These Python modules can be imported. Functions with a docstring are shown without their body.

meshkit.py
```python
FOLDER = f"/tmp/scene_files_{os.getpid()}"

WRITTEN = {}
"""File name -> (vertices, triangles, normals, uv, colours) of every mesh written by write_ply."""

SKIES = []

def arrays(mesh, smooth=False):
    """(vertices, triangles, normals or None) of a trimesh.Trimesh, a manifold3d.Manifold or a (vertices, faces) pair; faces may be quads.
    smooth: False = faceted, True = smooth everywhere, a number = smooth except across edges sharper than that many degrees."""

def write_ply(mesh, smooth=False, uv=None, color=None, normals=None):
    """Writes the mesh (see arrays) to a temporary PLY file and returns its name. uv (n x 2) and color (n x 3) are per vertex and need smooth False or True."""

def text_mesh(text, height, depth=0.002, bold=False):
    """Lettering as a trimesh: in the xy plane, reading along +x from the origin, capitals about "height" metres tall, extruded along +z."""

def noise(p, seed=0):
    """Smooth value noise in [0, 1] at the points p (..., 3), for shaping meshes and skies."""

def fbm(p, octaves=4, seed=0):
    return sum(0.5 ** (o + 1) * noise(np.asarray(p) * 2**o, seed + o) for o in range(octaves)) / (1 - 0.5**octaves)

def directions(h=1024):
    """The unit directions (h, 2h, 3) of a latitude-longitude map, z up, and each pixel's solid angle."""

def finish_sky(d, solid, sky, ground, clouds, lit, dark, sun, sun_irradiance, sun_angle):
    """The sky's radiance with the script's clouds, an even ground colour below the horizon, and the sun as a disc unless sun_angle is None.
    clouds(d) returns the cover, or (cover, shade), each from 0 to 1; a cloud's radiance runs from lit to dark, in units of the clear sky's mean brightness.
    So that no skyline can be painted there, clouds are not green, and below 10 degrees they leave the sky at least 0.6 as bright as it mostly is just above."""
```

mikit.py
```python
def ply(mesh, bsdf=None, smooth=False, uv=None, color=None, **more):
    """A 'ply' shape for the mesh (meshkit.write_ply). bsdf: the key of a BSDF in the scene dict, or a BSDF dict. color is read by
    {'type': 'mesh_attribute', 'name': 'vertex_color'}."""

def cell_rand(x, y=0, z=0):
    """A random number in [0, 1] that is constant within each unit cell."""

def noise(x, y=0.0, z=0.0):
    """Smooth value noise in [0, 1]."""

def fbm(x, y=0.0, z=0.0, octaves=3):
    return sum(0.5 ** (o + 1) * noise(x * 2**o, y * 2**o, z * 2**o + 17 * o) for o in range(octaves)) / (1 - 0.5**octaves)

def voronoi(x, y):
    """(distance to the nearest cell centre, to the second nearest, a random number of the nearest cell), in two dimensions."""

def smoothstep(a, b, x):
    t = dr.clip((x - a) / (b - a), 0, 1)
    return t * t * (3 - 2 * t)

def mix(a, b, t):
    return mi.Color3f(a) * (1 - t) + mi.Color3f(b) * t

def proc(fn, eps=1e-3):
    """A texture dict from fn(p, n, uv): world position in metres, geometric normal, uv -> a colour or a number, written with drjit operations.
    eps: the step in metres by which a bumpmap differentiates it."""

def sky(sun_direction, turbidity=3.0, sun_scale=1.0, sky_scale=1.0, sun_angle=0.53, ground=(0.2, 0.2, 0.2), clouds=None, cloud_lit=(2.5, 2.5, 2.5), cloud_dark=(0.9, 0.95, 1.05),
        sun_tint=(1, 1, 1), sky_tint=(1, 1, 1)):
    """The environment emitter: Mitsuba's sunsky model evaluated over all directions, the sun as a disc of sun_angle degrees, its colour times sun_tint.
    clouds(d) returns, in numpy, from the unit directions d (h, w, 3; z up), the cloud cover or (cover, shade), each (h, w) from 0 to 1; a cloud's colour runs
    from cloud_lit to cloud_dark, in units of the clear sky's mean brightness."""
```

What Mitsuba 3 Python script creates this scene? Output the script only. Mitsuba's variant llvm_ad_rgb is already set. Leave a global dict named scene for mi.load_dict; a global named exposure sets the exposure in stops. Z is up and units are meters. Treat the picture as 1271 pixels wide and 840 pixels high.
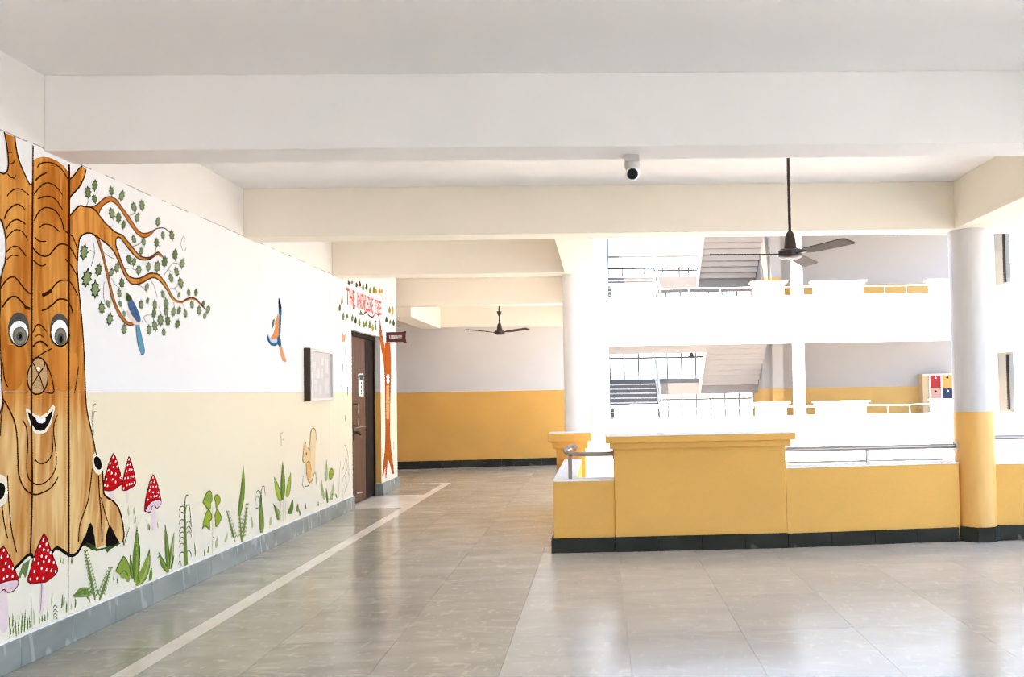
import math, random
import numpy as np, trimesh, shapely, shapely.geometry as sg
import drjit as dr, mitsuba as mi, mikit, meshkit
from mikit import noise, fbm, voronoi, cell_rand, smoothstep, mix

T = mi.ScalarTransform4f
scene, labels = {}, {}

# ------------------------------------------------------------------ camera, sky, exposure
exposure = 3.98
F = [0.032680895658908256, 0.9990595222266806, 0.02849614196918761]
UP = [0.017457625650802146, -0.029077625727971502, 0.9994246960069879]
EYE = [0.0, 0.0, 1.4]
scene['camera'] = {
    'type': 'perspective', 'fov_axis': 'x', 'fov': math.degrees(2 * math.atan(1271 / 2 / 1000.0)),
    'principal_point_offset_x': -(777.6 - 635.5) / 1271, 'principal_point_offset_y': -(457.0 - 420) / 840,
    'near_clip': 0.05, 'far_clip': 500.0,
    'to_world': T().look_at(origin=EYE, target=[EYE[i] + F[i] for i in range(3)], up=UP)}
scene['sky'] = mikit.sky((-0.12, -0.45, 1.2), turbidity=4.0, sun_scale=0.8, sky_scale=1.0, ground=(0.55, 0.53, 0.5))

# ------------------------------------------------------------------ materials
def rgb(r, g, b):
    f = lambda c: (c / 255 / 12.92) if c / 255 <= 0.04045 else ((c / 255 + 0.055) / 1.055) ** 2.4
    return [f(r), f(g), f(b)]

def diffuse(name, col):
    scene[name] = {'type': 'twosided', 'bsdf': {'type': 'diffuse', 'reflectance': {'type': 'rgb', 'value': list(col)} if not isinstance(col, dict) else col}}

def plastic(name, col, rough=0.3, spec=0.5, metallic=0.0):
    scene[name] = {'type': 'twosided', 'bsdf': {'type': 'principled', 'base_color': {'type': 'rgb', 'value': list(col)} if not isinstance(col, dict) else col, 'roughness': rough, 'specular': spec, 'metallic': metallic}}

C3 = mi.Color3f
WHITE, CREAM, YELLOW = (0.84, 0.82, 0.79), (0.84, 0.74, 0.54), (0.76, 0.42, 0.112)

def f_paint(p, n, uv):
    m = fbm(p.x * 1.3, p.y * 1.3, p.z * 1.3)
    return C3(0.90, 0.885, 0.86) * (0.95 + 0.07 * m)
def f_mural(p, n, uv):
    m = fbm(p.y * 1.7, p.z * 1.7, p.x)
    up = C3(0.86, 0.85, 0.83) * (0.97 + 0.04 * m)
    low = mix(C3(0.83, 0.73, 0.53), C3(0.81, 0.745, 0.605), smoothstep(0.85, 0.25, p.z + 0.35 * (m - 0.5)))
    c = dr.select(p.z > 1.452, up, low)
    top = C3(0.83, 0.80, 0.75) * (0.96 + 0.05 * m)
    c = dr.select(p.z > 2.827, top, c)
    crack = (dr.abs(p.z - 2.827 + 0.006 * (noise(p.y * 9) - 0.5)) < 0.0035) & (noise(p.y * 14, 3.0) > 0.38)
    return dr.select(crack, C3(0.45, 0.42, 0.38), c)
def f_dado(p, n, uv):
    m = fbm(p.x * 2.0, p.y * 2.0, p.z * 2.0)
    fine = noise(p.x * 60, p.y * 60, p.z * 60)
    up = C3(0.66, 0.63, 0.60) * (0.95 + 0.06 * m)
    low = C3(*YELLOW) * (0.85 + 0.13 * m + 0.04 * fine)
    return dr.select(p.z > 1.45, up, low)
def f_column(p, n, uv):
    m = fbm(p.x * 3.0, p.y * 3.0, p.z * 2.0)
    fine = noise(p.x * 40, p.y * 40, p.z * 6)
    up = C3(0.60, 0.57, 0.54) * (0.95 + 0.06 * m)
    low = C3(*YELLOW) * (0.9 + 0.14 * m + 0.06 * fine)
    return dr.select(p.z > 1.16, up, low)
def f_yellow(p, n, uv):
    m = fbm(p.x * 2.3, p.y * 2.3, p.z * 2.3)
    fine = noise(p.x * 90, p.y * 90, p.z * 90)
    return C3(*YELLOW) * (0.92 + 0.12 * m + 0.05 * fine)
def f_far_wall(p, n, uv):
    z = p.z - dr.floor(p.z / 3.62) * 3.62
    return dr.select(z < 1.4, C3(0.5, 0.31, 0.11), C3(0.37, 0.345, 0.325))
def f_marble(p, n, uv):
    tx, ty = dr.floor((p.x + 1.85) / 0.66), dr.floor((p.y - 4.69) / 0.82)
    tone = cell_rand(tx, ty, 5.0)
    warp = fbm(p.x * 1.6, p.y * 1.6, 2.0)
    vein = fbm(p.x * 3.0 + 3 * warp, p.y * 9.0 + 2 * warp, tone * 40)
    cloud = fbm(p.x * 1.1 + tone * 9, p.y * 1.1, 7.0)
    a = 6.283 * cell_rand(tx, ty, 8.0)
    scr = noise(p.x * 9 + p.y * 30, p.y * 14 - p.x * 4, 1.0)
    scr2 = noise(p.x * 34 - p.y * 8, p.y * 22 + p.x * 9, 4.0)
    light = smoothstep(0.78, 0.9, scr) * 0.35 + smoothstep(0.8, 0.92, scr2) * 0.45
    base = mix(C3(0.185, 0.18, 0.138), C3(0.41, 0.40, 0.345), dr.clip(0.15 + 0.75 * vein + 0.45 * (cloud - 0.5) + 0.22 * (tone - 0.5), 0, 1))
    hall_sheen = (p.x > -0.53) & (p.y < 7.4)
    base = dr.select(hall_sheen, mix(base, C3(0.64, 0.65, 0.645), 0.42), base)  # paler grey painted in for courtyard light reflected on these slabs
    return mix(base, C3(0.74, 0.72, 0.67), dr.clip(light * 0.32, 0, 1))
def f_marble_bump(p, n, uv):
    return fbm(p.x * 2.2, p.y * 2.2, 0.0) * 1.0 + 0.12 * noise(p.x * 24, p.y * 24)
def f_stripe(p, n, uv):
    v = fbm(p.x * 6, p.y * 5, 1.0)
    return mix(C3(0.58, 0.55, 0.49), C3(0.74, 0.71, 0.65), v)
def f_skirt(p, n, uv):
    v = fbm(p.y * 4, p.z * 9, p.x * 4)
    s = smoothstep(0.74, 0.9, noise(p.y * 26 + p.z * 5, p.z * 7))
    return mix(mix(C3(0.13, 0.15, 0.135), C3(0.29, 0.31, 0.28), v), C3(0.5, 0.5, 0.47), 0.4 * s)
def f_black_skirt(p, n, uv):
    v = fbm(p.x * 5, p.z * 9, p.y * 5)
    s = smoothstep(0.82, 0.9, noise(p.x * 16 + p.z * 3, p.z * 7, p.y * 5))
    return mix(mix(C3(0.022, 0.022, 0.017), C3(0.052, 0.052, 0.042), v), C3(0.22, 0.2, 0.17), 0.4 * s)
def f_door(p, n, uv):
    g = fbm(p.y * 30, p.z * 1.6, 3.0)
    return mix(C3(0.06, 0.022, 0.009), C3(0.11, 0.044, 0.02), g)
def f_bark(p, n, uv):
    w = noise(p.z * 2.0, p.y * 3.0)
    s = fbm(p.y * 17 + 1.6 * w, p.z * 1.8, 4.0)
    k = noise(p.y * 64 + 5 * w, p.z * 5, 2.0)
    b = fbm(p.y * 3.2, p.z * 2.4, 9.0)
    t = dr.clip(0.5 + 1.5 * (s - 0.5) + 0.65 * (k - 0.5) + 0.9 * (b - 0.5), 0, 1)
    hi = mix(C3(0.44, 0.135, 0.018), C3(0.74, 0.345, 0.08), t)
    lo = mix(C3(0.49, 0.20, 0.042), C3(0.76, 0.505, 0.215), t)
    return mix(lo, hi, smoothstep(1.2, 1.5, p.z))

diffuse('mat_paint', mikit.proc(f_paint))
def f_beam(p, n, uv):
    m = fbm(p.x * 1.3, p.y * 1.3, p.z * 1.3)
    return C3(0.88, 0.81, 0.69) * (0.95 + 0.07 * m)
diffuse('mat_beam', mikit.proc(f_beam))
diffuse('mat_mural', mikit.proc(f_mural))
diffuse('mat_dado', mikit.proc(f_dado))
diffuse('mat_yellow', mikit.proc(f_yellow))
diffuse('mat_far_wall', mikit.proc(f_far_wall))
plastic('mat_column', mikit.proc(f_column), 0.35, 0.4)
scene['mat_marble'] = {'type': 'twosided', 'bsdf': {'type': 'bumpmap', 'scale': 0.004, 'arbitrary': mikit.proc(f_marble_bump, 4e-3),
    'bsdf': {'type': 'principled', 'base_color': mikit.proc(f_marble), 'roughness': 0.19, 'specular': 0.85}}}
plastic('mat_stripe', mikit.proc(f_stripe), 0.16, 0.5)
plastic('mat_skirt', mikit.proc(f_skirt), 0.3, 0.4)
diffuse('mat_black_skirt', mikit.proc(f_black_skirt))
plastic('mat_door', mikit.proc(f_door), 0.4, 0.25)
plastic('mat_dark_wood', (0.012, 0.005, 0.003), 0.55, 0.1)
plastic('mat_fan', (0.028, 0.014, 0.011), 0.3, 0.5)
plastic('mat_blade', (0.055, 0.033, 0.024), 0.6, 0.25)
plastic('mat_steel', (0.40, 0.35, 0.30), 0.32, 0.5, 1.0)
plastic('mat_dark_metal', (0.05, 0.035, 0.025), 0.3, 0.5, 0.6)
plastic('mat_grey_plastic', (0.55, 0.52, 0.49), 0.35)
plastic('mat_white_plastic', (0.82, 0.82, 0.81), 0.25)
plastic('mat_black_gloss', (0.006, 0.006, 0.007), 0.08)
plastic('mat_maroon', (0.075, 0.01, 0.014), 0.35)
plastic('mat_board_frame', (0.62, 0.6, 0.57), 0.3)
plastic('mat_board', (0.54, 0.505, 0.49), 0.15)
diffuse('mat_paper', (0.66, 0.63, 0.61))
diffuse('mat_white', (0.82, 0.81, 0.79))
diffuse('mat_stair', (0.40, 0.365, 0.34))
diffuse('mat_step', (0.26, 0.24, 0.23))
diffuse('mat_concrete', (0.74, 0.72, 0.69))
diffuse('mat_grey_sill', (0.3, 0.31, 0.32))
diffuse('mat_cream_sash', (0.26, 0.235, 0.19))
plastic('mat_grey_glass', (0.2, 0.21, 0.2), 0.1)
diffuse('mat_bark', mikit.proc(f_bark))
def f_cheek(p, n, uv):
    s = fbm(p.y * 17, p.z * 1.8, 4.0); b = fbm(p.y * 5, p.z * 3, 2.0)
    return mix(C3(0.40, 0.11, 0.012), C3(0.66, 0.26, 0.05), dr.clip(0.5 + 1.5 * (s - 0.5) + 0.8 * (b - 0.5), 0, 1))
diffuse('mat_cheek', mikit.proc(f_cheek))
diffuse('mat_print', {'type': 'mesh_attribute', 'name': 'vertex_color'})
scene['mat_glass'] = {'type': 'thindielectric', 'int_ior': 1.5}
for nm, c in {'red': (0.3, 0.006, 0.008), 'amber': (0.45, 0.25, 0.06), 'pink': (0.46, 0.25, 0.19), 'navy': (0.006, 0.013, 0.045), 'ply': (0.46, 0.33, 0.18)}.items():
    plastic('mat_locker_' + nm, c, 0.4, 0.3)

# ------------------------------------------------------------------ helpers
used = set()
def fresh(key):
    if key not in used:
        used.add(key); return key
    k = 1
    while '%s_%03d' % (key, k) in used: k += 1
    key = '%s_%03d' % (key, k); used.add(key); return key
def say(key, label=None, cat=None, kind=None, group=None):
    d = {k: v for k, v in (('label', label), ('category', cat), ('kind', kind), ('group', group)) if v}
    if d: labels[key] = d
def thing(name, label, cat, group=None, kind=None):
    key = fresh(name); say(key, label, cat, kind, group); return key
def obj(name, mesh, mat, parent=None, label=None, cat=None, kind=None, group=None, smooth=False, **kw):
    key = fresh((parent + '__' if parent else '') + name)
    scene[key] = mikit.ply(mesh, mat, smooth, **kw)
    say(key, label, cat, kind, group); return key
def box(x0, x1, y0, y1, z0, z1, c=0.0):
    if c <= 0:
        b = trimesh.creation.box(extents=(x1 - x0, y1 - y0, z1 - z0)); b.apply_translation(((x0 + x1) / 2, (y0 + y1) / 2, (z0 + z1) / 2)); return b
    pts = []
    for sx in (0, 1):
        for sy in (0, 1):
            for sz in (0, 1):
                X, Y, Z = (x0, x1)[sx], (y0, y1)[sy], (z0, z1)[sz]
                dx, dy, dz = (c, -c)[sx], (c, -c)[sy], (c, -c)[sz]
                pts += [(X, Y + dy, Z + dz), (X + dx, Y, Z + dz), (X + dx, Y + dy, Z)]
    return trimesh.convex.convex_hull(np.array(pts))
def cat_(ms): return trimesh.util.concatenate(ms)
def extrude(poly, axis, a, b):
    """shapely polygon extruded along x (poly in y,z), y (poly in x,z) or z (poly in x,y)"""
    m = trimesh.creation.extrude_polygon(poly, b - a, engine='earcut')
    v = m.vertices.copy()
    if axis == 'x': m.vertices = np.stack([v[:, 2] + a, v[:, 0], v[:, 1]], 1)
    elif axis == 'y': m.vertices = np.stack([v[:, 0], v[:, 2] + a, v[:, 1]], 1); m.invert()
    else: m.vertices = v + [0, 0, a]
    return m
def tube(pts, r, n=12):
    pts = np.array(pts, float); rings = []
    t = np.gradient(pts, axis=0); t /= np.linalg.norm(t, axis=1, keepdims=True)
    ref = np.array([0, 0, 1.0]) if abs(t[0, 2]) < 0.9 else np.array([1.0, 0, 0])
    for p, d in zip(pts, t):
        u = np.cross(d, ref); u /= np.linalg.norm(u); w = np.cross(u, d)
        a = np.arange(n) * 2 * np.pi / n
        rings.append(p + r * (np.cos(a)[:, None] * u + np.sin(a)[:, None] * w))
    v = np.vstack(rings + [pts[:1], pts[-1:]]); f = []; m = len(pts)
    for i in range(m - 1):
        for j in range(n):
            a, b = i * n + j, i * n + (j + 1) % n
            f += [(a, b, b + n), (a, b + n, a + n)]
    for j in range(n):
        f += [(m * n, (j + 1) % n, j), (m * n + 1, (m - 1) * n + j, (m - 1) * n + (j + 1) % n)]
    mesh = trimesh.Trimesh(v, f, process=False); mesh.fix_normals(); return mesh
def lathe(profile, x, y, z=0.0, n=36):
    m = trimesh.creation.revolve(np.array(profile, float), sections=n); m.apply_translation((x, y, z)); return m
def spline(pts, closed, k=5):
    p = np.array(pts, float).reshape(-1, 2); n = len(p)
    if n < 3: return p
    out = []
    for i in range(n if closed else n - 1):
        g = (lambda j: p[j % n]) if closed else (lambda j: p[min(max(j, 0), n - 1)])
        a, b, c, d = g(i - 1), g(i), g(i + 1), g(i + 2)
        for t in np.arange(k) / k:
            out.append(0.5 * (2 * b + (c - a) * t + (2 * a - 5 * b + 4 * c - d) * t * t + (3 * b - a - 3 * c + d) * t ** 3))
    if not closed: out.append(p[-1])
    return np.array(out)

# ------------------------------------------------------------------ setting
WX, ZB, ZC = -3.112, 2.813, 3.245
DY0, DY1, DZ = 10.2, 11.53, 2.24
wl = sg.Polygon([(-7, 0), (DY0, 0), (DY0, DZ), (DY1, DZ), (DY1, 0), (12.42, 0), (12.42, ZC), (-7, ZC)])
WALL = obj('wall_left', extrude(wl, 'x', WX - 0.23, WX), 'mat_mural', label='long left wall, white above and cream below, covered with a painted forest mural', kind='structure')
obj('wall_left_return', box(-8, WX - 0.23, 12.19, 12.42, 0, ZC), 'mat_dado', label='wall end returning to the left behind the door', kind='structure')
obj('reveal', cat_([box(WX - 0.2, WX - 0.001, DY1 - 0.004, DY1 + 0.0, 0.17, DZ)]), 'mat_dado', WALL, 'yellow and white painted side of the door recess')
bw = sg.Polygon([(-8, 15.25), (-0.42, 15.72), (-0.42, 15.95), (-8, 15.95)])
obj('wall_back', extrude(bw, 'z', 0, ZC), 'mat_dado', label='back wall of the corridor, pale grey above a mustard yellow dado', kind='structure')
obj('wall_back_side', box(-0.62, -0.42, 15.96, 17.4, 0, ZC), 'mat_dado', label='short side wall behind the far round column', kind='structure')
obj('wall_rear_blocker', box(WX, 2.2, -7.2, -7.0, 0, ZC), 'mat_dado', label='unseen wall added behind the viewpoint to cut rear light', kind='structure')  # added out of view to hold back light from the rear opening
obj('wall_far_left', box(-8.2, -8, 12.2, 16, 0, ZC), 'mat_dado', label='end wall of the side passage', kind='structure')
CEIL = obj('ceiling', cat_([box(WX - 0.23, 5.6, -7.0, 7.40, ZC, ZC + 0.16), box(-8.2, -0.05, 7.40, 17.4, ZC, ZC + 0.16)]), 'mat_paint', label='off-white plaster ceiling', kind='structure')
def beam(name, mesh, label): return obj(name, mesh, 'mat_paint' if 'nearest' in label else 'mat_beam', label=label, cat='beam', kind='structure')
beam('ceiling_beam', box(WX, 5.6, 4.608, 4.873, ZB, ZC, 0.004), 'nearest ceiling beam, grey white, crossing the whole photo')
beam('ceiling_beam', box(WX, 5.6, 7.146, 7.40, ZB, ZC, 0.004), 'second ceiling beam, resting on the near round column')
beam('ceiling_beam', box(WX, -0.40, 9.485, 9.74, ZB, ZC, 0.004), 'third ceiling beam, ending at the far round column')
beam('ceiling_beam', box(-8, -0.40, 12.80, 13.05, ZB, ZC, 0.004), 'fourth ceiling beam, beyond the brown door')
b5 = sg.Polygon([(-8, 15.17), (-0.42, 15.62), (-0.42, 15.72), (-8, 15.26)])
beam('ceiling_beam', extrude(b5, 'z', 2.69, ZC), 'last ceiling beam, flat against the back wall')
beam('ceiling_beam', box(-3.38, -3.03, 13.05, 15.45, 2.66, ZC, 0.004), 'lengthwise beam beyond the library sign')
beam('ceiling_beam', box(3.225, 3.62, -7.0, 7.146, ZB, ZC, 0.004), 'lengthwise beam running from the near column out of the right edge')
beam('ceiling_beam', box(-0.40, -0.045, 7.40, 17.4, ZB, ZC, 0.004), 'lengthwise beam above the far column along the open courtyard')

# floor: a bed with single slabs laid on it
FLOOR = obj('floor', cat_([box(WX - 0.23, 12, -8, 7.3, -0.35, -0.008), box(-8, -0.23, 7.3, 17.4, -0.35, -0.008)]), 'mat_stripe', label='polished grey beige marble floor with large slabs and a pale border line', kind='structure')
def floor_piece(name, x0, x1, y0, y1, mat, label=None):
    if x1 - x0 < 0.03 or y1 - y0 < 0.03: return
    g = 0.0009
    obj(name, box(x0 + g, x1 - g, y0 + g, y1 - g, -0.009, 0.0), mat, FLOOR, label)
SX0, SX1, SY1 = -2.515, -2.395, 12.93
ys = [4.69 + 0.82 * k for k in range(-4, 16)]
xs = [-1.85 + 0.66 * k for k in range(-1, 10)]
for j in range(len(ys) - 1):
    y0, y1 = ys[j], ys[j + 1]
    for i in range(len(xs) - 1):
        x0, x1 = max(xs[i], SX1), xs[i + 1]
        if y0 > 7.0 and x0 > -0.45: continue
        if y0 > 12.9: x0 = max(x0, SX1)
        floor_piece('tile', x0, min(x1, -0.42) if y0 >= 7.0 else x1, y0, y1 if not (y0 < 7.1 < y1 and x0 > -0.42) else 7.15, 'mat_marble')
    if y1 <= 10.2 + 0.3: floor_piece('tile', WX, SX0, y0, min(y1, 10.2), 'mat_marble')
floor_piece('tile', WX - 0.1, SX0, 10.32, 11.36, 'mat_stripe', 'pale slab in front of the brown door')
floor_piece('tile', WX, SX0, 11.48, 12.81, 'mat_marble')
floor_piece('tile', WX, SX1, SY1, 13.7, 'mat_marble'); floor_piece('tile', WX, SX1, 13.7, 15.4, 'mat_marble'); floor_piece('tile', -8, WX, 12.42, 15.2, 'mat_marble')
floor_piece('tile', xs[-1], 12, ys[0], 7.15, 'mat_marble'); floor_piece('tile', WX, 12, -8, ys[0], 'mat_marble'); floor_piece('tile', SX1, -0.42, ys[-1], 17.4, 'mat_marble')
yy = ys[0]
for y in [5.23, 6.43, 7.66, 8.9, 10.15, 11.45, 12.93]:
    floor_piece('border_strip', SX0, SX1, yy, y, 'mat_stripe'); yy = y
for y in (10.2, 11.36, 12.81): floor_piece('border_strip', WX, SX0, y, y + 0.12, 'mat_stripe')

# skirtings
SK = thing('baseboard_left', 'grey green stone skirting tiles along the foot of the left wall', None, kind='structure')
y = 3.16; rnd = random.Random(3)
while y < DY0 - 0.05:
    y1 = min(y + 0.415, DY0)
    obj('tile', box(WX, WX + 0.028, y + 0.0015, y1 - 0.0015, 0, 0.154, 0.003), 'mat_skirt', SK); y = y1
obj('tile', box(WX, WX + 0.028, -6, 3.158, 0, 0.154), 'mat_skirt', SK)
obj('tile', box(WX, WX + 0.028, DY1, 12.0, 0, 0.165, 0.003), 'mat_skirt', SK); obj('tile', box(WX, WX + 0.028, 12.003, 12.45, 0, 0.165, 0.003), 'mat_skirt', SK)
obj('tile', box(WX - 0.2, WX + 0.026, DY1 - 0.028, DY1 - 0.001, 0, 0.165, 0.003), 'mat_skirt', SK)
obj('coping', cat_([box(WX, WX + 0.012, 3.16, DY0, 0.154, 0.164)]), 'mat_paint', SK, 'thin plaster edge above the skirting')
SB = thing('baseboard_back', 'black stone skirting tiles along the foot of the back wall', None, kind='structure')
for k in range(20):
    x0 = -8 + k * 0.38; x1 = min(x0 + 0.378, -0.42)
    if x1 < -5 or x1 - x0 < 0.05: continue
    m = box(x0, x1, -0.02, 0.0, 0, 0.14, 0.003); m.apply_transform(trimesh.transformations.rotation_matrix(math.atan2(0.47, 7.58), (0, 0, 1), (x0, 0, 0))); m.apply_translation((0, 15.25 + (x0 + 8) * 0.062, 0)); obj('tile', m, 'mat_black_skirt', SB)

# door in the left wall
D = thing('door_1', 'dark brown double door with a steel pull handle, below the painted lettering', None, kind='structure')
DX = WX - 0.085
obj('leaf', box(DX - 0.04, DX, DY0 + 0.05, 11.06, 0.012, DZ - 0.06, 0.004), 'mat_door', D, 'brown leaf with the handle')
obj('leaf', box(DX - 0.04, DX - 0.004, 11.065, DY1 - 0.06, 0.012, DZ - 0.06, 0.004), 'mat_dark_wood', D, 'narrow very dark leaf')
obj('frame', cat_([box(DX - 0.11, DX + 0.015, DY0, DY0 + 0.05, 0, DZ), box(DX - 0.11, DX + 0.006, DY1 - 0.06, DY1 - 0.005, 0, DZ), box(DX - 0.11, DX + 0.015, DY0 + 0.05, DY1 - 0.06, DZ - 0.06, DZ)]), 'mat_dark_wood', D, 'dark brown door frame')
obj('backing', box(WX - 0.23, DX - 0.05, DY0, DY1, 0, DZ), 'mat_dark_wood', D)
hd = obj('pull_handle', tube([(DX, 10.56, 1.30), (DX + 0.05, 10.56, 1.30), (DX + 0.055, 10.56, 1.29), (DX + 0.055, 10.56, 1.03), (DX + 0.05, 10.56, 1.02), (DX, 10.56, 1.02)], 0.012), 'mat_steel', D, 'long steel pull handle', smooth=40)
obj('lock_plate', box(DX - 0.002, DX + 0.008, 10.52, 10.66, 0.83, 0.99, 0.003), 'mat_dark_metal', D, 'dark lock plate'); obj('knob', tube([(DX, 10.62, 0.93), (DX + 0.03, 10.62, 0.93), (DX + 0.06, 10.64, 0.9)], 0.018), 'mat_dark_metal', D, smooth=40)
obj('latch_bar', box(DX, DX + 0.012, 10.55, 11.05, 0.985, 0.997), 'mat_steel', D, 'thin horizontal bar across the leaf')
sp = obj('sign_plate', box(DX - 0.002, DX + 0.006, 10.76, 10.97, 1.40, 1.70, 0.002), 'mat_white_plastic', D, 'white plate with a black top')
obj('plate_head', box(DX + 0.004, DX + 0.009, 10.79, 10.94, 1.61, 1.685), 'mat_black_gloss', D)
obj('plate_marks', cat_([box(DX + 0.004, DX + 0.008, 10.845, 10.885, z, z + h) for z, h in ((1.56, 0.03), (1.50, 0.04), (1.46, 0.025), (1.425, 0.02))]), 'mat_black_gloss', D)
obj('door_stop', tube([(DX, 10.62, 0.14), (DX + 0.05, 10.72, 0.14)], 0.013), 'mat_steel', D, smooth=40)

# ------------------------------------------------------------------ columns
def column(x, y, r, label, base_h, mat='mat_column'):
    c = thing('round_column', label, 'column')
    obj('shaft', lathe([(0, 0.0), (r, 0.0), (r, ZB), (0, ZB)], x, y), mat, c, smooth=40)
    if base_h:
        a = np.arange(8) * math.pi / 4 + math.pi / 8
        for k in range(8):
            q = [(x + rr * math.cos(t), y + rr * math.sin(t)) for rr, t in ((r + 0.028, a[k] + 0.01), (r + 0.028, a[(k + 1) % 8] - 0.01), (r - 0.02, a[(k + 1) % 8]), (r - 0.02, a[k]))]
            obj('skirting_tile', extrude(sg.Polygon(q), 'z', 0, base_h), 'mat_black_skirt', c)
    return c
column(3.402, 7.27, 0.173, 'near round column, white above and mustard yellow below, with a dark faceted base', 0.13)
column(-0.285, 9.76, 0.155, 'round white column behind the small yellow pedestal', 0, 'mat_paint')
column(-0.13, 17.25, 0.16, 'distant round column seen past the right side of the white one', 0, 'mat_paint')

# ------------------------------------------------------------------ parapet
def parapet(poly, h, label, tiles, cope=0.012):
    p = thing('parapet_wall', label, 'parapet')
    obj('body', extrude(poly, 'z', 0, h - cope), 'mat_yellow', p)
    obj('coping', extrude(poly, 'z', h - cope, h), 'mat_paint', p, 'pale top edge')
    for (x0, y0), (x1, y1), hh in tiles:
        L = math.hypot(x1 - x0, y1 - y0); k = max(1, round(L / 0.44)); a = math.atan2(y1 - y0, x1 - x0)
        for i in range(k):
            m = box(L * i / k + 0.0015, L * (i + 1) / k - 0.0015, -0.022, 0.005, 0, hh, 0.002)
            m.apply_transform(trimesh.transformations.rotation_matrix(a, (0, 0, 1))); m.apply_translation((x0, y0, 0)); obj('skirting_tile', m, 'mat_black_skirt', p)
    return p
parapet(sg.Polygon([(-0.43, 7.10), (0.1075, 7.10), (0.1075, 7.30), (-0.23, 7.30), (-0.23, 9.345), (-0.43, 9.345)]), 0.632, 'low yellow parapet corner left of the large pedestal', [((-0.45, 7.10), (0.1055, 7.10), 0.125), ((-0.43, 9.34), (-0.43, 7.08), 0.125)])
parapet(sg.Polygon([(1.624, 7.087), (3.22, 7.20), (3.22, 7.37), (1.624, 7.28)]), 0.705, 'yellow parapet between the large pedestal and the near round column', [((1.626, 7.087), (3.20, 7.20), 0.122)])
parapet(sg.Polygon([(3.56, 7.20), (11.4, 7.20), (11.4, 7.37), (3.56, 7.37)]), 0.69, 'yellow parapet at the right edge beyond the near round column', [((3.57, 7.20), (6.2, 7.20), 0.13)])
PD = thing('balustrade_pedestal', 'large mustard yellow pedestal with a stepped cap in the middle of the parapet', 'pedestal')
obj('body', box(0.108, 1.622, 7.085, 7.38, 0, 0.90, 0.004), 'mat_yellow', PD)
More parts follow.
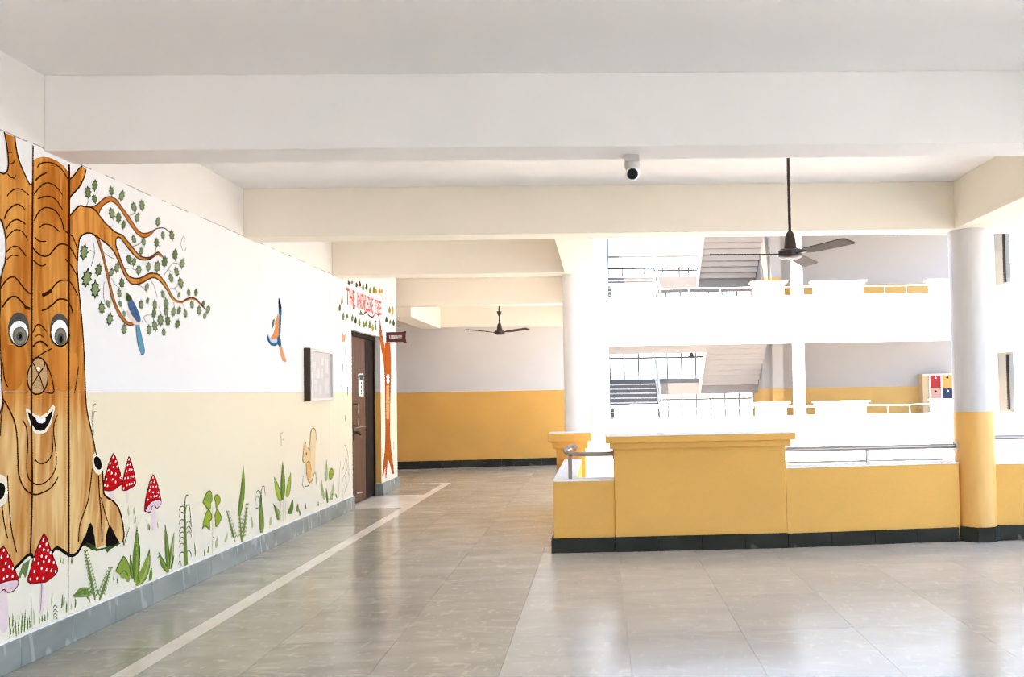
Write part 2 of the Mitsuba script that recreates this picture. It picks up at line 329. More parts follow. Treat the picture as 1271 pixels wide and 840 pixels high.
obj('cap_moulding', box(0.073, 1.662, 7.045, 7.42, 0.895, 0.952, 0.004), 'mat_yellow', PD, 'lower step of the cap'); obj('cap_moulding', box(0.036, 1.70, 7.005, 7.46, 0.95, 1.008, 0.004), 'mat_yellow', PD, 'projecting top step of the cap'); obj('cap_top', box(0.042, 1.694, 7.011, 7.455, 1.008, 1.014, 0.002), 'mat_paint', PD, 'pale top of the cap')
for k in range(4): obj('skirting_tile', box(0.106 + 1.518 * k / 4 + 0.0015, 0.106 + 1.518 * (k + 1) / 4 - 0.0015, 7.062, 7.10, 0, 0.128, 0.002), 'mat_black_skirt', PD)
PS = thing('balustrade_pedestal', 'small yellow pedestal with a stepped cap in front of the round white column', 'pedestal')
obj('body', box(-0.522, -0.19, 9.35, 9.60, 0, 0.76, 0.004), 'mat_yellow', PS)
obj('cap_moulding', box(-0.565, -0.16, 9.31, 9.60, 0.755, 0.838, 0.004), 'mat_yellow', PS, 'lower step of the cap'); obj('cap_moulding', box(-0.61, -0.112, 9.27, 9.603, 0.836, 0.93, 0.004), 'mat_yellow', PS, 'projecting top step of the cap')
obj('cap_top', box(-0.60, -0.12, 9.28, 9.60, 0.93, 0.936), 'mat_paint', PS, 'pale top of the cap')
PF = thing('balustrade_pedestal', 'pale distant pedestal top with a cream cap, right of the white column foot', 'pedestal')
obj('body', box(-0.25, -0.05, 16.6, 16.9, 0, 0.64), 'mat_paint', PF); obj('cap_moulding', box(-0.28, -0.02, 16.55, 16.95, 0.64, 0.75), 'mat_beam', PF)

# handrails
H = thing('handrail', 'short steel handrail with a curled end on the low parapet left of the large pedestal', 'handrail')
c = [(0.112, 7.22, 0.845), (-0.05, 7.22, 0.845), (-0.20, 7.22, 0.846), (-0.28, 7.225, 0.85)]
c += [(-0.28 - 0.045 * math.sin(t), 7.27 - 0.045 * math.cos(t), 0.85 + 0.035 * t / 2) for t in np.linspace(0.3, 2.6, 8)] + [(-0.285, 7.34, 0.90), (-0.25, 7.36, 0.905), (-0.225, 7.36, 0.885)]
obj('rail', tube(c, 0.021), 'mat_steel', H, smooth=50); obj('post', box(-0.30, -0.265, 7.20, 7.235, 0.632, 0.83, 0.004), 'mat_steel', H); obj('flange', box(0.10, 0.108, 7.18, 7.26, 0.80, 0.89, 0.002), 'mat_steel', H)
H = thing('handrail', 'steel handrail on the parapet between the large pedestal and the near round column', 'handrail')
obj('rail', tube([(1.622, 7.24, 0.847), (3.23, 7.27, 0.847)], 0.021), 'mat_steel', H, smooth=50); obj('post', box(2.395, 2.425, 7.24, 7.27, 0.70, 0.83, 0.003), 'mat_steel', H); obj('flange', box(3.222, 3.232, 7.23, 7.31, 0.80, 0.895, 0.002), 'mat_steel', H)
obj('lower_rail', tube([(1.622, 7.34, 0.72), (3.23, 7.36, 0.72)], 0.008), 'mat_steel', H, smooth=50)
H = thing('handrail', 'steel handrail right of the near round column', 'handrail')
obj('rail', tube([(3.57, 7.27, 0.915), (6.5, 7.27, 0.915)], 0.021), 'mat_steel', H, smooth=50); obj('post', box(5.1, 5.13, 7.255, 7.285, 0.69, 0.9, 0.003), 'mat_steel', H)

# ------------------------------------------------------------------ ceiling fans
def fan(x, y, z, angles, label, group=None, canopy=None, tilt=0.0, span=0.6, zc=ZC):
    f = thing('ceiling_fan', label, 'fan', group)
    obj('down_rod', tube([(x, y, z + 0.16), (x, y, zc)], 0.011, 10), 'mat_fan', f, smooth=50)
    obj('bell', lathe([(0, 0.04), (0.048, 0.04), (0.045, 0.07), (0.034, 0.14), (0.02, 0.17), (0, 0.17)], x, y, z, 28), 'mat_fan', f, smooth=40)
    obj('motor', lathe([(0, -0.035), (0.06, -0.035), (0.088, -0.02), (0.09, 0.02), (0.075, 0.035), (0.035, 0.045), (0, 0.045)], x, y, z, 32), 'mat_fan', f, smooth=40)
    if canopy: obj('canopy', lathe([(0, canopy), (0.018, canopy), (0.04, canopy + 0.06), (0.042, canopy + 0.075), (0, canopy + 0.075)], x, y, z, 24), 'mat_fan', f, smooth=40)
    for a in angles:
        pl = sg.Polygon([(0.13, -0.035), (0.2, -0.055), (span - 0.02, -0.065), (span, -0.05), (span, 0.045), (span - 0.02, 0.06), (0.2, 0.05), (0.13, 0.03)])
        b = extrude(pl, 'z', -0.003, 0.003)
        b.apply_transform(trimesh.transformations.rotation_matrix(math.radians(-11), (1, 0, 0))); b.apply_transform(trimesh.transformations.rotation_matrix(-tilt, (0, 1, 0)))
        arm = box(0.06, 0.17, -0.018, 0.018, -0.008, 0.002, 0.002); arm.apply_transform(trimesh.transformations.rotation_matrix(-tilt, (0, 1, 0)))
        R = trimesh.transformations.rotation_matrix(math.radians(a), (0, 0, 1)); mv = trimesh.transformations.translation_matrix((x, y, z))
        for m in (b, arm): m.apply_transform(R); m.apply_transform(mv)
        bl = obj('blade', b, 'mat_blade', f); obj('arm', arm, 'mat_fan', bl)
    return f
fan(1.435, 5.95, 2.40, (-61, 61, 183), 'brown three bladed ceiling fan hanging on a long rod right of the camera dome')
fan(-1.757, 14.2, 2.47, (-28, 92, 208), 'dark brown ceiling fan far down the corridor in front of the back wall', canopy=0.30, tilt=0.07)

# ------------------------------------------------------------------ security camera
K = thing('security_camera', 'small white turret security camera with a black lens under the nearest beam', 'security camera')
kx, ky = 0.213, 4.80
obj('mount_box', box(kx - 0.043, kx + 0.043, ky - 0.043, ky + 0.043, ZB - 0.045, ZB, 0.004), 'mat_grey_plastic', K)
obj('collar', lathe([(0, -0.03), (0.04, -0.03), (0.047, 0.0), (0.047, 0.012), (0, 0.012)], kx, ky, ZB - 0.058, 32), 'mat_grey_plastic', K, smooth=40)
ball = trimesh.creation.icosphere(3, 0.043); ball.apply_translation((kx + 0.004, ky - 0.005, ZB - 0.105)); ey = obj('eyeball', ball, 'mat_white_plastic', K, smooth=True)
ld = np.array([-0.06, -0.9, -0.43]); ld /= np.linalg.norm(ld); c0 = np.array([kx + 0.002, ky - 0.005, ZB - 0.103])
obj('lens', tube([c0 + ld * 0.02, c0 + ld * 0.046, c0 + ld * 0.0465], 0.032, 32), 'mat_black_gloss', K, 'black lens', smooth=50)

# ------------------------------------------------------------------ library sign
S = thing('library_sign', 'small maroon sign reading LIBRARY, projecting from the wall beside the slim painted tree', 'sign')
sp = sg.Polygon([(WX - 0.005, 2.325), (-2.87, 2.325), (-2.845, 2.335), (-2.82, 2.335), (-2.832, 2.25), (-2.82, 2.165), (-2.845, 2.165), (-2.87, 2.18), (WX - 0.005, 2.18)])
obj('panel', extrude(sp, 'y', 11.84, 11.855), 'mat_maroon', S)
tm = meshkit.text_mesh('LIBRARY', 0.05, 0.003, True); w = tm.bounds[1][0] - tm.bounds[0][0]; v = tm.vertices.copy(); k = 0.185 / w
tm.vertices = np.stack([-3.065 + (v[:, 0] - tm.bounds[0][0]) * k, 11.84 - v[:, 2], 2.228 + v[:, 1] * 1.0], 1)
if tm.volume < 0: tm.invert()
obj('lettering', tm, 'mat_white_plastic', S, 'white lettering')

# ------------------------------------------------------------------ notice board
N = thing('notice_board', 'framed glass notice board with papers on the left wall near the door', 'notice board')
b0, b1, z0, z1 = 8.58, 9.29, 1.36, 1.915
obj('backing', box(WX, WX + 0.05, b0 + 0.03, b1 - 0.03, z0 + 0.03, z1 - 0.03), 'mat_board', N)
obj('frame', cat_([box(WX, WX + 0.075, b0, b0 + 0.035, z0, z1, 0.003), box(WX, WX + 0.075, b1 - 0.035, b1, z0, z1, 0.003), box(WX, WX + 0.075, b0 + 0.035, b1 - 0.035, z0, z0 + 0.03, 0.003), box(WX, WX + 0.075, b0 + 0.035, b1 - 0.035, z1 - 0.03, z1, 0.003)]), 'mat_board_frame', N, 'pale metal frame')
obj('edge', box(WX, WX + 0.065, b0 - 0.012, b0, z0 - 0.005, z1 + 0.005), 'mat_dark_metal', N, 'dark outer side')
for (py, pz, pw, ph) in [(8.72, 1.45, 0.1, 0.13), (8.86, 1.43, 0.09, 0.1), (8.80, 1.6, 0.1, 0.12), (8.93, 1.58, 0.08, 0.13), (9.06, 1.66, 0.12, 0.16), (9.05, 1.44, 0.13, 0.17), (8.7, 1.68, 0.08, 0.1), (8.95, 1.75, 0.07, 0.08)]:
    obj('paper', box(WX + 0.05, WX + 0.0515, py, py + pw, pz, pz + ph), 'mat_paper', N, 'white sheet')

# ------------------------------------------------------------------ far building across the courtyard
G, FH = 24.0, 3.62
BF = thing('school_building', 'white building with open galleries across the courtyard', 'building')
obj('wall', box(-0.02, 0.27, G - 0.3, 29, -3.62, 11), 'mat_white', BF)
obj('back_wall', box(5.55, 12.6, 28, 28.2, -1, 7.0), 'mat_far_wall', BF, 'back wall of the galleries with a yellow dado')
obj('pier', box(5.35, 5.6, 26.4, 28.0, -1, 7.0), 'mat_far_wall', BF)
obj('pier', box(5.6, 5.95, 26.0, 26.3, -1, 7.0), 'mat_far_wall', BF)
for k in range(-1, 2):
    z = k * FH
    obj('parapet_band', box(0.27, 12.6, G, G + 0.22, z + 2.76, z + FH + 0.585), 'mat_white', BF, 'plain white parapet band')
    obj('floor_slab', cat_([box(5.45, 12.6, G + 0.22, 28, z + 3.3, z + FH), box(0.27, 5.45, G + 0.22, 24.75, z + 3.3, z + FH)]), 'mat_white', BF)
for k in range(0, 2):
    z = k * FH
    obj('column', lathe([(0, z), (0.19, z), (0.19, z + 2.76), (0, z + 2.76)], 6.08, 24.5, 0, 20), 'mat_white', BF, smooth=40)
    for (x0, x1) in ((0.29, 1.80), (4.56, 5.66), (6.40, 8.06), (9.96, 11.4)):
        pd = obj('pedestal', cat_([box(x0 + 0.1, x1 - 0.1, G - 0.06, G + 0.24, z - 0.86, z + 0.90)]), 'mat_white', BF)
        obj('cap', cat_([box(x0, x1, G - 0.14, G + 0.3, z + 0.95, z + 1.0), box(x0 + 0.05, x1 - 0.05, G - 0.1, G + 0.27, z + 0.88, z + 0.95)]), 'mat_white', pd)
        obj('band_course', cat_([box(x0 + 0.08, x1 - 0.08, G - 0.075, G - 0.05, z - 0.8 + 0.2 * q, z - 0.65 + 0.2 * q) for q in range(7)]), 'mat_white', pd)
    for (x0, x1) in ((1.75, 4.6), (5.6, 6.45), (8.0, 10.0)):
        rl = obj('guard_rail', tube([(x0, G + 0.1, z + 0.84), (x1, G + 0.1, z + 0.84)], 0.025, 8), 'mat_white', BF)
        for q in range(1, 3): obj('post', box(x0 + (x1 - x0) * q / 3 - 0.015, x0 + (x1 - x0) * q / 3 + 0.015, G + 0.08, G + 0.12, z + 0.58, z + 0.84), 'mat_white', rl)
for k in range(0, 2):
    z = k * FH
    ST = thing('staircase', ('ground gallery' if k == 0 else 'upper gallery') + ' staircase with stepped pale soffit in the white building', 'staircase')
    n = 11; r = 1.65 / n; g = 2.6 / n
    for i in range(n): obj('step', box(0.30, 1.85, 24.72 + g * i, 24.72 + g * (i + 1) + 0.06, z + r * (i + 1) - 0.2, z + r * (i + 1)), 'mat_step', ST); obj('lit_edge', box(0.31, 1.84, 24.71 + g * i, 24.72 + g * i, z + r * (i + 1) - 0.045, z + r * (i + 1)), 'mat_white', ST)  # pale front strips paint in the brighter light on the treads
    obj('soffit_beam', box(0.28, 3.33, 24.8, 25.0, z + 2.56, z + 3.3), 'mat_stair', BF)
    obj('landing', box(0.30, 5.4, 27.3, 28.55, z + 1.27, z + 1.65), 'mat_step', ST)
    n = 12; r = 1.97 / n; g = 2.6 / n
    for i in range(n): obj('step', box(3.42, 5.33, 27.32 - g * (i + 1) - 0.06, 27.32 - g * i, z + 1.65 + r * (i + 1) - 0.26, z + 1.65 + r * (i + 1)), 'mat_stair', ST)
    def slope(x, ya, za, yb, zb, h): return extrude(sg.Polygon([(ya, za), (yb, zb), (yb, zb + h), (ya, za + h)]), 'x', x, x + 0.06)
    obj('handrail', slope(1.86, 24.7, z + 0.75, 27.3, z + 2.35, 0.12), 'mat_white', ST); obj('stringer', slope(1.86, 24.7, z - 0.1, 27.3, z + 1.45, 0.3), 'mat_white', ST); obj('stringer', slope(3.34, 24.7, z + 3.25, 27.3, z + 1.3, 0.3), 'mat_white', ST); obj('handrail', slope(3.34, 24.7, z + 4.3, 27.3, z + 2.5, 0.06), 'mat_white', ST)
    WN = thing('window_%d' % (k + 1), 'gridded window wall behind the %s staircase' % ('lower' if k == 0 else 'upper'), None, kind='structure')
    for x in np.arange(0.35, 5.6, 0.51): obj('mullion', box(x - 0.02, x + 0.02, 28.6, 28.66, z + 0.0, z + 3.3), 'mat_grey_sill', WN)
    for zz in (0.05, 1.05, 2.55): obj('rail', box(0.3, 5.4, 28.6, 28.66, z + zz, z + zz + 0.05), 'mat_cream_sash', WN)
    obj('sill', box(0.3, 5.4, 28.55, 28.68, z + 1.62, z + 1.82), 'mat_grey_sill', WN)
    obj('pane', box(0.3, 5.4, 28.625, 28.63, z + 0.0, z + 3.3), 'mat_glass', WN)
RB = thing('guard_rail', 'thin brown railing in front of the upper gallery windows', 'railing')
obj('rail', tube([(0.32, 27.36, 5.58), (3.4, 27.36, 5.58)], 0.02, 8), 'mat_dark_metal', RB); obj('rail', tube([(1.9, 27.36, 5.50), (3.4, 27.36, 5.50)], 0.022, 8), 'mat_dark_metal', RB)
for x in (0.34, 0.8, 1.55, 1.9, 2.2, 2.62, 2.75, 3.08, 3.38): obj('post', tube([(x, 27.36, 5.26), (x, 27.36, 5.57)], 0.016, 6), 'mat_dark_metal', RB)
fan(2.97, 26.0, 2.48, (10, 130, 250), 'tiny ceiling fan in the lower gallery of the white building', zc=3.3)

# lockers in the far gallery
LK = thing('locker_cabinet', 'wooden locker cabinet with red, yellow, pink and blue doors in the far lower gallery', 'cabinet')
obj('body', box(11.17, 12.3, 27.6, 28.0, 0, 1.81), 'mat_locker_ply', LK)
for (x0, x1, za, zb, c) in ((11.42, 11.79, 1.33, 1.75, 'red'), (11.84, 12.22, 1.32, 1.75, 'amber'), (11.42, 11.79, 0.9, 1.28, 'pink'), (11.84, 12.22, 0.93, 1.29, 'navy')):
    dd = obj('door', box(x0, x1, 27.57, 27.6, za, zb, 0.004), 'mat_locker_' + c, LK, c.replace('amber', 'yellow').replace('navy', 'dark blue') + ' door')
    s = trimesh.creation.icosphere(1, 0.035); s.apply_translation(((x0 + x1) / 2, 27.56, zb - 0.08)); obj('knob', s, 'mat_white_plastic' if c in ('red', 'navy') else 'mat_dark_wood', dd)
obj('trim', cat_([box(11.38, 11.42, 27.56, 27.6, 0, 1.81), box(11.79, 11.84, 27.56, 27.6, 0, 1.81), box(11.17, 12.3, 27.56, 27.6, 1.76, 1.81)]), 'mat_paper', LK)
SC = obj('storage_box', box(11.45, 11.85, 24.6, 24.9, 0.45, 0.93), 'mat_stair', label='brown box beside the far railing below the locker cabinet', cat='box')

# wing at the right
WG = thing('building_wing', 'white building wing at the right edge with two narrow windows', 'building')
wp = sg.Polygon([(7.38, -3.62), (24, -3.62), (24, 9), (7.38, 9)], [[(22.06, 0.62), (23.06, 0.62), (23.06, 2.31), (22.06, 2.31)], [(22.06, 0.62 + FH), (23.06, 0.62 + FH), (23.06, 2.31 + FH), (22.06, 2.31 + FH)]])
obj('wall', extrude(wp, 'x', 11.5, 11.75), 'mat_white', WG)
for k in range(2):
    z = k * FH
    wn = obj('window', cat_([box(11.56, 11.62, 22.06, 22.11, z + 0.62, z + 2.31), box(11.56, 11.62, 23.01, 23.06, z + 0.62, z + 2.31), box(11.56, 11.62, 22.06, 23.06, z + 0.62, z + 0.68), box(11.56, 11.62, 22.06, 23.06, z + 2.25, z + 2.31)]), 'mat_cream_sash', WG, 'cream window frame')
    obj('shutter', box(11.57, 11.60, 22.56, 23.01, z + 0.68, z + 2.25), 'mat_cream_sash', wn); obj('pane', box(11.6, 11.61, 22.11, 22.5, z + 0.68, z + 2.25), 'mat_grey_glass', wn); obj('mullion', box(11.55, 11.63, 22.5, 22.56, z + 0.68, z + 2.25), 'mat_dark_metal', wn)
    obj('sill', box(11.42, 11.62, 22.0, 23.12, z + 0.57, z + 0.62), 'mat_white', wn)
obj('drain_pipe', tube([(11.43, 21.72, -3.6), (11.43, 21.72, 9)], 0.04, 12), 'mat_white', WG, smooth=40)
for zz in (1.0, 2.1, 3.4, 4.2): obj('pipe_clip', box(11.38, 11.5, 21.66, 21.78, zz, zz + 0.05), 'mat_white', WG)
for zz in (2.45, 3.2, 3.9): obj('string_line', box(11.485, 11.5, 20, 24, zz, zz + 0.03), 'mat_white', WG)
obj('courtyard_ground', box(-12, 14, 7.3, 40, -3.8, -3.62), 'mat_concrete', label='pale concrete ground of the courtyard', kind='structure')

# ------------------------------------------------------------------ wall mural: flat paint on the left wall, (y, z) in millimetres
MURAL = [
('painted_tree', 'orange brown talking tree with a smiling face painted on the wall, at the left edge of the photo', [('bark',1,'p',0,0,[3934,2577,4042,2553,4166,2567,4276,2601,4299,2601,4322,2618,4333,2647,4333,2685,4321,2759,4303,2820,4379,2821,4391,2759,4413,2700,4446,2652,4477,2612,4499,2595,4517,2613,4518,2730,4540,2752,4591,2776,4644,2789,4712,2791,4775,2776,4821,2746,4821,2707,4868,2749,4905,2793,4939,2822,4981,2814,4958,2758,4913,2688,4839,2616,4825,2593,4825,2493,4869,2536,4913,2573,4959,2581,5028,2590,5068,2581,5100,2563,5157,2530,5232,2499,5292,2485,5354,2482,5399,2458,5472,2418,5538,2386,5586,2377,5665,2388,5736,2425,5777,2444,5819,2434,5850,2410,5808,2420,5767,2425,5715,2399,5655,2372,5586,2358,5519,2361,5444,2391,5381,2428,5336,2454,5305,2462,5284,2444,5279,2425,5284,2395,5310,2352,5345,2300,5399,2239,5444,2219,5519,2221,5596,2246,5655,2274,5725,2287,5787,2285,5839,2258,5893,2224,5958,2162,6014,2133,6093,2130,6164,2157,6235,2177,6309,2173,6371,2149,6448,2113,6371,2133,6309,2161,6235,2162,6163,2138,6093,2115,6002,2114,5936,2142,5893,2187,5839,2223,5776,2249,5715,2255,5654,2235,5586,2203,5509,2179,5453,2177,5408,2195,5363,2234,5318,2290,5275,2341,5224,2379,5165,2399,5100,2417,5036,2430,5005,2428,4966,2416,4928,2389,4916,2372,4906,2331,4899,2257,4895,2208,4899,2151,4909,2075,4922,1994,4937,1899,4949,1802,4960,1681,4969,1536,4977,1409,4991,1331,5021,1242,5053,1152,5077,1071,5137,956,5149,855,5157,819,5194,789,5249,761,5304,712,5337,651,5355,591,5367,526,5352,487,5308,495,5274,540,5240,589,5223,610,5198,601,5178,560,5169,501,5093,496,5071,510,5061,570,5041,637,5022,663,5007,653,4984,608,4969,582,4939,545,4902,509,4865,502,4822,513,4773,546,4731,570,4704,571,4677,553,4638,539,4560,554,4522,571,4479,571,4437,549,4390,517,4332,509,4126,523,4104,647,4124,782,4170,976,4217,1146,4260,1292,4299,1399,4293,1466,4287,1567,4281,1692,4274,1817,4280,1902,4279,2019,4296,2093,4312,2138,4318,2203,4314,2270,4300,2319,4277,2356,4167,2369,4043,2401,3916,2471])]),
('painted_tree__cheek', 'deep orange cheek patches', [('cheek',2,'p',1,0,[4309,1685,4361,1705,4444,1684,4463,1593,4439,1505,4385,1466,4333,1483,4309,1588]),('cheek',2,'p',1,0,[4674,1686,4749,1709,4827,1704,4892,1678,4907,1592,4871,1496,4813,1462,4729,1467,4681,1568])]),
('painted_tree__outline', 'dark brown brush lines of the bark', [('brown',4,'s',1,8,[4303,2820,4321,2759,4333,2685,4331,2642,4322,2618,4299,2601,4276,2601]),('brown',4,'s',1,8,[4379,2821,4391,2759,4413,2700,4446,2652,4477,2612,4499,2595,4515,2613,4517,2708,4518,2815]),('brown',4,'s',1,8,[4825,2711,4868,2749,4905,2793,4939,2822]),('brown',4,'s',1,9,[4977,2808,4958,2758,4913,2688,4839,2616,4825,2593]),('brown',4,'s',1,9,[4825,2493,4869,2536,4913,2573,4959,2581,5028,2590,5068,2581,5100,2563,5157,2530,5232,2499,5292,2485,5354,2482,5399,2458,5472,2418,5538,2386,5586,2377,5665,2388,5736,2425,5777,2444,5819,2434,5850,2410]),('brown',4,'s',1,9,[5808,2420,5767,2425,5715,2399,5655,2372,5586,2358,5519,2361,5444,2391,5381,2428,5336,2454,5305,2462,5284,2444,5279,2425,5284,2395,5310,2352,5345,2300,5399,2239,5444,2219,5519,2221,5596,2246,5655,2274,5725,2287,5787,2285,5839,2258,5893,2224,5958,2162,6014,2133,6093,2130,6164,2157,6235,2177,6309,2173,6371,2149,6448,2113]),('brown',4,'s',1,9,[5958,2133,5893,2187,5839,2223,5776,2249,5715,2255,5654,2235,5586,2203,5509,2179,5453,2177,5408,2195,5363,2234,5318,2290,5275,2341,5224,2379,5165,2399,5100,2417,5036,2430,5005,2428,4966,2416,4928,2389,4916,2372,4906,2331,4899,2257,4895,2208,4899,2151,4909,2075,4922,1994,4937,1899,4949,1802,4960,1681,4969,1536,4977,1409,4991,1331,5021,1242,5053,1152,5077,1071]),('brown',4,'s',1,12,[5141,956,5149,855,5157,819,5194,789,5249,761,5304,712,5337,651,5355,591,5367,526,5352,487]),('brown',4,'s',1,7,[4277,2356,4300,2319,4314,2270,4318,2203,4312,2138,4296,2093,4279,2049,4246,2019]),('brown',4,'s',1,12,[4517,2613,4515,2505,4513,2148,4511,1838,4512,1639,4511,1308,4518,956,4511,695,4504,574]),('brown',4,'s',1,14,[4821,2793,4822,2340,4819,1769,4821,1110,4822,501]),('brown',4,'s',1,7,[4553,2708,4578,2734,4624,2754,4684,2764,4747,2754,4796,2720,4818,2697]),('brown',4,'s',1,8,[4540,2631,4578,2666,4624,2694]),('brown',4,'s',1,7,[4528,2549,4566,2594,4605,2627,4644,2642,4692,2640,4733,2623,4761,2602]),('brown',4,'s',1,6,[4325,2490,4357,2524,4398,2547,4441,2549,4484,2534]),('brown',4,'s',1,6,[4327,2722,4356,2731]),('brown',4,'s',1,6,[4339,2666,4362,2672,4374,2689]),('brown',4,'s',1,6,[4328,2607,4351,2596,4374,2598,4386,2614]),('brown',4,'s',1,7,[4560,2532,4612,2556,4665,2569,4712,2557,4761,2519]),('brown',4,'s',1,7,[4306,2366,4328,2410,4369,2447,4405,2464,4441,2457,4453,2447]),('brown',4,'s',1,8,[4531,2406,4560,2453,4605,2490,4651,2501,4706,2495,4747,2462,4768,2424,4775,2402,4818,2387,4854,2375,4884,2332,4891,2319]),('brown',4,'s',1,7,[4317,2311,4352,2355,4393,2379,4435,2377,4460,2369]),('brown',4,'s',1,7,[4573,2374,4605,2397,4645,2405,4685,2402,4734,2384]),('brown',4,'s',1,6,[4320,2263,4352,2299,4393,2325,4442,2321,4478,2284]),('brown',4,'s',1,7,[4535,2313,4567,2296,4619,2304]),('brown',4,'s',1,6,[4318,2186,4347,2217,4382,2234,4418,2229,4466,2194]),('brown',4,'s',1,8,[4516,2251,4554,2227,4606,2217,4652,2234,4699,2280,4734,2307,4783,2318,4818,2310,4855,2288,4884,2250]),('brown',4,'s',1,5,[4324,2153,4359,2180,4406,2184]),('brown',4,'s',1,9,[4790,2230,4833,2208]),('brown',4,'s',1,7,[4523,2181,4554,2168]),('brown',4,'s',1,8,[4279,1994,4319,2041,4359,2066,4395,2061,4449,2020,4492,1995,4517,1998]),('brown',4,'s',1,8,[4626,2007,4666,2034,4707,2077,4755,2102,4804,2109,4848,2091,4899,2035]),('brown',4,'s',1,20,[4600,1999,4633,2012,4666,2032]),('brown',4,'s',1,9,[4294,1899,4331,1941,4365,1962,4401,1962,4443,1936,4468,1917,4492,1911]),('brown',4,'s',1,9,[4594,1912,4633,1925,4687,1959,4721,1986,4762,1995,4805,1990,4833,1965,4855,1925]),('brown',4,'s',1,7,[4554,2164,4593,2161,4619,2174]),('brown',4,'s',1,8,[4833,2208,4877,2167,4899,2141]),('brown',4,'s',1,16,[4461,1916,4492,1911]),('brown',4,'s',1,7,[4521,1785,4543,1818,4565,1831,4594,1822,4627,1798]),('brown',4,'s',1,9,[4524,1706,4550,1729,4582,1738,4614,1729,4634,1716]),('brown',4,'s',1,7,[4556,1649,4614,1679,4671,1702]),('brown',4,'s',1,5,[4537,1760,4569,1775,4601,1764]),('brown',4,'s',1,7,[4608,1458,4661,1449,4688,1453,4688,1485,4668,1549,4634,1607]),('brown',4,'s',1,7,[4446,1302,4470,1270,4480,1222,4483,1169,4477,1091,4477,1026,4496,981,4533,955,4571,944,4617,950,4663,972,4696,1005,4713,1049,4709,1118,4696,1187,4689,1233,4695,1279,4722,1324]),('brown',4,'s',1,7,[4539,1086,4565,1066,4603,1058,4642,1069,4669,1094,4682,1133,4675,1211]),('brown',4,'s',1,8,[4305,1416,4351,1356,4386,1291,4404,1205,4411,1054,4423,997,4459,937,4509,903,4559,892,4617,900,4669,916,4710,948,4727,969]),('brown',4,'s',1,8,[5037,986,5022,899,4999,805,4961,733,4923,671,4912,607,4909,569]),('brown',4,'s',1,9,[5100,935,5109,815,5125,688,5137,527]),('brown',4,'s',1,7,[5125,798,5174,681,5215,594]),('brown',4,'s',1,6,[4335,1019,4341,913,4359,763,4377,684,4401,608]),('brown',4,'s',1,6,[4296,873,4313,771,4337,692]),('brown',4,'s',1,6,[4298,1609,4310,1525,4333,1483]),('brown',4,'s',1,6,[4871,1448,4893,1534,4907,1607]),('brown',4,'s',1,6,[4305,1399,4288,1316,4283,1232]),('black',4,'s',1,17,[4384,522,4437,549,4479,571,4510,573,4522,558]),('black',4,'s',1,18,[4677,549,4704,566,4731,565,4773,539,4822,508,4865,497,4902,509,4939,540,4969,582]),('brown',4,'s',1,7,[4126,523,4104,647,4124,782,4170,976,4217,1146,4260,1292,4299,1399,4293,1466,4287,1567,4281,1692,4274,1817,4280,1902,4279,2019,4296,2093,4312,2138,4318,2203,4314,2270,4300,2319,4277,2356,4167,2369,4043,2401,3916,2471]),('brown',4,'s',1,7,[3934,2577,4042,2553,4166,2567,4276,2601])]),
('painted_tree__eye', 'wide cartoon eye with grey lid, white eyeball and grey ringed iris', [('lid',3,'p',0,0,[4492,1800,4489,1776,4481,1754,4468,1734,4452,1719,4433,1709,4413,1705,4393,1706,4374,1714,4358,1727,4346,1745,4339,1765,4336,1788,4338,1810,4346,1832,4358,1852,4374,1867,4392,1878,4412,1883,4432,1882,4451,1875,4468,1862,4481,1844,4489,1823]),('white',4,'p',0,0,[4484,1774,4482,1755,4475,1738,4463,1723,4448,1711,4431,1703,4413,1699,4395,1701,4378,1707,4363,1717,4352,1730,4345,1746,4343,1763,4345,1781,4352,1798,4363,1813,4377,1825,4394,1834,4412,1838,4431,1837,4448,1831,4463,1822,4474,1808,4482,1792]),('grey',5,'p',0,0,[4473,1760,4471,1746,4466,1734,4457,1723,4446,1714,4433,1708,4419,1706,4405,1707,4392,1711,4381,1718,4372,1728,4367,1740,4365,1752,4367,1765,4372,1778,4381,1789,4392,1797,4404,1803,4418,1806,4432,1806,4445,1802,4457,1794,4466,1785,4471,1773]),('taupe',6,'p',0,0,[4463,1759,4462,1748,4457,1737,4450,1728,4441,1721,4430,1716,4419,1714,4407,1714,4397,1718,4388,1724,4381,1732,4376,1742,4375,1753,4376,1764,4380,1774,4387,1784,4396,1791,4407,1796,4418,1798,4430,1798,4441,1794,4450,1788,4457,1780,4462,1770]),('slate',7,'p',0,0,[4446,1756,4445,1749,4443,1743,4438,1738,4432,1734,4426,1731,4419,1730,4412,1730,4405,1732,4399,1735,4395,1740,4392,1746,4391,1752,4392,1758,4395,1764,4399,1769,4405,1774,4411,1777,4418,1778,4426,1778,4432,1776,4438,1772,4442,1768,4445,1762]),('black',8,'p',0,0,[4431,1755,4430,1752,4429,1749,4427,1746,4425,1744,4422,1743,4419,1743,4415,1743,4413,1744,4410,1745,4408,1747,4407,1750,4407,1753,4407,1756,4408,1759,4410,1761,4413,1763,4415,1764,4418,1765,4422,1765,4424,1764,4427,1762,4429,1760,4430,1757]),('black',9,'s',1,7,[4342,1755,4365,1718,4413,1701,4461,1720,4485,1765])]),
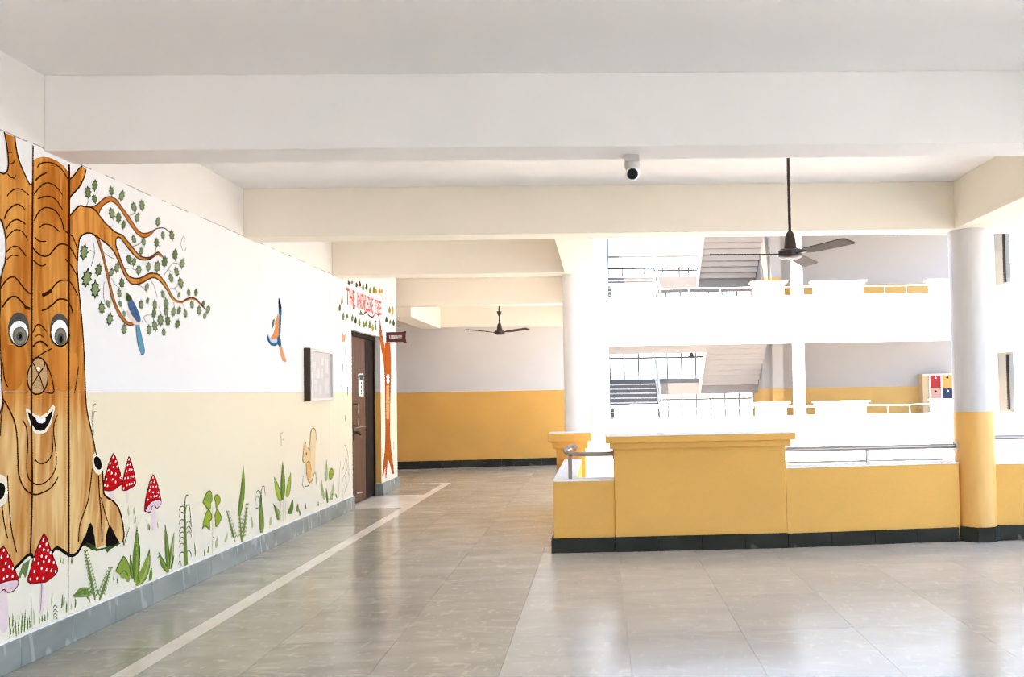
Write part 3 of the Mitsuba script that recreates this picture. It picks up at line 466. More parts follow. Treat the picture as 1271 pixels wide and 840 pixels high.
('painted_tree__eye_001', 'wide cartoon eye with grey lid, white eyeball and grey ringed iris', [('lid',3,'p',0,0,[4820,1826,4817,1802,4809,1780,4796,1760,4779,1744,4759,1734,4739,1730,4718,1732,4699,1739,4683,1753,4670,1770,4662,1791,4660,1814,4662,1837,4670,1859,4682,1879,4698,1894,4718,1905,4738,1910,4759,1909,4779,1902,4796,1889,4809,1871,4817,1850]),('white',4,'p',0,0,[4812,1804,4809,1785,4802,1766,4790,1750,4775,1737,4757,1728,4739,1725,4720,1726,4703,1732,4688,1743,4677,1758,4670,1775,4668,1794,4670,1813,4677,1831,4688,1847,4703,1860,4720,1869,4738,1873,4757,1873,4775,1867,4790,1856,4802,1841,4809,1824]),('grey',5,'p',0,0,[4799,1780,4797,1766,4792,1754,4783,1742,4772,1733,4759,1728,4746,1725,4732,1726,4719,1730,4709,1738,4700,1748,4695,1760,4693,1773,4695,1786,4700,1798,4708,1810,4719,1819,4732,1825,4745,1827,4759,1827,4772,1823,4783,1815,4791,1805,4797,1793]),('taupe',6,'p',0,0,[4787,1777,4786,1765,4782,1754,4775,1745,4766,1737,4756,1732,4746,1730,4735,1731,4725,1735,4716,1741,4710,1750,4706,1760,4704,1771,4706,1782,4710,1793,4716,1803,4725,1810,4735,1815,4745,1818,4756,1817,4766,1813,4775,1807,4782,1798,4786,1788]),('slate',7,'p',0,0,[4773,1764,4772,1755,4770,1747,4765,1739,4759,1733,4753,1729,4746,1728,4738,1729,4732,1732,4726,1737,4722,1744,4719,1752,4718,1760,4719,1769,4722,1778,4726,1785,4732,1791,4738,1795,4745,1797,4753,1796,4759,1793,4765,1788,4770,1781,4772,1773]),('black',8,'p',0,0,[4759,1761,4759,1756,4758,1751,4755,1747,4752,1744,4749,1742,4746,1741,4742,1742,4739,1743,4736,1746,4734,1750,4732,1754,4732,1759,4732,1764,4733,1768,4736,1772,4739,1776,4742,1778,4745,1779,4749,1778,4752,1777,4755,1774,4758,1770,4759,1766]),('black',9,'s',1,8,[4657,1777,4684,1738,4739,1720,4795,1740,4823,1789])]),
('painted_tree__nose', 'spiral knot nose in pale tan', [('tan',3,'p',0,0,[4638,1548,4635,1523,4627,1498,4614,1478,4597,1462,4578,1452,4557,1449,4536,1452,4517,1462,4501,1477,4489,1497,4481,1520,4478,1545,4481,1570,4488,1594,4501,1614,4517,1630,4536,1641,4556,1645,4577,1642,4597,1633,4613,1618,4627,1598,4635,1574]),('brown',4,'s',1,8,[4641,1549,4628,1612,4582,1644,4544,1642,4506,1607,4478,1545,4488,1484,4525,1449,4563,1444,4602,1458,4635,1503,4641,1549]),('brown',4,'s',1,8,[4512,1625,4544,1644,4582,1646,4614,1625,4608,1597,4576,1565,4538,1520,4506,1484]),('brown',4,'s',1,8,[4518,1617,4544,1587,4582,1529,4608,1467]),('cream',4,'p',0,0,[4578,1585,4577,1581,4574,1577,4569,1574,4563,1573,4557,1574,4552,1576,4549,1580,4548,1584,4549,1589,4552,1593,4557,1595,4563,1596,4569,1596,4574,1593,4577,1590]),('taupe',4,'s',1,4,[4525,1511,4557,1520,4589,1507]),('taupe',4,'s',1,4,[4525,1493,4557,1502,4589,1489]),('taupe',4,'s',1,4,[4525,1475,4557,1484,4589,1471])]),
('painted_tree__mouth', 'open smiling mouth, black with one white tooth', [('rim',3,'p',0,0,[4464,1366,4482,1368,4532,1334,4583,1321,4635,1340,4685,1387,4702,1370,4688,1325,4668,1275,4629,1232,4583,1219,4539,1228,4507,1260,4482,1309]),('black',4,'p',0,0,[4482,1348,4507,1335,4548,1309,4583,1301,4622,1311,4648,1331,4682,1355,4675,1321,4648,1276,4616,1246,4583,1240,4545,1249,4520,1273,4495,1309]),('white',5,'p',1,0,[4546,1311,4583,1303,4619,1311,4616,1291,4590,1282,4558,1289])]),
('painted_tree__hollow', 'black hollow with a white ring', [('rim',3,'p',0,0,[5145,1017,5147,998,5145,980,5140,965,5131,954,5120,947,5106,945,5092,948,5078,955,5065,967,5054,982,5046,1000,5041,1018,5039,1037,5041,1054,5046,1069,5055,1080,5066,1088,5079,1090,5093,1088,5107,1080,5120,1069,5131,1054,5140,1036]),('black',4,'p',0,0,[5126,1020,5130,1007,5130,994,5126,984,5119,977,5109,975,5098,976,5087,982,5076,991,5066,1002,5059,1015,5056,1029,5056,1041,5059,1051,5066,1057,5076,1060,5087,1059,5098,1054,5109,1045,5119,1033])]),
('painted_tree__hollow_001', 'black hollow with a white ring', [('rim',3,'p',1,0,[4207,992,4251,1028,4295,1027,4329,999,4341,951,4330,894,4296,865,4230,883]),('black',4,'p',1,0,[4218,974,4256,990,4295,984,4315,963,4313,929,4290,903,4240,914])]),
('painted_tree__hollow_002', 'black gap between the roots over green grass', [('black',3,'p',0,0,[4954,542,4969,582,4984,608,5007,653,5022,663,5041,637,5061,570,5074,504,5007,512])]),
('painted_tree__hollow_003', 'black gap between the roots over green grass', [('black',3,'p',0,0,[5169,496,5178,560,5198,601,5223,610,5240,589,5274,540,5317,489,5249,476])]),
('painted_grass', 'strip of dark green painted grass below the painted tree roots', [('leafdk',3,'p',0,0,[4939,540,4991,549,5061,517,5085,492,5141,486,5190,487,5249,481,5300,492,5335,480,5274,471,5215,462,5190,447,5165,477,5117,476,5085,478,5030,498,4984,526]),('leafdk',3,'s',1,6,[5370,463,5388,502,5424,564]),('leafdk',3,'s',1,8,[5361,465,5361,527])]),
('painted_tree__branch', 'thin hanging branch of the painted tree', [('bark2',2,'p',0,0,[5044,2431,5076,2412,5100,2376,5132,2321,5157,2265,5173,2211,5198,2153,5224,2079,5249,2030,5301,1963,5362,1916,5435,1896,5481,1908,5471,1923,5425,1916,5380,1934,5336,1966,5292,2009,5258,2063,5228,2131,5198,2210,5173,2272,5149,2329,5124,2381,5092,2425]),('brown',3,'s',1,6,[5044,2431,5076,2412,5100,2376,5132,2321,5157,2265,5173,2211,5198,2153,5224,2079,5249,2030,5301,1963,5362,1916,5435,1896,5481,1908]),('brown',3,'s',1,6,[5092,2425,5124,2381,5149,2329,5173,2272,5198,2210,5228,2131,5258,2063,5292,2009,5336,1966,5380,1934,5425,1916,5471,1923])]),
('painted_tree__branch_001', 'thin upper branch of the painted tree', [('bark2',2,'p',0,0,[5028,2592,5084,2620,5124,2653,5173,2687,5224,2705,5267,2705,5310,2689,5354,2662,5408,2632,5463,2595,5510,2561,5558,2543,5616,2546,5685,2572,5767,2611,5716,2575,5655,2532,5586,2513,5519,2522,5472,2548,5426,2576,5363,2622,5310,2657,5267,2673,5224,2674,5165,2644,5124,2604,5100,2563]),('brown',3,'s',1,7,[5028,2592,5084,2620,5124,2653,5173,2687,5224,2705,5267,2705,5310,2689,5354,2662,5408,2632,5463,2595,5510,2561,5558,2543,5616,2546,5685,2572,5767,2611,5851,2631,5905,2624,5960,2606]),('brown',3,'s',1,6,[5100,2563,5124,2604,5165,2644,5224,2674,5267,2673,5310,2657,5363,2622,5426,2576,5472,2548,5519,2522,5586,2513,5655,2532,5716,2575])]),
('painted_tree__twig', 'thin grey brown twigs between the painted leaves', [('twig',2,'s',1,4,[5005,2632,4981,2587]),('twig',2,'s',1,5,[5426,2625,5491,2661,5520,2706]),('twig',2,'s',1,5,[5454,2425,5519,2448,5577,2481]),('twig',2,'s',1,5,[5746,2444,5756,2486,5808,2489]),('twig',2,'s',1,5,[5381,2268,5435,2279]),('twig',2,'s',1,5,[5463,2281,5500,2276,5538,2287]),('twig',2,'s',1,5,[5850,2288,5915,2350,5970,2394,6037,2405,6106,2392]),('twig',2,'s',1,5,[5904,2343,5970,2329]),('twig',2,'s',1,5,[5936,2207,5991,2214,6048,2245]),('twig',2,'s',1,5,[5991,2214,6036,2196]),('twig',2,'s',1,4,[5052,2373,5060,2309,5028,2229]),('twig',2,'s',1,4,[4989,2312,5028,2324,5060,2314]),('twig',2,'s',1,4,[5140,2338,5207,2319,5258,2312]),('twig',2,'s',1,4,[5232,2183,5266,2152,5327,2129]),('twig',2,'s',1,5,[5490,2177,5576,2172,5634,2140]),('twig',2,'s',1,5,[5684,2231,5725,2197,5766,2122]),('twig',2,'s',1,5,[5575,1929,5595,1964,5634,1984,5694,1990]),('twig',2,'s',1,5,[5595,1964,5624,1934]),('twig',2,'s',1,5,[5980,2112,6002,2073]),('twig',2,'s',1,5,[6105,2120,6140,2081]),('twig',2,'s',1,4,[5157,2147,5149,2065,5173,2007]),('twig',2,'s',1,5,[5786,2062,5817,2008]),('twig',2,'s',1,4,[5215,2094,5224,2022]),('twig',2,'s',1,4,[5190,2491,5249,2524])]),
('painted_tree__leaf', None, [('leafdk2',2,'p',0,0,[4992,2719,5004,2704,5020,2712,5016,2693,5033,2688,5020,2674,5027,2659,5009,2651,5004,2631,4990,2645,4971,2643,4976,2661,4961,2668,4976,2681,4968,2697,4984,2698]),('leafmd',3,'p',0,0,[4994,2707,5002,2696,5013,2702,5010,2688,5023,2684,5013,2674,5019,2663,5006,2657,5002,2643,4992,2653,4978,2652,4982,2665,4971,2670,4982,2679,4976,2691,4988,2692])]),
('painted_tree__leaf_001', None, [('leafdk2',2,'p',0,0,[5068,2781,5076,2765,5092,2772,5084,2753,5099,2747,5084,2734,5088,2719,5070,2711,5062,2692,5051,2707,5034,2707,5042,2725,5029,2732,5046,2745,5042,2761,5057,2761]),('leafmd',3,'p',0,0,[5067,2769,5073,2757,5084,2762,5079,2748,5089,2744,5078,2734,5081,2723,5068,2718,5062,2704,5054,2715,5042,2715,5048,2728,5039,2733,5051,2742,5048,2754,5059,2754])]),
('painted_tree__leaf_002', None, [('leafdk2',2,'p',0,0,[5047,2682,5060,2672,5071,2679,5072,2665,5087,2663,5079,2651,5088,2641,5075,2634,5074,2619,5059,2628,5044,2625,5045,2638,5031,2642,5041,2653,5031,2664,5044,2666]),('leafmd',3,'p',0,0,[5051,2673,5060,2666,5068,2671,5068,2661,5079,2659,5073,2651,5080,2644,5071,2638,5070,2627,5059,2634,5049,2632,5049,2641,5039,2644,5046,2652,5039,2660,5049,2662])]),
('painted_tree__leaf_003', None, [('leafdk2',2,'p',0,0,[5228,2779,5238,2767,5251,2774,5248,2758,5263,2755,5252,2743,5259,2732,5244,2724,5239,2708,5227,2719,5211,2718,5214,2732,5202,2737,5214,2748,5207,2761,5221,2762]),('leafmd',3,'p',0,0,[5229,2769,5236,2761,5246,2766,5244,2754,5254,2752,5246,2743,5251,2735,5240,2730,5237,2718,5228,2726,5217,2725,5219,2735,5210,2739,5219,2747,5214,2756,5224,2757])]),
('painted_tree__leaf_004', None, [('leafdk2',2,'p',0,0,[5362,2786,5365,2769,5383,2774,5370,2755,5382,2747,5364,2735,5364,2718,5345,2713,5331,2694,5325,2711,5309,2713,5321,2730,5311,2740,5330,2751,5331,2769,5346,2767]),('leaflt',3,'p',0,0,[5358,2773,5360,2761,5372,2765,5363,2751,5372,2745,5359,2736,5359,2724,5345,2720,5335,2706,5331,2719,5319,2720,5328,2733,5321,2740,5334,2748,5335,2761,5346,2759])]),
('painted_tree__leaf_005', None, [('leafdk2',2,'p',0,0,[5472,2736,5486,2723,5501,2732,5499,2714,5517,2711,5506,2697,5515,2685,5498,2677,5495,2659,5478,2670,5459,2668,5462,2684,5446,2689,5460,2702,5450,2715,5466,2717]),('leaflt',3,'p',0,0,[5475,2725,5485,2716,5496,2722,5494,2709,5507,2707,5499,2697,5506,2688,5493,2682,5491,2669,5479,2678,5466,2676,5467,2687,5456,2691,5466,2700,5459,2710,5471,2712])]),
('painted_tree__leaf_006', None, [('leafdk2',2,'p',0,0,[5571,2774,5585,2759,5602,2768,5598,2748,5617,2744,5603,2730,5611,2716,5592,2707,5586,2687,5570,2701,5549,2699,5554,2716,5537,2723,5554,2736,5545,2752,5563,2753]),('leaflt',3,'p',0,0,[5573,2762,5583,2751,5595,2757,5592,2743,5606,2740,5596,2730,5602,2720,5588,2713,5584,2699,5572,2709,5557,2707,5560,2720,5548,2725,5560,2734,5554,2746,5567,2747])]),
('painted_tree__leaf_007', None, [('leafdk2',2,'p',0,0,[5533,2676,5537,2660,5553,2665,5542,2648,5554,2641,5538,2630,5539,2615,5521,2610,5509,2593,5502,2609,5487,2610,5497,2626,5487,2634,5505,2644,5504,2660,5518,2658]),('leaflt',3,'p',0,0,[5529,2664,5532,2653,5544,2657,5536,2644,5545,2639,5533,2631,5534,2621,5521,2617,5512,2605,5507,2616,5496,2617,5503,2628,5496,2634,5509,2641,5508,2653,5518,2652])]),
('painted_tree__leaf_008', None, [('leafdk2',2,'p',0,0,[5223,2640,5239,2627,5254,2636,5253,2617,5272,2614,5261,2600,5272,2587,5255,2577,5253,2558,5234,2571,5215,2568,5216,2585,5199,2590,5213,2603,5201,2618,5218,2620]),('leaflt',3,'p',0,0,[5227,2629,5238,2619,5249,2626,5249,2612,5262,2610,5254,2599,5262,2590,5250,2583,5249,2570,5235,2578,5221,2576,5222,2589,5209,2592,5219,2602,5211,2613,5223,2614])]),
('painted_tree__leaf_009', None, [('leafdk2',2,'p',0,0,[5308,2631,5319,2617,5335,2624,5330,2605,5346,2601,5332,2587,5339,2573,5321,2565,5314,2547,5301,2561,5283,2560,5288,2577,5274,2584,5290,2596,5283,2612,5299,2612]),('leafmd',3,'p',0,0,[5309,2620,5317,2609,5328,2614,5324,2601,5336,2597,5326,2587,5331,2577,5318,2572,5313,2558,5303,2569,5290,2568,5294,2580,5284,2585,5295,2594,5290,2605,5302,2606])]),
('painted_tree__leaf_010', None, [('leafdk2',2,'p',0,0,[5370,2589,5376,2575,5390,2580,5382,2565,5393,2559,5380,2549,5382,2536,5367,2532,5358,2516,5350,2529,5336,2530,5344,2544,5334,2551,5349,2560,5347,2574,5359,2573]),('leafmd',3,'p',0,0,[5368,2579,5372,2569,5382,2573,5376,2561,5385,2557,5375,2550,5377,2541,5366,2537,5359,2526,5354,2536,5344,2536,5349,2546,5342,2552,5353,2558,5351,2568,5360,2567])]),
('painted_tree__leaf_011', None, [('leafdk2',2,'p',0,0,[5788,2705,5794,2689,5812,2695,5801,2676,5816,2670,5799,2658,5801,2643,5782,2637,5770,2619,5761,2635,5744,2636,5753,2652,5742,2660,5760,2671,5758,2687,5774,2686]),('leaflt',3,'p',0,0,[5785,2693,5790,2681,5802,2685,5795,2672,5805,2668,5793,2659,5795,2648,5781,2644,5772,2631,5766,2642,5753,2643,5760,2654,5752,2661,5765,2668,5764,2680,5775,2679])]),
('painted_tree__leaf_012', None, [('leafdk2',2,'p',0,0,[4973,2361,4980,2338,5001,2344,4988,2320,5005,2309,4984,2294,4986,2273,4963,2267,4949,2243,4938,2265,4917,2269,4930,2290,4916,2303,4938,2316,4936,2339,4955,2336]),('leaflt',3,'p',0,0,[4969,2345,4974,2328,4989,2333,4980,2315,4992,2307,4977,2296,4979,2281,4962,2276,4951,2259,4944,2275,4929,2278,4938,2293,4928,2303,4944,2312,4943,2329,4956,2327])]),
('painted_tree__leaf_013', None, [('leafdk2',2,'p',0,0,[4968,2080,4961,2107,4936,2101,4952,2128,4932,2141,4957,2159,4954,2183,4982,2190,4999,2218,5011,2191,5037,2186,5021,2161,5038,2145,5010,2130,5012,2102,4990,2107]),('leaflt',3,'p',0,0,[4973,2098,4968,2118,4950,2114,4961,2134,4947,2143,4965,2156,4963,2174,4983,2178,4996,2199,5004,2179,5023,2176,5011,2157,5023,2146,5003,2135,5005,2115,4989,2119])]),
('painted_tree__leaf_014', None, [('leafdk2',2,'p',0,0,[5114,2265,5119,2246,5138,2251,5125,2230,5140,2221,5121,2208,5123,2190,5102,2185,5089,2165,5081,2185,5063,2188,5074,2206,5063,2218,5082,2228,5082,2248,5098,2245]),('leafmd',3,'p',0,0,[5110,2252,5114,2237,5127,2241,5118,2226,5129,2219,5115,2210,5116,2197,5102,2194,5092,2179,5086,2193,5073,2195,5081,2209,5073,2217,5087,2225,5087,2239,5098,2237])]),
('painted_tree__leaf_015', None, [('leafdk2',2,'p',0,0,[5065,2026,5052,2050,5030,2043,5039,2069,5017,2080,5037,2097,5030,2119,5055,2127,5066,2154,5084,2130,5109,2128,5100,2104,5119,2091,5096,2075,5103,2050,5081,2053]),('leaflt',3,'p',0,0,[5066,2044,5056,2061,5040,2056,5047,2075,5031,2083,5046,2095,5040,2111,5059,2117,5067,2136,5079,2119,5098,2118,5091,2100,5105,2091,5088,2079,5093,2061,5077,2063])]),
('painted_tree__leaf_016', None, [('leafdk2',2,'p',0,0,[5217,2182,5215,2197,5201,2194,5212,2209,5202,2217,5217,2226,5217,2240,5233,2243,5245,2258,5249,2242,5263,2239,5253,2226,5261,2216,5244,2209,5243,2194,5231,2197]),('leaflt',3,'p',0,0,[5221,2192,5220,2203,5209,2201,5217,2212,5210,2218,5221,2224,5221,2234,5233,2236,5241,2247,5245,2236,5255,2234,5247,2224,5253,2217,5241,2212,5240,2201,5232,2203])]),
('painted_tree__leaf_017', None, [('leafdk2',2,'p',0,0,[5302,2301,5307,2285,5323,2290,5313,2273,5326,2265,5311,2255,5313,2240,5296,2236,5285,2219,5277,2235,5262,2237,5271,2252,5260,2261,5277,2270,5275,2286,5289,2284]),('leaflt',3,'p',0,0,[5299,2290,5303,2278,5314,2281,5308,2269,5317,2264,5306,2256,5307,2246,5295,2243,5287,2230,5281,2242,5270,2243,5277,2254,5269,2261,5281,2267,5280,2279,5290,2277])]),
('painted_tree__leaf_018', None, [('leafdk2',2,'p',0,0,[5468,2512,5482,2501,5494,2508,5495,2494,5511,2492,5503,2480,5513,2470,5499,2462,5498,2448,5482,2457,5465,2455,5465,2468,5450,2472,5461,2483,5450,2494,5465,2496]),('leaflt',3,'p',0,0,[5471,2503,5482,2495,5491,2500,5491,2490,5503,2488,5497,2480,5504,2473,5494,2467,5494,2456,5482,2463,5470,2461,5470,2471,5459,2474,5467,2482,5459,2490,5469,2491])]),
('painted_tree__leaf_019', None, [('leafdk2',2,'p',0,0,[5584,2518,5598,2507,5611,2514,5611,2499,5627,2497,5618,2485,5627,2474,5612,2467,5611,2451,5594,2461,5577,2459,5578,2473,5563,2478,5575,2489,5565,2500,5580,2502]),('leaflt',3,'p',0,0,[5587,2509,5597,2501,5607,2506,5607,2495,5619,2493,5612,2485,5619,2477,5608,2471,5607,2460,5595,2468,5583,2466,5583,2476,5572,2479,5581,2487,5574,2496,5584,2497])]),
('painted_tree__leaf_020', None, [('leafdk2',2,'p',0,0,[5572,2447,5578,2434,5592,2439,5585,2424,5597,2419,5584,2409,5587,2397,5572,2393,5564,2378,5555,2391,5541,2392,5548,2405,5538,2412,5552,2420,5549,2434,5562,2432]),('leaflt',3,'p',0,0,[5571,2438,5575,2428,5585,2432,5580,2421,5589,2417,5579,2410,5582,2402,5570,2398,5565,2388,5559,2397,5548,2398,5553,2407,5546,2412,5556,2418,5554,2428,5563,2427])]),
('painted_tree__leaf_021', None, [('leafdk2',2,'p',0,0,[5755,2549,5766,2535,5783,2542,5777,2524,5794,2519,5779,2507,5786,2493,5768,2486,5761,2469,5747,2482,5728,2482,5734,2498,5719,2505,5736,2516,5729,2531,5745,2531]),('leafmd',3,'p',0,0,[5756,2538,5763,2528,5775,2532,5771,2520,5783,2516,5773,2507,5778,2497,5765,2492,5760,2480,5750,2489,5736,2489,5740,2501,5730,2506,5741,2514,5736,2525,5748,2525])]),
('painted_tree__leaf_022', None, [('leafdk2',2,'p',0,0,[5836,2611,5847,2599,5861,2605,5858,2590,5873,2587,5861,2575,5868,2564,5852,2558,5847,2542,5834,2554,5817,2553,5821,2566,5808,2572,5821,2582,5814,2594,5829,2595]),('leaflt',3,'p',0,0,[5838,2601,5845,2593,5856,2597,5853,2586,5864,2584,5855,2576,5860,2567,5849,2563,5845,2552,5836,2560,5824,2559,5826,2569,5817,2573,5826,2580,5821,2589,5832,2590])]),
('painted_tree__leaf_023', None, [('leafdk2',2,'p',0,0,[5411,2372,5426,2360,5441,2367,5441,2351,5459,2348,5450,2335,5461,2323,5445,2315,5444,2297,5426,2309,5407,2307,5407,2322,5391,2327,5403,2339,5391,2352,5407,2354]),('leafmd',3,'p',0,0,[5415,2362,5426,2353,5437,2358,5437,2346,5450,2344,5443,2334,5451,2326,5440,2320,5439,2308,5426,2316,5412,2314,5413,2325,5400,2329,5409,2338,5401,2347,5412,2349])]),
('painted_tree__leaf_024', None, [('leafdk2',2,'p',0,0,[5491,2364,5496,2350,5510,2354,5501,2339,5513,2332,5499,2323,5501,2310,5484,2306,5475,2290,5467,2304,5453,2306,5461,2320,5451,2328,5467,2336,5466,2351,5478,2349]),('leaflt',3,'p',0,0,[5488,2354,5492,2344,5502,2347,5496,2336,5504,2331,5494,2324,5495,2314,5484,2311,5476,2300,5471,2311,5461,2312,5467,2322,5460,2328,5471,2334,5470,2344,5479,2343])]),
('painted_tree__leaf_025', None, [('leafdk2',2,'p',0,0,[5545,2324,5552,2308,5569,2313,5560,2295,5575,2288,5559,2277,5563,2262,5544,2257,5534,2239,5523,2255,5506,2257,5514,2273,5502,2282,5520,2292,5517,2308,5532,2306]),('leaflt',3,'p',0,0,[5543,2313,5548,2301,5561,2305,5554,2292,5565,2286,5553,2278,5556,2267,5542,2264,5535,2251,5527,2262,5515,2264,5521,2275,5512,2282,5525,2289,5522,2301,5534,2299])]),
('painted_tree__leaf_026', None, [('leafdk2',2,'p',0,0,[5658,2362,5667,2347,5683,2353,5676,2336,5691,2330,5676,2318,5681,2304,5663,2299,5655,2282,5643,2296,5625,2297,5632,2312,5619,2320,5636,2330,5631,2346,5647,2345]),('leaflt',3,'p',0,0,[5657,2351,5663,2340,5675,2344,5670,2332,5681,2327,5670,2319,5674,2309,5661,2305,5655,2293,5646,2303,5633,2304,5639,2315,5629,2321,5641,2328,5638,2339,5649,2338])]),
('painted_tree__leaf_027', None, [('leafdk2',2,'p',0,0,[5777,2390,5785,2371,5806,2377,5794,2356,5812,2347,5792,2333,5796,2316,5772,2310,5759,2289,5747,2307,5726,2310,5737,2328,5723,2339,5744,2351,5741,2370,5760,2368]),('leaflt',3,'p',0,0,[5774,2376,5780,2362,5795,2366,5787,2351,5800,2345,5785,2335,5788,2322,5771,2318,5761,2302,5753,2316,5737,2318,5745,2331,5735,2339,5750,2348,5748,2362,5762,2360])]),
('painted_tree__leaf_028', None, [('leafdk2',2,'p',0,0,[5870,2440,5880,2421,5901,2428,5890,2406,5909,2398,5888,2383,5893,2365,5868,2359,5856,2337,5843,2356,5820,2358,5831,2377,5816,2388,5838,2400,5834,2420,5854,2418]),('leafmd',3,'p',0,0,[5868,2426,5875,2412,5890,2417,5882,2401,5896,2395,5881,2385,5884,2372,5866,2367,5857,2351,5848,2365,5831,2366,5839,2380,5828,2388,5844,2397,5841,2411,5856,2410])]),
('painted_tree__leaf_029', None, [('leafdk2',2,'p',0,0,[5348,2128,5337,2142,5322,2137,5327,2154,5311,2159,5324,2171,5317,2184,5334,2190,5339,2207,5353,2193,5370,2193,5365,2178,5379,2170,5365,2160,5372,2144,5356,2145]),('leafmd',3,'p',0,0,[5347,2139,5339,2149,5328,2145,5332,2157,5320,2161,5329,2170,5325,2180,5337,2184,5341,2196,5350,2186,5363,2186,5360,2175,5370,2169,5359,2162,5364,2151,5353,2151])]),
('painted_tree__leaf_030', None, [('leafdk2',2,'p',0,0,[5323,2062,5313,2074,5301,2069,5304,2084,5290,2088,5300,2098,5293,2110,5307,2115,5311,2129,5323,2118,5338,2118,5335,2105,5348,2098,5336,2089,5343,2076,5330,2077]),('leaflt',3,'p',0,0,[5322,2071,5315,2080,5306,2076,5308,2087,5298,2090,5305,2098,5300,2106,5310,2110,5313,2120,5322,2112,5333,2112,5331,2102,5340,2098,5331,2091,5336,2082,5326,2082])]),
('painted_tree__leaf_031', None, [('leafdk2',2,'p',0,0,[5621,2144,5618,2158,5604,2155,5614,2169,5604,2176,5619,2185,5618,2197,5634,2200,5645,2214,5651,2200,5665,2198,5655,2185,5663,2177,5647,2169,5647,2155,5635,2158]),('leaflt',3,'p',0,0,[5625,2154,5623,2164,5613,2162,5620,2172,5612,2177,5623,2183,5623,2192,5634,2194,5642,2205,5646,2194,5656,2192,5649,2183,5655,2177,5644,2172,5644,2162,5635,2164])]),
('painted_tree__leaf_032', None, [('leafdk2',2,'p',0,0,[5415,2065,5405,2074,5396,2070,5397,2081,5385,2084,5392,2092,5386,2100,5397,2105,5398,2116,5409,2108,5422,2108,5420,2098,5431,2094,5422,2086,5429,2077,5418,2077]),('leaflt',3,'p',0,0,[5413,2072,5406,2078,5399,2075,5400,2084,5391,2086,5396,2092,5392,2098,5400,2101,5401,2109,5409,2103,5418,2103,5417,2096,5425,2093,5418,2087,5423,2081,5415,2080])]),
('painted_tree__leaf_033', None, [('leafdk2',2,'p',0,0,[5952,2643,5967,2629,5985,2637,5981,2618,6002,2614,5987,2599,5997,2585,5977,2576,5971,2557,5953,2571,5931,2569,5935,2586,5917,2593,5934,2606,5924,2621,5943,2623]),('leaflt',3,'p',0,0,[5954,2631,5965,2621,5978,2627,5975,2613,5990,2610,5980,2599,5987,2589,5972,2583,5968,2569,5955,2579,5939,2577,5942,2590,5929,2595,5941,2604,5934,2615,5948,2616])]),
('painted_tree__leaf_034', None, [('leafdk2',2,'p',0,0,[6005,2514,6017,2497,6038,2504,6030,2483,6050,2477,6032,2462,6039,2446,6016,2438,6007,2417,5990,2434,5968,2434,5976,2453,5958,2461,5979,2475,5971,2493,5992,2492]),('leafmd',3,'p',0,0,[6005,2501,6014,2488,6029,2493,6023,2478,6038,2474,6024,2463,6030,2451,6013,2445,6006,2430,5994,2442,5977,2443,5983,2456,5971,2462,5985,2472,5980,2485,5995,2485])]),
('painted_tree__leaf_035', None, [('leafdk2',2,'p',0,0,[6121,2464,6127,2446,6148,2451,6135,2431,6152,2423,6131,2410,6133,2394,6110,2388,6095,2368,6085,2386,6065,2389,6077,2406,6064,2417,6086,2428,6084,2446,6103,2444]),('leaflt',3,'p',0,0,[6117,2451,6122,2438,6137,2442,6127,2427,6139,2421,6124,2412,6126,2400,6109,2396,6098,2381,6091,2395,6076,2396,6085,2409,6075,2416,6092,2424,6090,2438,6104,2436])]),
('painted_tree__leaf_036', None, [('leafdk2',2,'p',0,0,[6045,2305,6026,2317,6010,2309,6009,2327,5988,2330,5999,2343,5985,2355,6004,2364,6004,2381,6025,2370,6047,2372,6047,2356,6067,2351,6053,2339,6067,2325,6048,2323]),('leaflt',3,'p',0,0,[6039,2315,6026,2325,6014,2319,6014,2331,5998,2333,6006,2343,5996,2352,6010,2358,6010,2371,6026,2363,6041,2364,6041,2353,6056,2349,6046,2340,6056,2330,6042,2329])]),
('painted_tree__leaf_037', None, [('leafdk2',2,'p',0,0,[5965,2246,5947,2259,5931,2251,5931,2268,5910,2272,5921,2285,5909,2297,5926,2305,5927,2322,5948,2311,5969,2313,5968,2297,5988,2292,5974,2280,5987,2266,5969,2264]),('leaflt',3,'p',0,0,[5960,2257,5947,2266,5936,2260,5935,2273,5921,2275,5928,2285,5919,2293,5932,2299,5933,2312,5948,2304,5963,2305,5963,2294,5977,2290,5967,2281,5976,2271,5963,2270])]),
('painted_tree__leaf_038', None, [('leafdk2',2,'p',0,0,[6098,2221,6079,2237,6060,2229,6061,2249,6037,2253,6052,2269,6038,2283,6060,2292,6063,2313,6086,2298,6111,2300,6109,2282,6131,2275,6113,2261,6127,2244,6105,2243]),('leaflt',3,'p',0,0,[6094,2234,6080,2245,6066,2239,6067,2254,6050,2257,6060,2268,6050,2279,6066,2286,6068,2301,6085,2290,6103,2291,6101,2278,6117,2273,6105,2263,6115,2250,6099,2250])]),
('painted_tree__leaf_039', None, [('leafdk2',2,'p',0,0,[6201,2176,6191,2188,6176,2183,6181,2198,6166,2203,6179,2213,6173,2224,6189,2229,6195,2244,6208,2232,6225,2231,6220,2218,6234,2212,6219,2203,6225,2190,6210,2191]),('leaflt',3,'p',0,0,[6201,2185,6193,2194,6183,2191,6186,2201,6175,2205,6184,2212,6180,2220,6192,2224,6196,2234,6206,2226,6218,2225,6214,2216,6224,2211,6214,2205,6218,2195,6207,2196])]),
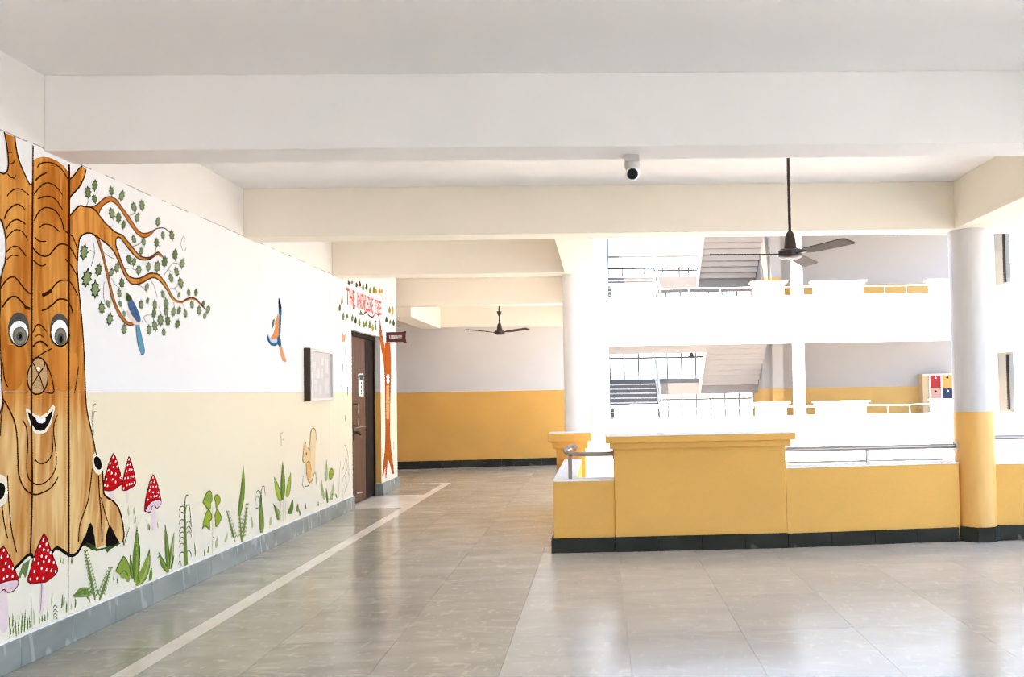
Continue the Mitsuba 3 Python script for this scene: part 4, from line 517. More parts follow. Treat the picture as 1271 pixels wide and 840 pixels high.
('painted_tree__leaf_040', None, [('leafdk2',2,'p',0,0,[6304,2188,6297,2201,6281,2197,6289,2212,6274,2217,6289,2227,6285,2239,6302,2244,6311,2259,6322,2246,6339,2244,6332,2231,6344,2224,6327,2215,6331,2201,6316,2203]),('leafmd',3,'p',0,0,[6306,2198,6300,2207,6289,2204,6294,2215,6284,2219,6294,2226,6291,2235,6304,2238,6311,2249,6318,2240,6331,2239,6325,2229,6334,2224,6322,2217,6325,2207,6314,2209])]),
('painted_tree__leaf_041', None, [('leafdk2',2,'p',0,0,[5850,2120,5836,2132,5823,2126,5824,2141,5808,2144,5818,2155,5808,2166,5823,2172,5825,2187,5841,2176,5858,2177,5857,2163,5872,2158,5860,2148,5870,2136,5854,2136]),('leaflt',3,'p',0,0,[5847,2130,5837,2138,5827,2134,5828,2144,5816,2147,5823,2155,5817,2163,5828,2167,5829,2178,5841,2170,5853,2170,5852,2161,5863,2157,5854,2150,5861,2141,5850,2141])]),
('painted_tree__leaf_042', None, [('leafdk2',2,'p',0,0,[6047,2146,6045,2158,6032,2155,6041,2167,6032,2172,6045,2179,6045,2189,6059,2192,6069,2203,6073,2192,6085,2189,6077,2179,6084,2172,6070,2167,6070,2155,6059,2158]),('leaflt',3,'p',0,0,[6050,2154,6049,2162,6040,2161,6046,2169,6040,2173,6049,2178,6049,2185,6059,2187,6066,2195,6069,2187,6078,2185,6072,2178,6077,2173,6067,2169,6067,2161,6059,2162])]),
('painted_tree__leaf_043', None, [('leafdk2',2,'p',0,0,[5137,1936,5125,1953,5108,1947,5113,1966,5095,1973,5109,1986,5101,2002,5119,2008,5125,2027,5140,2011,5159,2010,5155,1993,5171,1984,5155,1972,5163,1955,5146,1956]),('leaflt',3,'p',0,0,[5136,1949,5127,1961,5115,1957,5118,1971,5105,1976,5115,1985,5109,1996,5123,2001,5127,2015,5138,2003,5152,2002,5149,1990,5160,1983,5149,1975,5154,1962,5142,1963])]),
('painted_tree__leaf_044', None, [('leafdk2',2,'p',0,0,[5201,1871,5196,1891,5178,1887,5190,1906,5176,1916,5194,1927,5193,1944,5213,1948,5227,1967,5235,1947,5253,1943,5241,1926,5253,1914,5232,1905,5233,1886,5217,1890]),('leaflt',3,'p',0,0,[5205,1884,5201,1898,5188,1896,5197,1910,5187,1917,5200,1925,5199,1937,5214,1940,5224,1953,5229,1939,5242,1936,5234,1924,5242,1915,5228,1909,5228,1895,5217,1898])]),
('painted_tree__leaf_045', None, [('leafdk2',2,'p',0,0,[5209,1985,5198,1995,5188,1990,5187,2003,5174,2006,5181,2016,5173,2025,5185,2031,5185,2043,5199,2034,5212,2035,5212,2023,5225,2018,5216,2010,5224,1999,5212,1999]),('leaflt',3,'p',0,0,[5206,1993,5198,2001,5191,1997,5190,2006,5181,2008,5186,2015,5180,2022,5189,2026,5189,2036,5199,2029,5209,2029,5208,2021,5217,2017,5211,2011,5217,2003,5208,2003])]),
('painted_tree__leaf_046', None, [('leafdk2',2,'p',0,0,[5366,1826,5358,1843,5341,1839,5349,1857,5334,1865,5350,1876,5346,1891,5364,1895,5374,1913,5385,1896,5403,1893,5395,1877,5408,1867,5390,1858,5394,1841,5378,1844]),('leaflt',3,'p',0,0,[5367,1838,5361,1850,5349,1847,5355,1860,5344,1866,5356,1874,5353,1885,5366,1888,5373,1901,5381,1889,5394,1887,5388,1875,5398,1868,5385,1861,5388,1849,5376,1851])]),
('painted_tree__leaf_047', None, [('leafdk2',2,'p',0,0,[5336,2003,5326,2012,5317,2008,5317,2019,5306,2022,5312,2030,5305,2038,5316,2042,5317,2054,5328,2045,5340,2046,5339,2036,5350,2032,5342,2024,5349,2015,5338,2015]),('leaflt',3,'p',0,0,[5333,2010,5326,2017,5320,2014,5320,2021,5312,2024,5316,2029,5311,2035,5319,2039,5319,2047,5328,2041,5336,2041,5336,2034,5344,2031,5338,2026,5343,2019,5335,2019])]),
('painted_tree__leaf_048', None, [('leafdk2',2,'p',0,0,[5377,1946,5369,1955,5360,1951,5362,1961,5351,1964,5358,1971,5353,1979,5362,1983,5364,1993,5374,1985,5384,1985,5383,1976,5392,1972,5384,1965,5390,1957,5380,1957]),('leaflt',3,'p',0,0,[5375,1953,5370,1959,5363,1956,5364,1964,5357,1966,5362,1971,5358,1977,5365,1979,5366,1987,5373,1981,5381,1981,5380,1974,5387,1971,5381,1967,5385,1960,5378,1960])]),
('painted_tree__leaf_049', None, [('leafdk2',2,'p',0,0,[5667,1844,5655,1860,5638,1855,5643,1873,5626,1879,5640,1891,5632,1906,5651,1911,5657,1929,5672,1913,5692,1912,5686,1896,5702,1887,5686,1877,5694,1861,5676,1862]),('leaflt',3,'p',0,0,[5666,1856,5657,1867,5645,1864,5649,1876,5636,1881,5646,1890,5641,1900,5654,1904,5659,1917,5670,1906,5684,1905,5680,1893,5692,1887,5680,1880,5685,1868,5673,1869])]),
('painted_tree__leaf_050', None, [('leafdk2',2,'p',0,0,[5749,1876,5732,1892,5714,1885,5715,1904,5694,1909,5707,1923,5695,1937,5714,1945,5716,1964,5737,1949,5759,1949,5757,1932,5777,1924,5761,1912,5774,1896,5755,1896]),('leaflt',3,'p',0,0,[5745,1888,5732,1900,5720,1895,5721,1908,5705,1912,5714,1922,5705,1933,5719,1938,5721,1952,5736,1941,5752,1941,5751,1929,5765,1923,5754,1914,5763,1902,5749,1903])]),
('painted_tree__leaf_051', None, [('leafdk2',2,'p',0,0,[5564,2010,5555,2025,5540,2020,5546,2037,5532,2043,5545,2054,5541,2067,5558,2072,5566,2088,5577,2074,5594,2072,5588,2058,5601,2049,5585,2040,5590,2025,5574,2026]),('leaflt',3,'p',0,0,[5564,2021,5558,2032,5547,2028,5552,2040,5541,2045,5551,2052,5548,2062,5560,2066,5566,2078,5574,2067,5587,2066,5582,2055,5591,2049,5580,2042,5583,2031,5572,2033])]),
('painted_tree__leaf_052', None, [('leafdk2',2,'p',0,0,[5637,2057,5633,2068,5621,2065,5628,2077,5619,2083,5630,2090,5629,2100,5642,2103,5649,2115,5656,2103,5668,2101,5661,2091,5669,2084,5656,2078,5657,2066,5647,2068]),('leafmd',3,'p',0,0,[5639,2065,5636,2073,5627,2071,5633,2079,5626,2083,5634,2089,5633,2096,5642,2098,5648,2107,5652,2098,5661,2097,5656,2089,5662,2084,5653,2080,5654,2072,5646,2073])]),
('painted_tree__leaf_053', None, [('leafdk2',2,'p',0,0,[5738,2028,5727,2042,5711,2037,5715,2054,5698,2059,5712,2071,5704,2084,5722,2090,5728,2107,5742,2093,5761,2092,5756,2077,5772,2069,5756,2059,5764,2044,5747,2045]),('leaflt',3,'p',0,0,[5737,2039,5729,2049,5717,2045,5721,2057,5708,2062,5718,2070,5712,2080,5725,2084,5730,2096,5740,2086,5754,2086,5750,2074,5762,2069,5750,2061,5756,2050,5744,2051])]),
('painted_tree__leaf_054', None, [('leafdk2',2,'p',0,0,[5718,1964,5711,1979,5694,1975,5702,1992,5687,1999,5703,2010,5699,2024,5718,2028,5727,2045,5738,2029,5756,2027,5748,2012,5760,2003,5743,1994,5747,1978,5731,1980]),('leafmd',3,'p',0,0,[5720,1975,5714,1986,5702,1983,5708,1995,5697,2001,5709,2008,5706,2019,5719,2022,5726,2034,5734,2022,5747,2021,5741,2010,5750,2003,5738,1997,5740,1985,5729,1987])]),
('painted_tree__leaf_055', None, [('leafdk2',2,'p',0,0,[5809,1914,5794,1934,5773,1927,5780,1949,5759,1957,5777,1972,5768,1990,5792,1996,5801,2018,5819,1999,5844,1998,5836,1978,5856,1967,5834,1954,5843,1934,5821,1936]),('leaflt',3,'p',0,0,[5808,1928,5798,1943,5782,1938,5788,1954,5772,1960,5785,1970,5779,1983,5796,1988,5802,2004,5816,1990,5833,1989,5828,1975,5842,1967,5827,1958,5833,1943,5817,1945])]),
('painted_tree__leaf_056', None, [('leafdk2',2,'p',0,0,[5889,2052,5874,2067,5857,2061,5861,2079,5841,2085,5855,2098,5846,2112,5865,2119,5870,2138,5888,2123,5910,2123,5906,2106,5924,2098,5907,2087,5916,2070,5897,2071]),('leaflt',3,'p',0,0,[5887,2064,5876,2075,5863,2070,5866,2084,5852,2088,5862,2097,5855,2108,5870,2113,5873,2126,5886,2115,5902,2115,5899,2103,5912,2097,5900,2089,5907,2077,5893,2077])]),
('painted_tree__leaf_057', None, [('leafdk2',2,'p',0,0,[5869,1995,5863,2012,5845,2008,5857,2025,5842,2033,5860,2043,5858,2058,5878,2062,5890,2079,5899,2062,5918,2059,5907,2044,5919,2034,5899,2025,5900,2009,5884,2012]),('leaflt',3,'p',0,0,[5872,2006,5868,2019,5855,2016,5863,2028,5853,2034,5866,2042,5864,2053,5879,2055,5888,2068,5894,2055,5908,2053,5900,2042,5908,2035,5894,2029,5895,2016,5883,2019])]),
('painted_tree__leaf_058', None, [('leafdk2',2,'p',0,0,[5908,1922,5893,1940,5874,1933,5879,1953,5859,1960,5875,1973,5865,1989,5887,1996,5893,2016,5912,1999,5934,1998,5929,1980,5948,1971,5929,1959,5938,1941,5918,1942]),('leafmd',3,'p',0,0,[5906,1935,5896,1948,5882,1943,5886,1957,5871,1963,5882,1972,5875,1984,5891,1988,5896,2003,5909,1991,5926,1990,5922,1977,5935,1970,5922,1962,5929,1949,5914,1950])]),
('painted_tree__leaf_059', None, [('leafdk2',2,'p',0,0,[5855,1849,5843,1862,5829,1857,5832,1872,5817,1877,5828,1887,5820,1898,5836,1903,5840,1918,5854,1906,5871,1905,5868,1892,5882,1885,5868,1876,5876,1863,5861,1864]),('leaflt',3,'p',0,0,[5853,1858,5845,1868,5834,1864,5837,1875,5825,1879,5833,1886,5828,1894,5839,1898,5842,1909,5852,1900,5865,1899,5862,1890,5873,1885,5863,1878,5869,1869,5858,1869])]),
('painted_tree__leaf_060', None, [('leafdk2',2,'p',0,0,[5966,1998,5961,2015,5942,2012,5954,2029,5939,2037,5958,2048,5956,2063,5977,2067,5990,2084,5999,2067,6018,2064,6006,2048,6018,2038,5998,2029,5999,2012,5982,2015]),('leaflt',3,'p',0,0,[5970,2010,5966,2022,5952,2020,5961,2032,5950,2038,5964,2046,5962,2057,5977,2060,5987,2072,5993,2060,6007,2057,5999,2046,6007,2039,5993,2032,5994,2020,5982,2022])]),
('painted_tree__leaf_061', None, [('leafdk2',2,'p',0,0,[6044,2023,6040,2038,6024,2036,6035,2050,6023,2058,6040,2067,6039,2080,6058,2083,6070,2098,6077,2083,6093,2080,6082,2066,6092,2057,6074,2050,6073,2035,6059,2038]),('leafmd',3,'p',0,0,[6048,2034,6045,2045,6033,2043,6042,2053,6033,2059,6045,2065,6045,2075,6058,2077,6067,2088,6072,2077,6084,2075,6076,2065,6083,2058,6069,2053,6069,2042,6059,2044])]),
('painted_tree__leaf_062', None, [('leafdk2',2,'p',0,0,[6152,2009,6142,2022,6126,2018,6131,2033,6115,2039,6129,2049,6123,2062,6140,2067,6147,2083,6161,2069,6179,2068,6173,2054,6188,2047,6172,2038,6178,2023,6162,2025]),('leaflt',3,'p',0,0,[6152,2019,6144,2029,6133,2026,6137,2037,6125,2041,6135,2048,6130,2058,6143,2061,6148,2072,6158,2063,6171,2062,6167,2052,6178,2046,6166,2040,6171,2029,6159,2030])]),
('painted_tree__leaf_063', None, [('leafdk2',2,'p',0,0,[6016,1914,6013,1932,5994,1929,6008,1946,5994,1955,6014,1965,6014,1981,6036,1983,6051,2000,6058,1982,6076,1978,6063,1963,6074,1952,6052,1944,6051,1927,6035,1931]),('leafmd',3,'p',0,0,[6022,1926,6019,1939,6005,1937,6015,1949,6006,1956,6020,1963,6020,1974,6036,1976,6047,1988,6052,1975,6065,1972,6055,1961,6063,1953,6047,1948,6047,1935,6035,1938])]),
('painted_tree__leaf_064', None, [('leafdk2',2,'p',0,0,[6251,2086,6239,2099,6223,2094,6227,2110,6210,2115,6224,2126,6217,2139,6235,2144,6241,2160,6256,2147,6275,2146,6270,2132,6285,2125,6269,2115,6277,2101,6260,2102]),('leaflt',3,'p',0,0,[6250,2096,6241,2106,6229,2102,6233,2113,6220,2117,6230,2125,6225,2134,6238,2138,6243,2150,6253,2140,6267,2140,6264,2130,6275,2124,6263,2117,6269,2107,6256,2108])]),
('painted_tree__leaf_065', None, [('leafdk2',2,'p',0,0,[6356,2046,6344,2063,6324,2058,6333,2076,6313,2083,6331,2096,6325,2111,6347,2117,6357,2136,6372,2119,6395,2118,6387,2101,6404,2092,6383,2081,6390,2063,6370,2065]),('leaflt',3,'p',0,0,[6357,2058,6348,2071,6334,2067,6340,2080,6326,2086,6339,2094,6334,2106,6350,2110,6357,2124,6369,2112,6385,2110,6379,2098,6391,2091,6376,2084,6381,2071,6367,2072])]),
('painted_tree__leaf_066', None, [('leafdk2',2,'p',0,0,[6411,2115,6406,2128,6391,2125,6401,2139,6389,2145,6404,2153,6403,2165,6420,2168,6432,2182,6439,2169,6454,2166,6444,2154,6454,2146,6437,2139,6438,2126,6424,2129]),('leafmd',3,'p',0,0,[6414,2124,6411,2134,6400,2132,6407,2141,6398,2146,6409,2152,6409,2160,6421,2163,6429,2172,6434,2163,6445,2161,6438,2153,6445,2147,6433,2142,6434,2132,6424,2134])]),
('painted_tree__leaf_067', None, [('leafdk2',2,'p',0,0,[6480,2068,6476,2086,6456,2083,6471,2100,6456,2109,6477,2119,6478,2135,6501,2138,6517,2156,6525,2138,6544,2134,6530,2119,6542,2108,6518,2099,6517,2082,6500,2086]),('leaflt',3,'p',0,0,[6485,2080,6483,2093,6468,2091,6479,2103,6468,2110,6484,2117,6484,2129,6501,2131,6513,2144,6518,2131,6532,2128,6522,2117,6530,2109,6513,2103,6513,2090,6500,2093])]),
('painted_tree__leaf_068', None, [('leafdk2',2,'p',0,0,[6442,2023,6435,2035,6420,2032,6428,2045,6414,2051,6428,2060,6425,2071,6442,2075,6451,2088,6460,2076,6476,2074,6469,2062,6480,2055,6464,2047,6468,2034,6453,2036]),('leaflt',3,'p',0,0,[6443,2032,6438,2041,6427,2038,6433,2048,6423,2052,6434,2059,6431,2067,6443,2069,6450,2079,6457,2070,6469,2069,6463,2060,6471,2055,6460,2049,6462,2040,6452,2041])]),
('painted_signature', 'small thin ringed painter mark on the white wall right of the painted branches', [('twig',2,'s',1,5,[6160,2608,6131,2624,6101,2597,6090,2558,6107,2525,6136,2515,6160,2541]),('twig',2,'s',1,4,[6125,2565,6142,2592])]),
('painted_bird', 'blue bird with a long pale blue tail painted on the hanging branch tip of the painted tree', [('tailblue',4,'p',0,0,[5499,1907,5537,1910,5566,1841,5590,1782,5604,1739,5594,1713,5561,1712,5532,1757,5513,1832]),('navy',5,'s',1,5,[5537,1910,5566,1841,5590,1782,5604,1739,5589,1713,5561,1712]),('navy',5,'s',1,5,[5502,1901,5513,1832,5532,1757]),('pink',3,'p',1,0,[5407,1995,5444,1966,5499,1934,5551,1922,5547,1900,5499,1901,5453,1924,5412,1958]),('blue',4,'p',1,0,[5426,2072,5462,2065,5509,2021,5547,1971,5553,1936,5518,1933,5467,1966,5426,2007,5413,2038]),('navy',5,'s',1,5,[5453,2075,5509,2021,5547,1971,5553,1936,5518,1933,5467,1966,5426,2007,5413,2038]),('navy',5,'s',1,6,[5453,2005,5481,2018,5500,1993,5472,1980]),('navy',5,'s',1,6,[5490,1976,5514,1984,5518,1962]),('leafdk',5,'p',1,0,[5385,2077,5407,2101,5439,2095,5453,2075,5426,2055,5398,2058])]),
('painted_mushroom', 'red white-spotted toadstool with pale pink gills painted at the far left edge of the wall', [('stem',2,'p',1,0,[4293,435,4332,425,4342,231,4288,238]),('red',3,'p',1,0,[4308,657,4337,616,4372,554,4401,493,4413,461,4372,457,4315,467,4254,461,4199,490,4221,550,4258,615,4286,647]),('maroon',4,'s',1,5,[4308,657,4337,616,4372,554,4401,493,4413,461,4372,457,4315,467,4254,461,4199,490,4221,550,4258,615,4286,647,4308,657]),('pinkpale',5,'p',1,0,[4221,473,4287,471,4332,471,4390,463,4413,454,4408,428,4373,409,4338,411,4309,433,4276,426]),('maroon',6,'s',1,5,[4221,473,4287,471,4332,471,4390,463,4413,454,4408,428,4373,409,4338,411,4309,433,4276,426,4221,473]),('white',5,'p',0,0,[4314,632,4312,628,4308,626,4305,627,4302,631,4303,636,4305,641,4309,643,4313,641,4315,637]),('white',5,'p',0,0,[4298,602,4295,598,4291,596,4288,597,4286,601,4286,606,4288,611,4292,613,4296,611,4298,608]),('white',5,'p',0,0,[4343,597,4340,593,4337,591,4333,592,4331,596,4331,601,4334,606,4337,608,4341,607,4343,603]),('white',5,'p',0,0,[4329,565,4326,560,4323,558,4319,560,4317,564,4317,569,4320,573,4323,575,4327,574,4329,570]),('white',5,'p',0,0,[4352,541,4349,537,4346,535,4342,536,4340,540,4340,545,4343,550,4346,552,4350,550,4352,546]),('white',5,'p',0,0,[4378,525,4375,520,4372,519,4368,520,4366,524,4366,529,4369,534,4372,535,4376,534,4378,530]),('white',5,'p',0,0,[4312,533,4310,529,4306,527,4302,528,4300,532,4300,537,4303,542,4307,543,4310,542,4312,538]),('white',5,'p',0,0,[4341,493,4338,489,4334,487,4331,488,4329,492,4329,498,4331,502,4335,504,4339,502,4341,498]),('white',5,'p',0,0,[4378,485,4376,480,4372,479,4368,480,4366,484,4366,489,4369,494,4373,495,4376,494,4378,490]),('white',5,'p',0,0,[4315,487,4313,482,4309,480,4305,482,4303,486,4303,491,4306,495,4310,497,4313,496,4315,492]),('white',5,'p',0,0,[4270,571,4267,567,4264,565,4260,566,4258,570,4258,575,4261,579,4265,581,4268,580,4270,576]),('white',5,'p',0,0,[4265,523,4262,519,4258,517,4255,518,4253,522,4253,527,4256,531,4259,533,4263,532,4265,528])]),
('painted_mushroom_001', 'large red white-spotted toadstool painted in front of the painted tree trunk', [('stem',2,'p',1,0,[4593,406,4612,401,4616,263,4580,250]),('red',3,'p',1,0,[4611,669,4637,633,4671,559,4704,493,4725,448,4718,427,4678,409,4625,398,4573,406,4523,411,4492,429,4486,448,4510,499,4535,559,4573,622]),('maroon',4,'s',1,6,[4611,669,4637,633,4671,559,4704,493,4725,448,4718,427,4678,409,4625,398,4573,406,4523,411,4492,429,4486,448,4510,499,4535,559,4573,622,4611,669]),('white',5,'p',0,0,[4611,632,4608,627,4604,625,4600,627,4598,631,4598,636,4601,641,4605,643,4609,642,4612,638]),('white',5,'p',0,0,[4638,605,4635,600,4630,598,4626,599,4624,604,4624,609,4627,614,4631,616,4635,615,4638,610]),('white',5,'p',0,0,[4586,601,4583,597,4579,595,4574,596,4572,600,4572,606,4575,610,4579,612,4584,611,4586,607]),('white',5,'p',0,0,[4615,578,4612,573,4608,571,4603,573,4601,577,4601,582,4604,587,4609,589,4613,588,4615,583]),('white',5,'p',0,0,[4651,566,4648,562,4644,560,4639,561,4637,565,4637,571,4640,576,4645,578,4649,576,4651,572]),('white',5,'p',0,0,[4671,549,4668,544,4663,542,4659,544,4657,548,4657,554,4660,558,4664,560,4669,559,4671,555]),('white',5,'p',0,0,[4599,546,4596,541,4592,539,4587,540,4585,545,4585,550,4588,555,4593,557,4597,555,4599,551]),('white',5,'p',0,0,[4634,534,4632,529,4627,527,4623,529,4621,533,4621,538,4624,543,4628,545,4632,544,4635,539]),('white',5,'p',0,0,[4541,540,4539,535,4534,533,4530,534,4528,539,4528,544,4531,549,4535,551,4539,549,4542,545]),('white',5,'p',0,0,[4573,511,4570,506,4566,504,4562,506,4560,510,4560,516,4563,520,4567,522,4571,521,4573,516]),('white',5,'p',0,0,[4615,511,4612,506,4608,504,4604,506,4601,510,4602,516,4604,520,4609,522,4613,521,4615,517]),('white',5,'p',0,0,[4661,506,4658,501,4654,499,4649,501,4647,505,4647,511,4650,515,4655,517,4659,516,4661,511]),('white',5,'p',0,0,[4698,489,4695,484,4690,482,4686,484,4684,488,4684,494,4687,499,4691,501,4696,499,4698,495]),('white',5,'p',0,0,[4599,479,4596,474,4592,472,4588,474,4585,478,4586,484,4588,488,4593,490,4597,489,4599,484]),('white',5,'p',0,0,[4638,461,4635,457,4631,455,4627,456,4624,461,4624,466,4627,471,4632,473,4636,471,4638,467]),('white',5,'p',0,0,[4678,448,4675,444,4670,442,4666,443,4664,448,4664,453,4667,458,4671,460,4676,458,4678,454]),('white',5,'p',0,0,[4542,474,4539,469,4535,467,4531,469,4528,473,4529,478,4531,483,4536,485,4540,483,4542,479]),('white',5,'p',0,0,[4715,435,4712,431,4707,429,4703,430,4701,435,4701,440,4704,445,4708,447,4713,446,4715,441]),('white',5,'p',0,0,[4511,439,4508,435,4504,433,4500,435,4498,439,4498,444,4501,449,4505,450,4509,449,4511,445]),('white',5,'p',0,0,[4564,429,4561,425,4557,423,4553,424,4551,429,4551,434,4554,439,4558,440,4562,439,4564,435]),('white',5,'p',0,0,[4612,420,4609,416,4605,414,4601,416,4598,420,4599,425,4602,430,4606,432,4610,430,4612,426]),('pinkdk',4,'s',1,4,[4596,396,4593,326,4587,253])]),
('painted_mushroom_002', 'red spotted toadstool painted nearest to the right side of the painted tree', [('stem',2,'p',1,0,[5207,838,5257,832,5257,780,5223,765]),('red',3,'p',1,0,[5249,1065,5274,1040,5309,970,5339,894,5344,863,5300,847,5257,832,5207,833,5157,844,5149,870,5165,923,5190,976,5223,1034]),('maroon',4,'s',1,6,[5249,1065,5274,1040,5309,970,5339,894,5344,863,5300,847,5257,832,5207,833,5157,844,5149,870,5165,923,5190,976,5223,1034,5249,1065]),('white',5,'p',0,0,[5256,1041,5253,1036,5248,1034,5244,1035,5241,1039,5241,1044,5244,1048,5249,1051,5254,1050,5256,1046]),('white',5,'p',0,0,[5222,1003,5219,998,5215,996,5210,997,5207,1001,5208,1006,5211,1010,5215,1013,5220,1012,5223,1008]),('white',5,'p',0,0,[5282,1010,5279,1006,5274,1003,5269,1004,5267,1008,5267,1013,5270,1018,5275,1020,5279,1019,5282,1016]),('white',5,'p',0,0,[5260,976,5257,972,5253,970,5248,971,5245,974,5245,979,5249,984,5253,986,5258,985,5261,981]),('white',5,'p',0,0,[5299,975,5296,971,5291,968,5286,969,5284,973,5284,978,5287,983,5292,985,5297,984,5299,980]),('white',5,'p',0,0,[5206,961,5203,957,5198,954,5193,955,5191,959,5191,964,5194,969,5199,971,5203,970,5206,966]),('white',5,'p',0,0,[5239,940,5236,935,5231,933,5227,934,5224,938,5224,943,5227,948,5232,950,5237,949,5240,945]),('white',5,'p',0,0,[5282,931,5279,926,5274,924,5269,925,5266,929,5267,934,5270,938,5275,941,5279,940,5282,936]),('white',5,'p',0,0,[5185,908,5182,903,5177,901,5173,902,5170,906,5170,911,5173,915,5178,917,5183,916,5185,913]),('white',5,'p',0,0,[5248,898,5245,894,5240,892,5235,893,5233,897,5233,902,5236,906,5241,908,5245,907,5248,903]),('white',5,'p',0,0,[5334,902,5331,897,5326,895,5321,896,5318,900,5318,905,5322,910,5327,912,5331,911,5334,907]),('white',5,'p',0,0,[5197,863,5194,859,5190,857,5185,858,5182,862,5183,867,5186,871,5190,873,5195,872,5198,868]),('white',5,'p',0,0,[5168,872,5165,867,5161,865,5156,866,5154,870,5154,875,5157,879,5162,882,5166,880,5169,877]),('white',5,'p',0,0,[5282,879,5279,875,5274,872,5269,874,5266,877,5267,883,5270,887,5275,889,5279,888,5282,884])]),
('painted_mushroom_003', 'narrow red spotted toadstool painted close to the right of a wider one', [('stem',2,'p',1,0,[5397,820,5424,819,5415,739,5397,741]),('red',3,'p',1,0,[5420,1031,5442,1005,5479,922,5498,861,5488,836,5433,821,5379,814,5344,826,5348,862,5370,922,5397,988]),('maroon',4,'s',1,7,[5420,1031,5442,1005,5479,922,5498,861,5488,836,5433,821,5379,814,5344,826,5348,862,5370,922,5397,988,5420,1031]),('white',5,'p',0,0,[5427,1011,5424,1007,5419,1004,5415,1005,5412,1009,5413,1014,5416,1018,5420,1021,5425,1020,5427,1016]),('white',5,'p',0,0,[5413,975,5410,971,5406,969,5401,970,5399,973,5399,978,5402,983,5407,985,5411,984,5413,980]),('white',5,'p',0,0,[5440,978,5437,974,5433,972,5428,972,5426,976,5426,981,5429,986,5434,988,5438,987,5441,983]),('white',5,'p',0,0,[5400,934,5397,930,5392,928,5388,929,5385,933,5386,938,5389,942,5393,944,5397,943,5400,939]),('white',5,'p',0,0,[5431,942,5428,937,5424,935,5419,936,5417,940,5417,945,5420,949,5425,952,5429,951,5432,947]),('white',5,'p',0,0,[5459,939,5456,935,5451,933,5446,934,5444,937,5444,942,5447,947,5452,949,5456,948,5459,944]),('white',5,'p',0,0,[5382,892,5379,887,5374,885,5370,886,5367,890,5368,895,5371,899,5375,901,5379,900,5382,897]),('white',5,'p',0,0,[5418,890,5415,886,5410,884,5406,885,5403,889,5403,894,5406,898,5411,900,5415,899,5418,895]),('white',5,'p',0,0,[5449,892,5446,888,5442,886,5437,887,5435,891,5435,896,5438,900,5443,902,5447,901,5450,897]),('white',5,'p',0,0,[5477,895,5474,890,5469,888,5465,889,5462,893,5463,898,5466,902,5470,905,5475,904,5477,900]),('white',5,'p',0,0,[5368,828,5365,823,5361,821,5356,822,5354,826,5354,831,5357,835,5362,837,5366,836,5369,833]),('white',5,'p',0,0,[5404,845,5401,840,5396,838,5392,839,5390,843,5390,848,5393,852,5397,854,5402,853,5404,849]),('white',5,'p',0,0,[5431,847,5428,842,5423,840,5419,841,5417,845,5417,850,5420,854,5425,856,5429,855,5431,852]),('white',5,'p',0,0,[5459,849,5455,844,5451,842,5446,843,5444,847,5444,852,5447,857,5452,859,5456,858,5459,854]),('white',5,'p',0,0,[5486,851,5483,847,5478,845,5474,846,5471,849,5472,854,5475,859,5480,861,5484,860,5487,856])]),
('painted_mushroom_004', 'red spotted toadstool with a curved pale pink underside, painted alone right of the painted tree', [('stem',2,'p',1,0,[5695,656,5735,651,5745,510,5680,515]),('red',3,'p',1,0,[5704,883,5731,864,5771,792,5802,715,5807,674,5761,697,5690,696,5631,666,5606,647,5611,712,5641,785,5671,848]),('maroon',4,'s',1,7,[5704,883,5731,864,5771,792,5802,715,5807,674,5761,697,5690,696,5631,666,5606,647,5611,712,5641,785,5671,848,5704,883]),('pinkpale',5,'p',1,0,[5611,644,5670,632,5690,663,5720,675,5751,646,5792,657,5807,686,5761,703,5690,699,5631,671]),('maroon',6,'s',1,6,[5611,644,5670,632,5690,663,5720,675,5751,646,5792,657,5807,686,5761,703,5690,699,5631,671,5611,644]),('white',5,'p',0,0,[5714,862,5710,857,5705,855,5700,856,5697,860,5698,865,5701,869,5706,871,5711,870,5714,867]),('white',5,'p',0,0,[5688,831,5685,827,5680,825,5675,826,5672,830,5673,835,5676,839,5681,841,5686,840,5689,836]),('white',5,'p',0,0,[5729,829,5725,825,5720,823,5715,824,5712,828,5713,833,5716,837,5721,839,5726,838,5729,834]),('white',5,'p',0,0,[5683,801,5680,797,5675,795,5670,796,5667,800,5668,805,5671,809,5676,811,5681,810,5684,806]),('white',5,'p',0,0,[5713,798,5710,793,5705,791,5700,793,5697,796,5698,801,5701,805,5706,807,5711,806,5714,803]),('white',5,'p',0,0,[5754,793,5751,789,5745,787,5741,788,5738,792,5738,797,5741,801,5746,803,5751,802,5754,798]),('white',5,'p',0,0,[5668,778,5665,774,5660,772,5655,773,5653,777,5653,782,5656,786,5661,788,5666,787,5669,783]),('white',5,'p',0,0,[5713,759,5710,754,5705,753,5700,754,5697,757,5697,762,5701,767,5706,769,5711,767,5713,764]),('white',5,'p',0,0,[5779,750,5776,746,5771,744,5766,745,5763,749,5763,754,5767,758,5772,760,5777,759,5780,755]),('white',5,'p',0,0,[5688,729,5685,724,5680,723,5675,724,5672,727,5672,732,5676,737,5681,738,5685,737,5688,733]),('white',5,'p',0,0,[5728,729,5725,725,5720,723,5715,724,5712,728,5712,733,5716,737,5721,739,5726,738,5729,734]),('white',5,'p',0,0,[5759,728,5755,723,5750,722,5745,723,5743,727,5743,732,5746,736,5751,738,5756,737,5759,733]),('white',5,'p',0,0,[5648,717,5645,713,5640,711,5635,712,5633,716,5633,721,5636,725,5641,727,5646,726,5649,722]),('white',5,'p',0,0,[5795,720,5791,716,5786,714,5781,715,5778,719,5779,724,5782,728,5787,730,5792,729,5795,725])]),
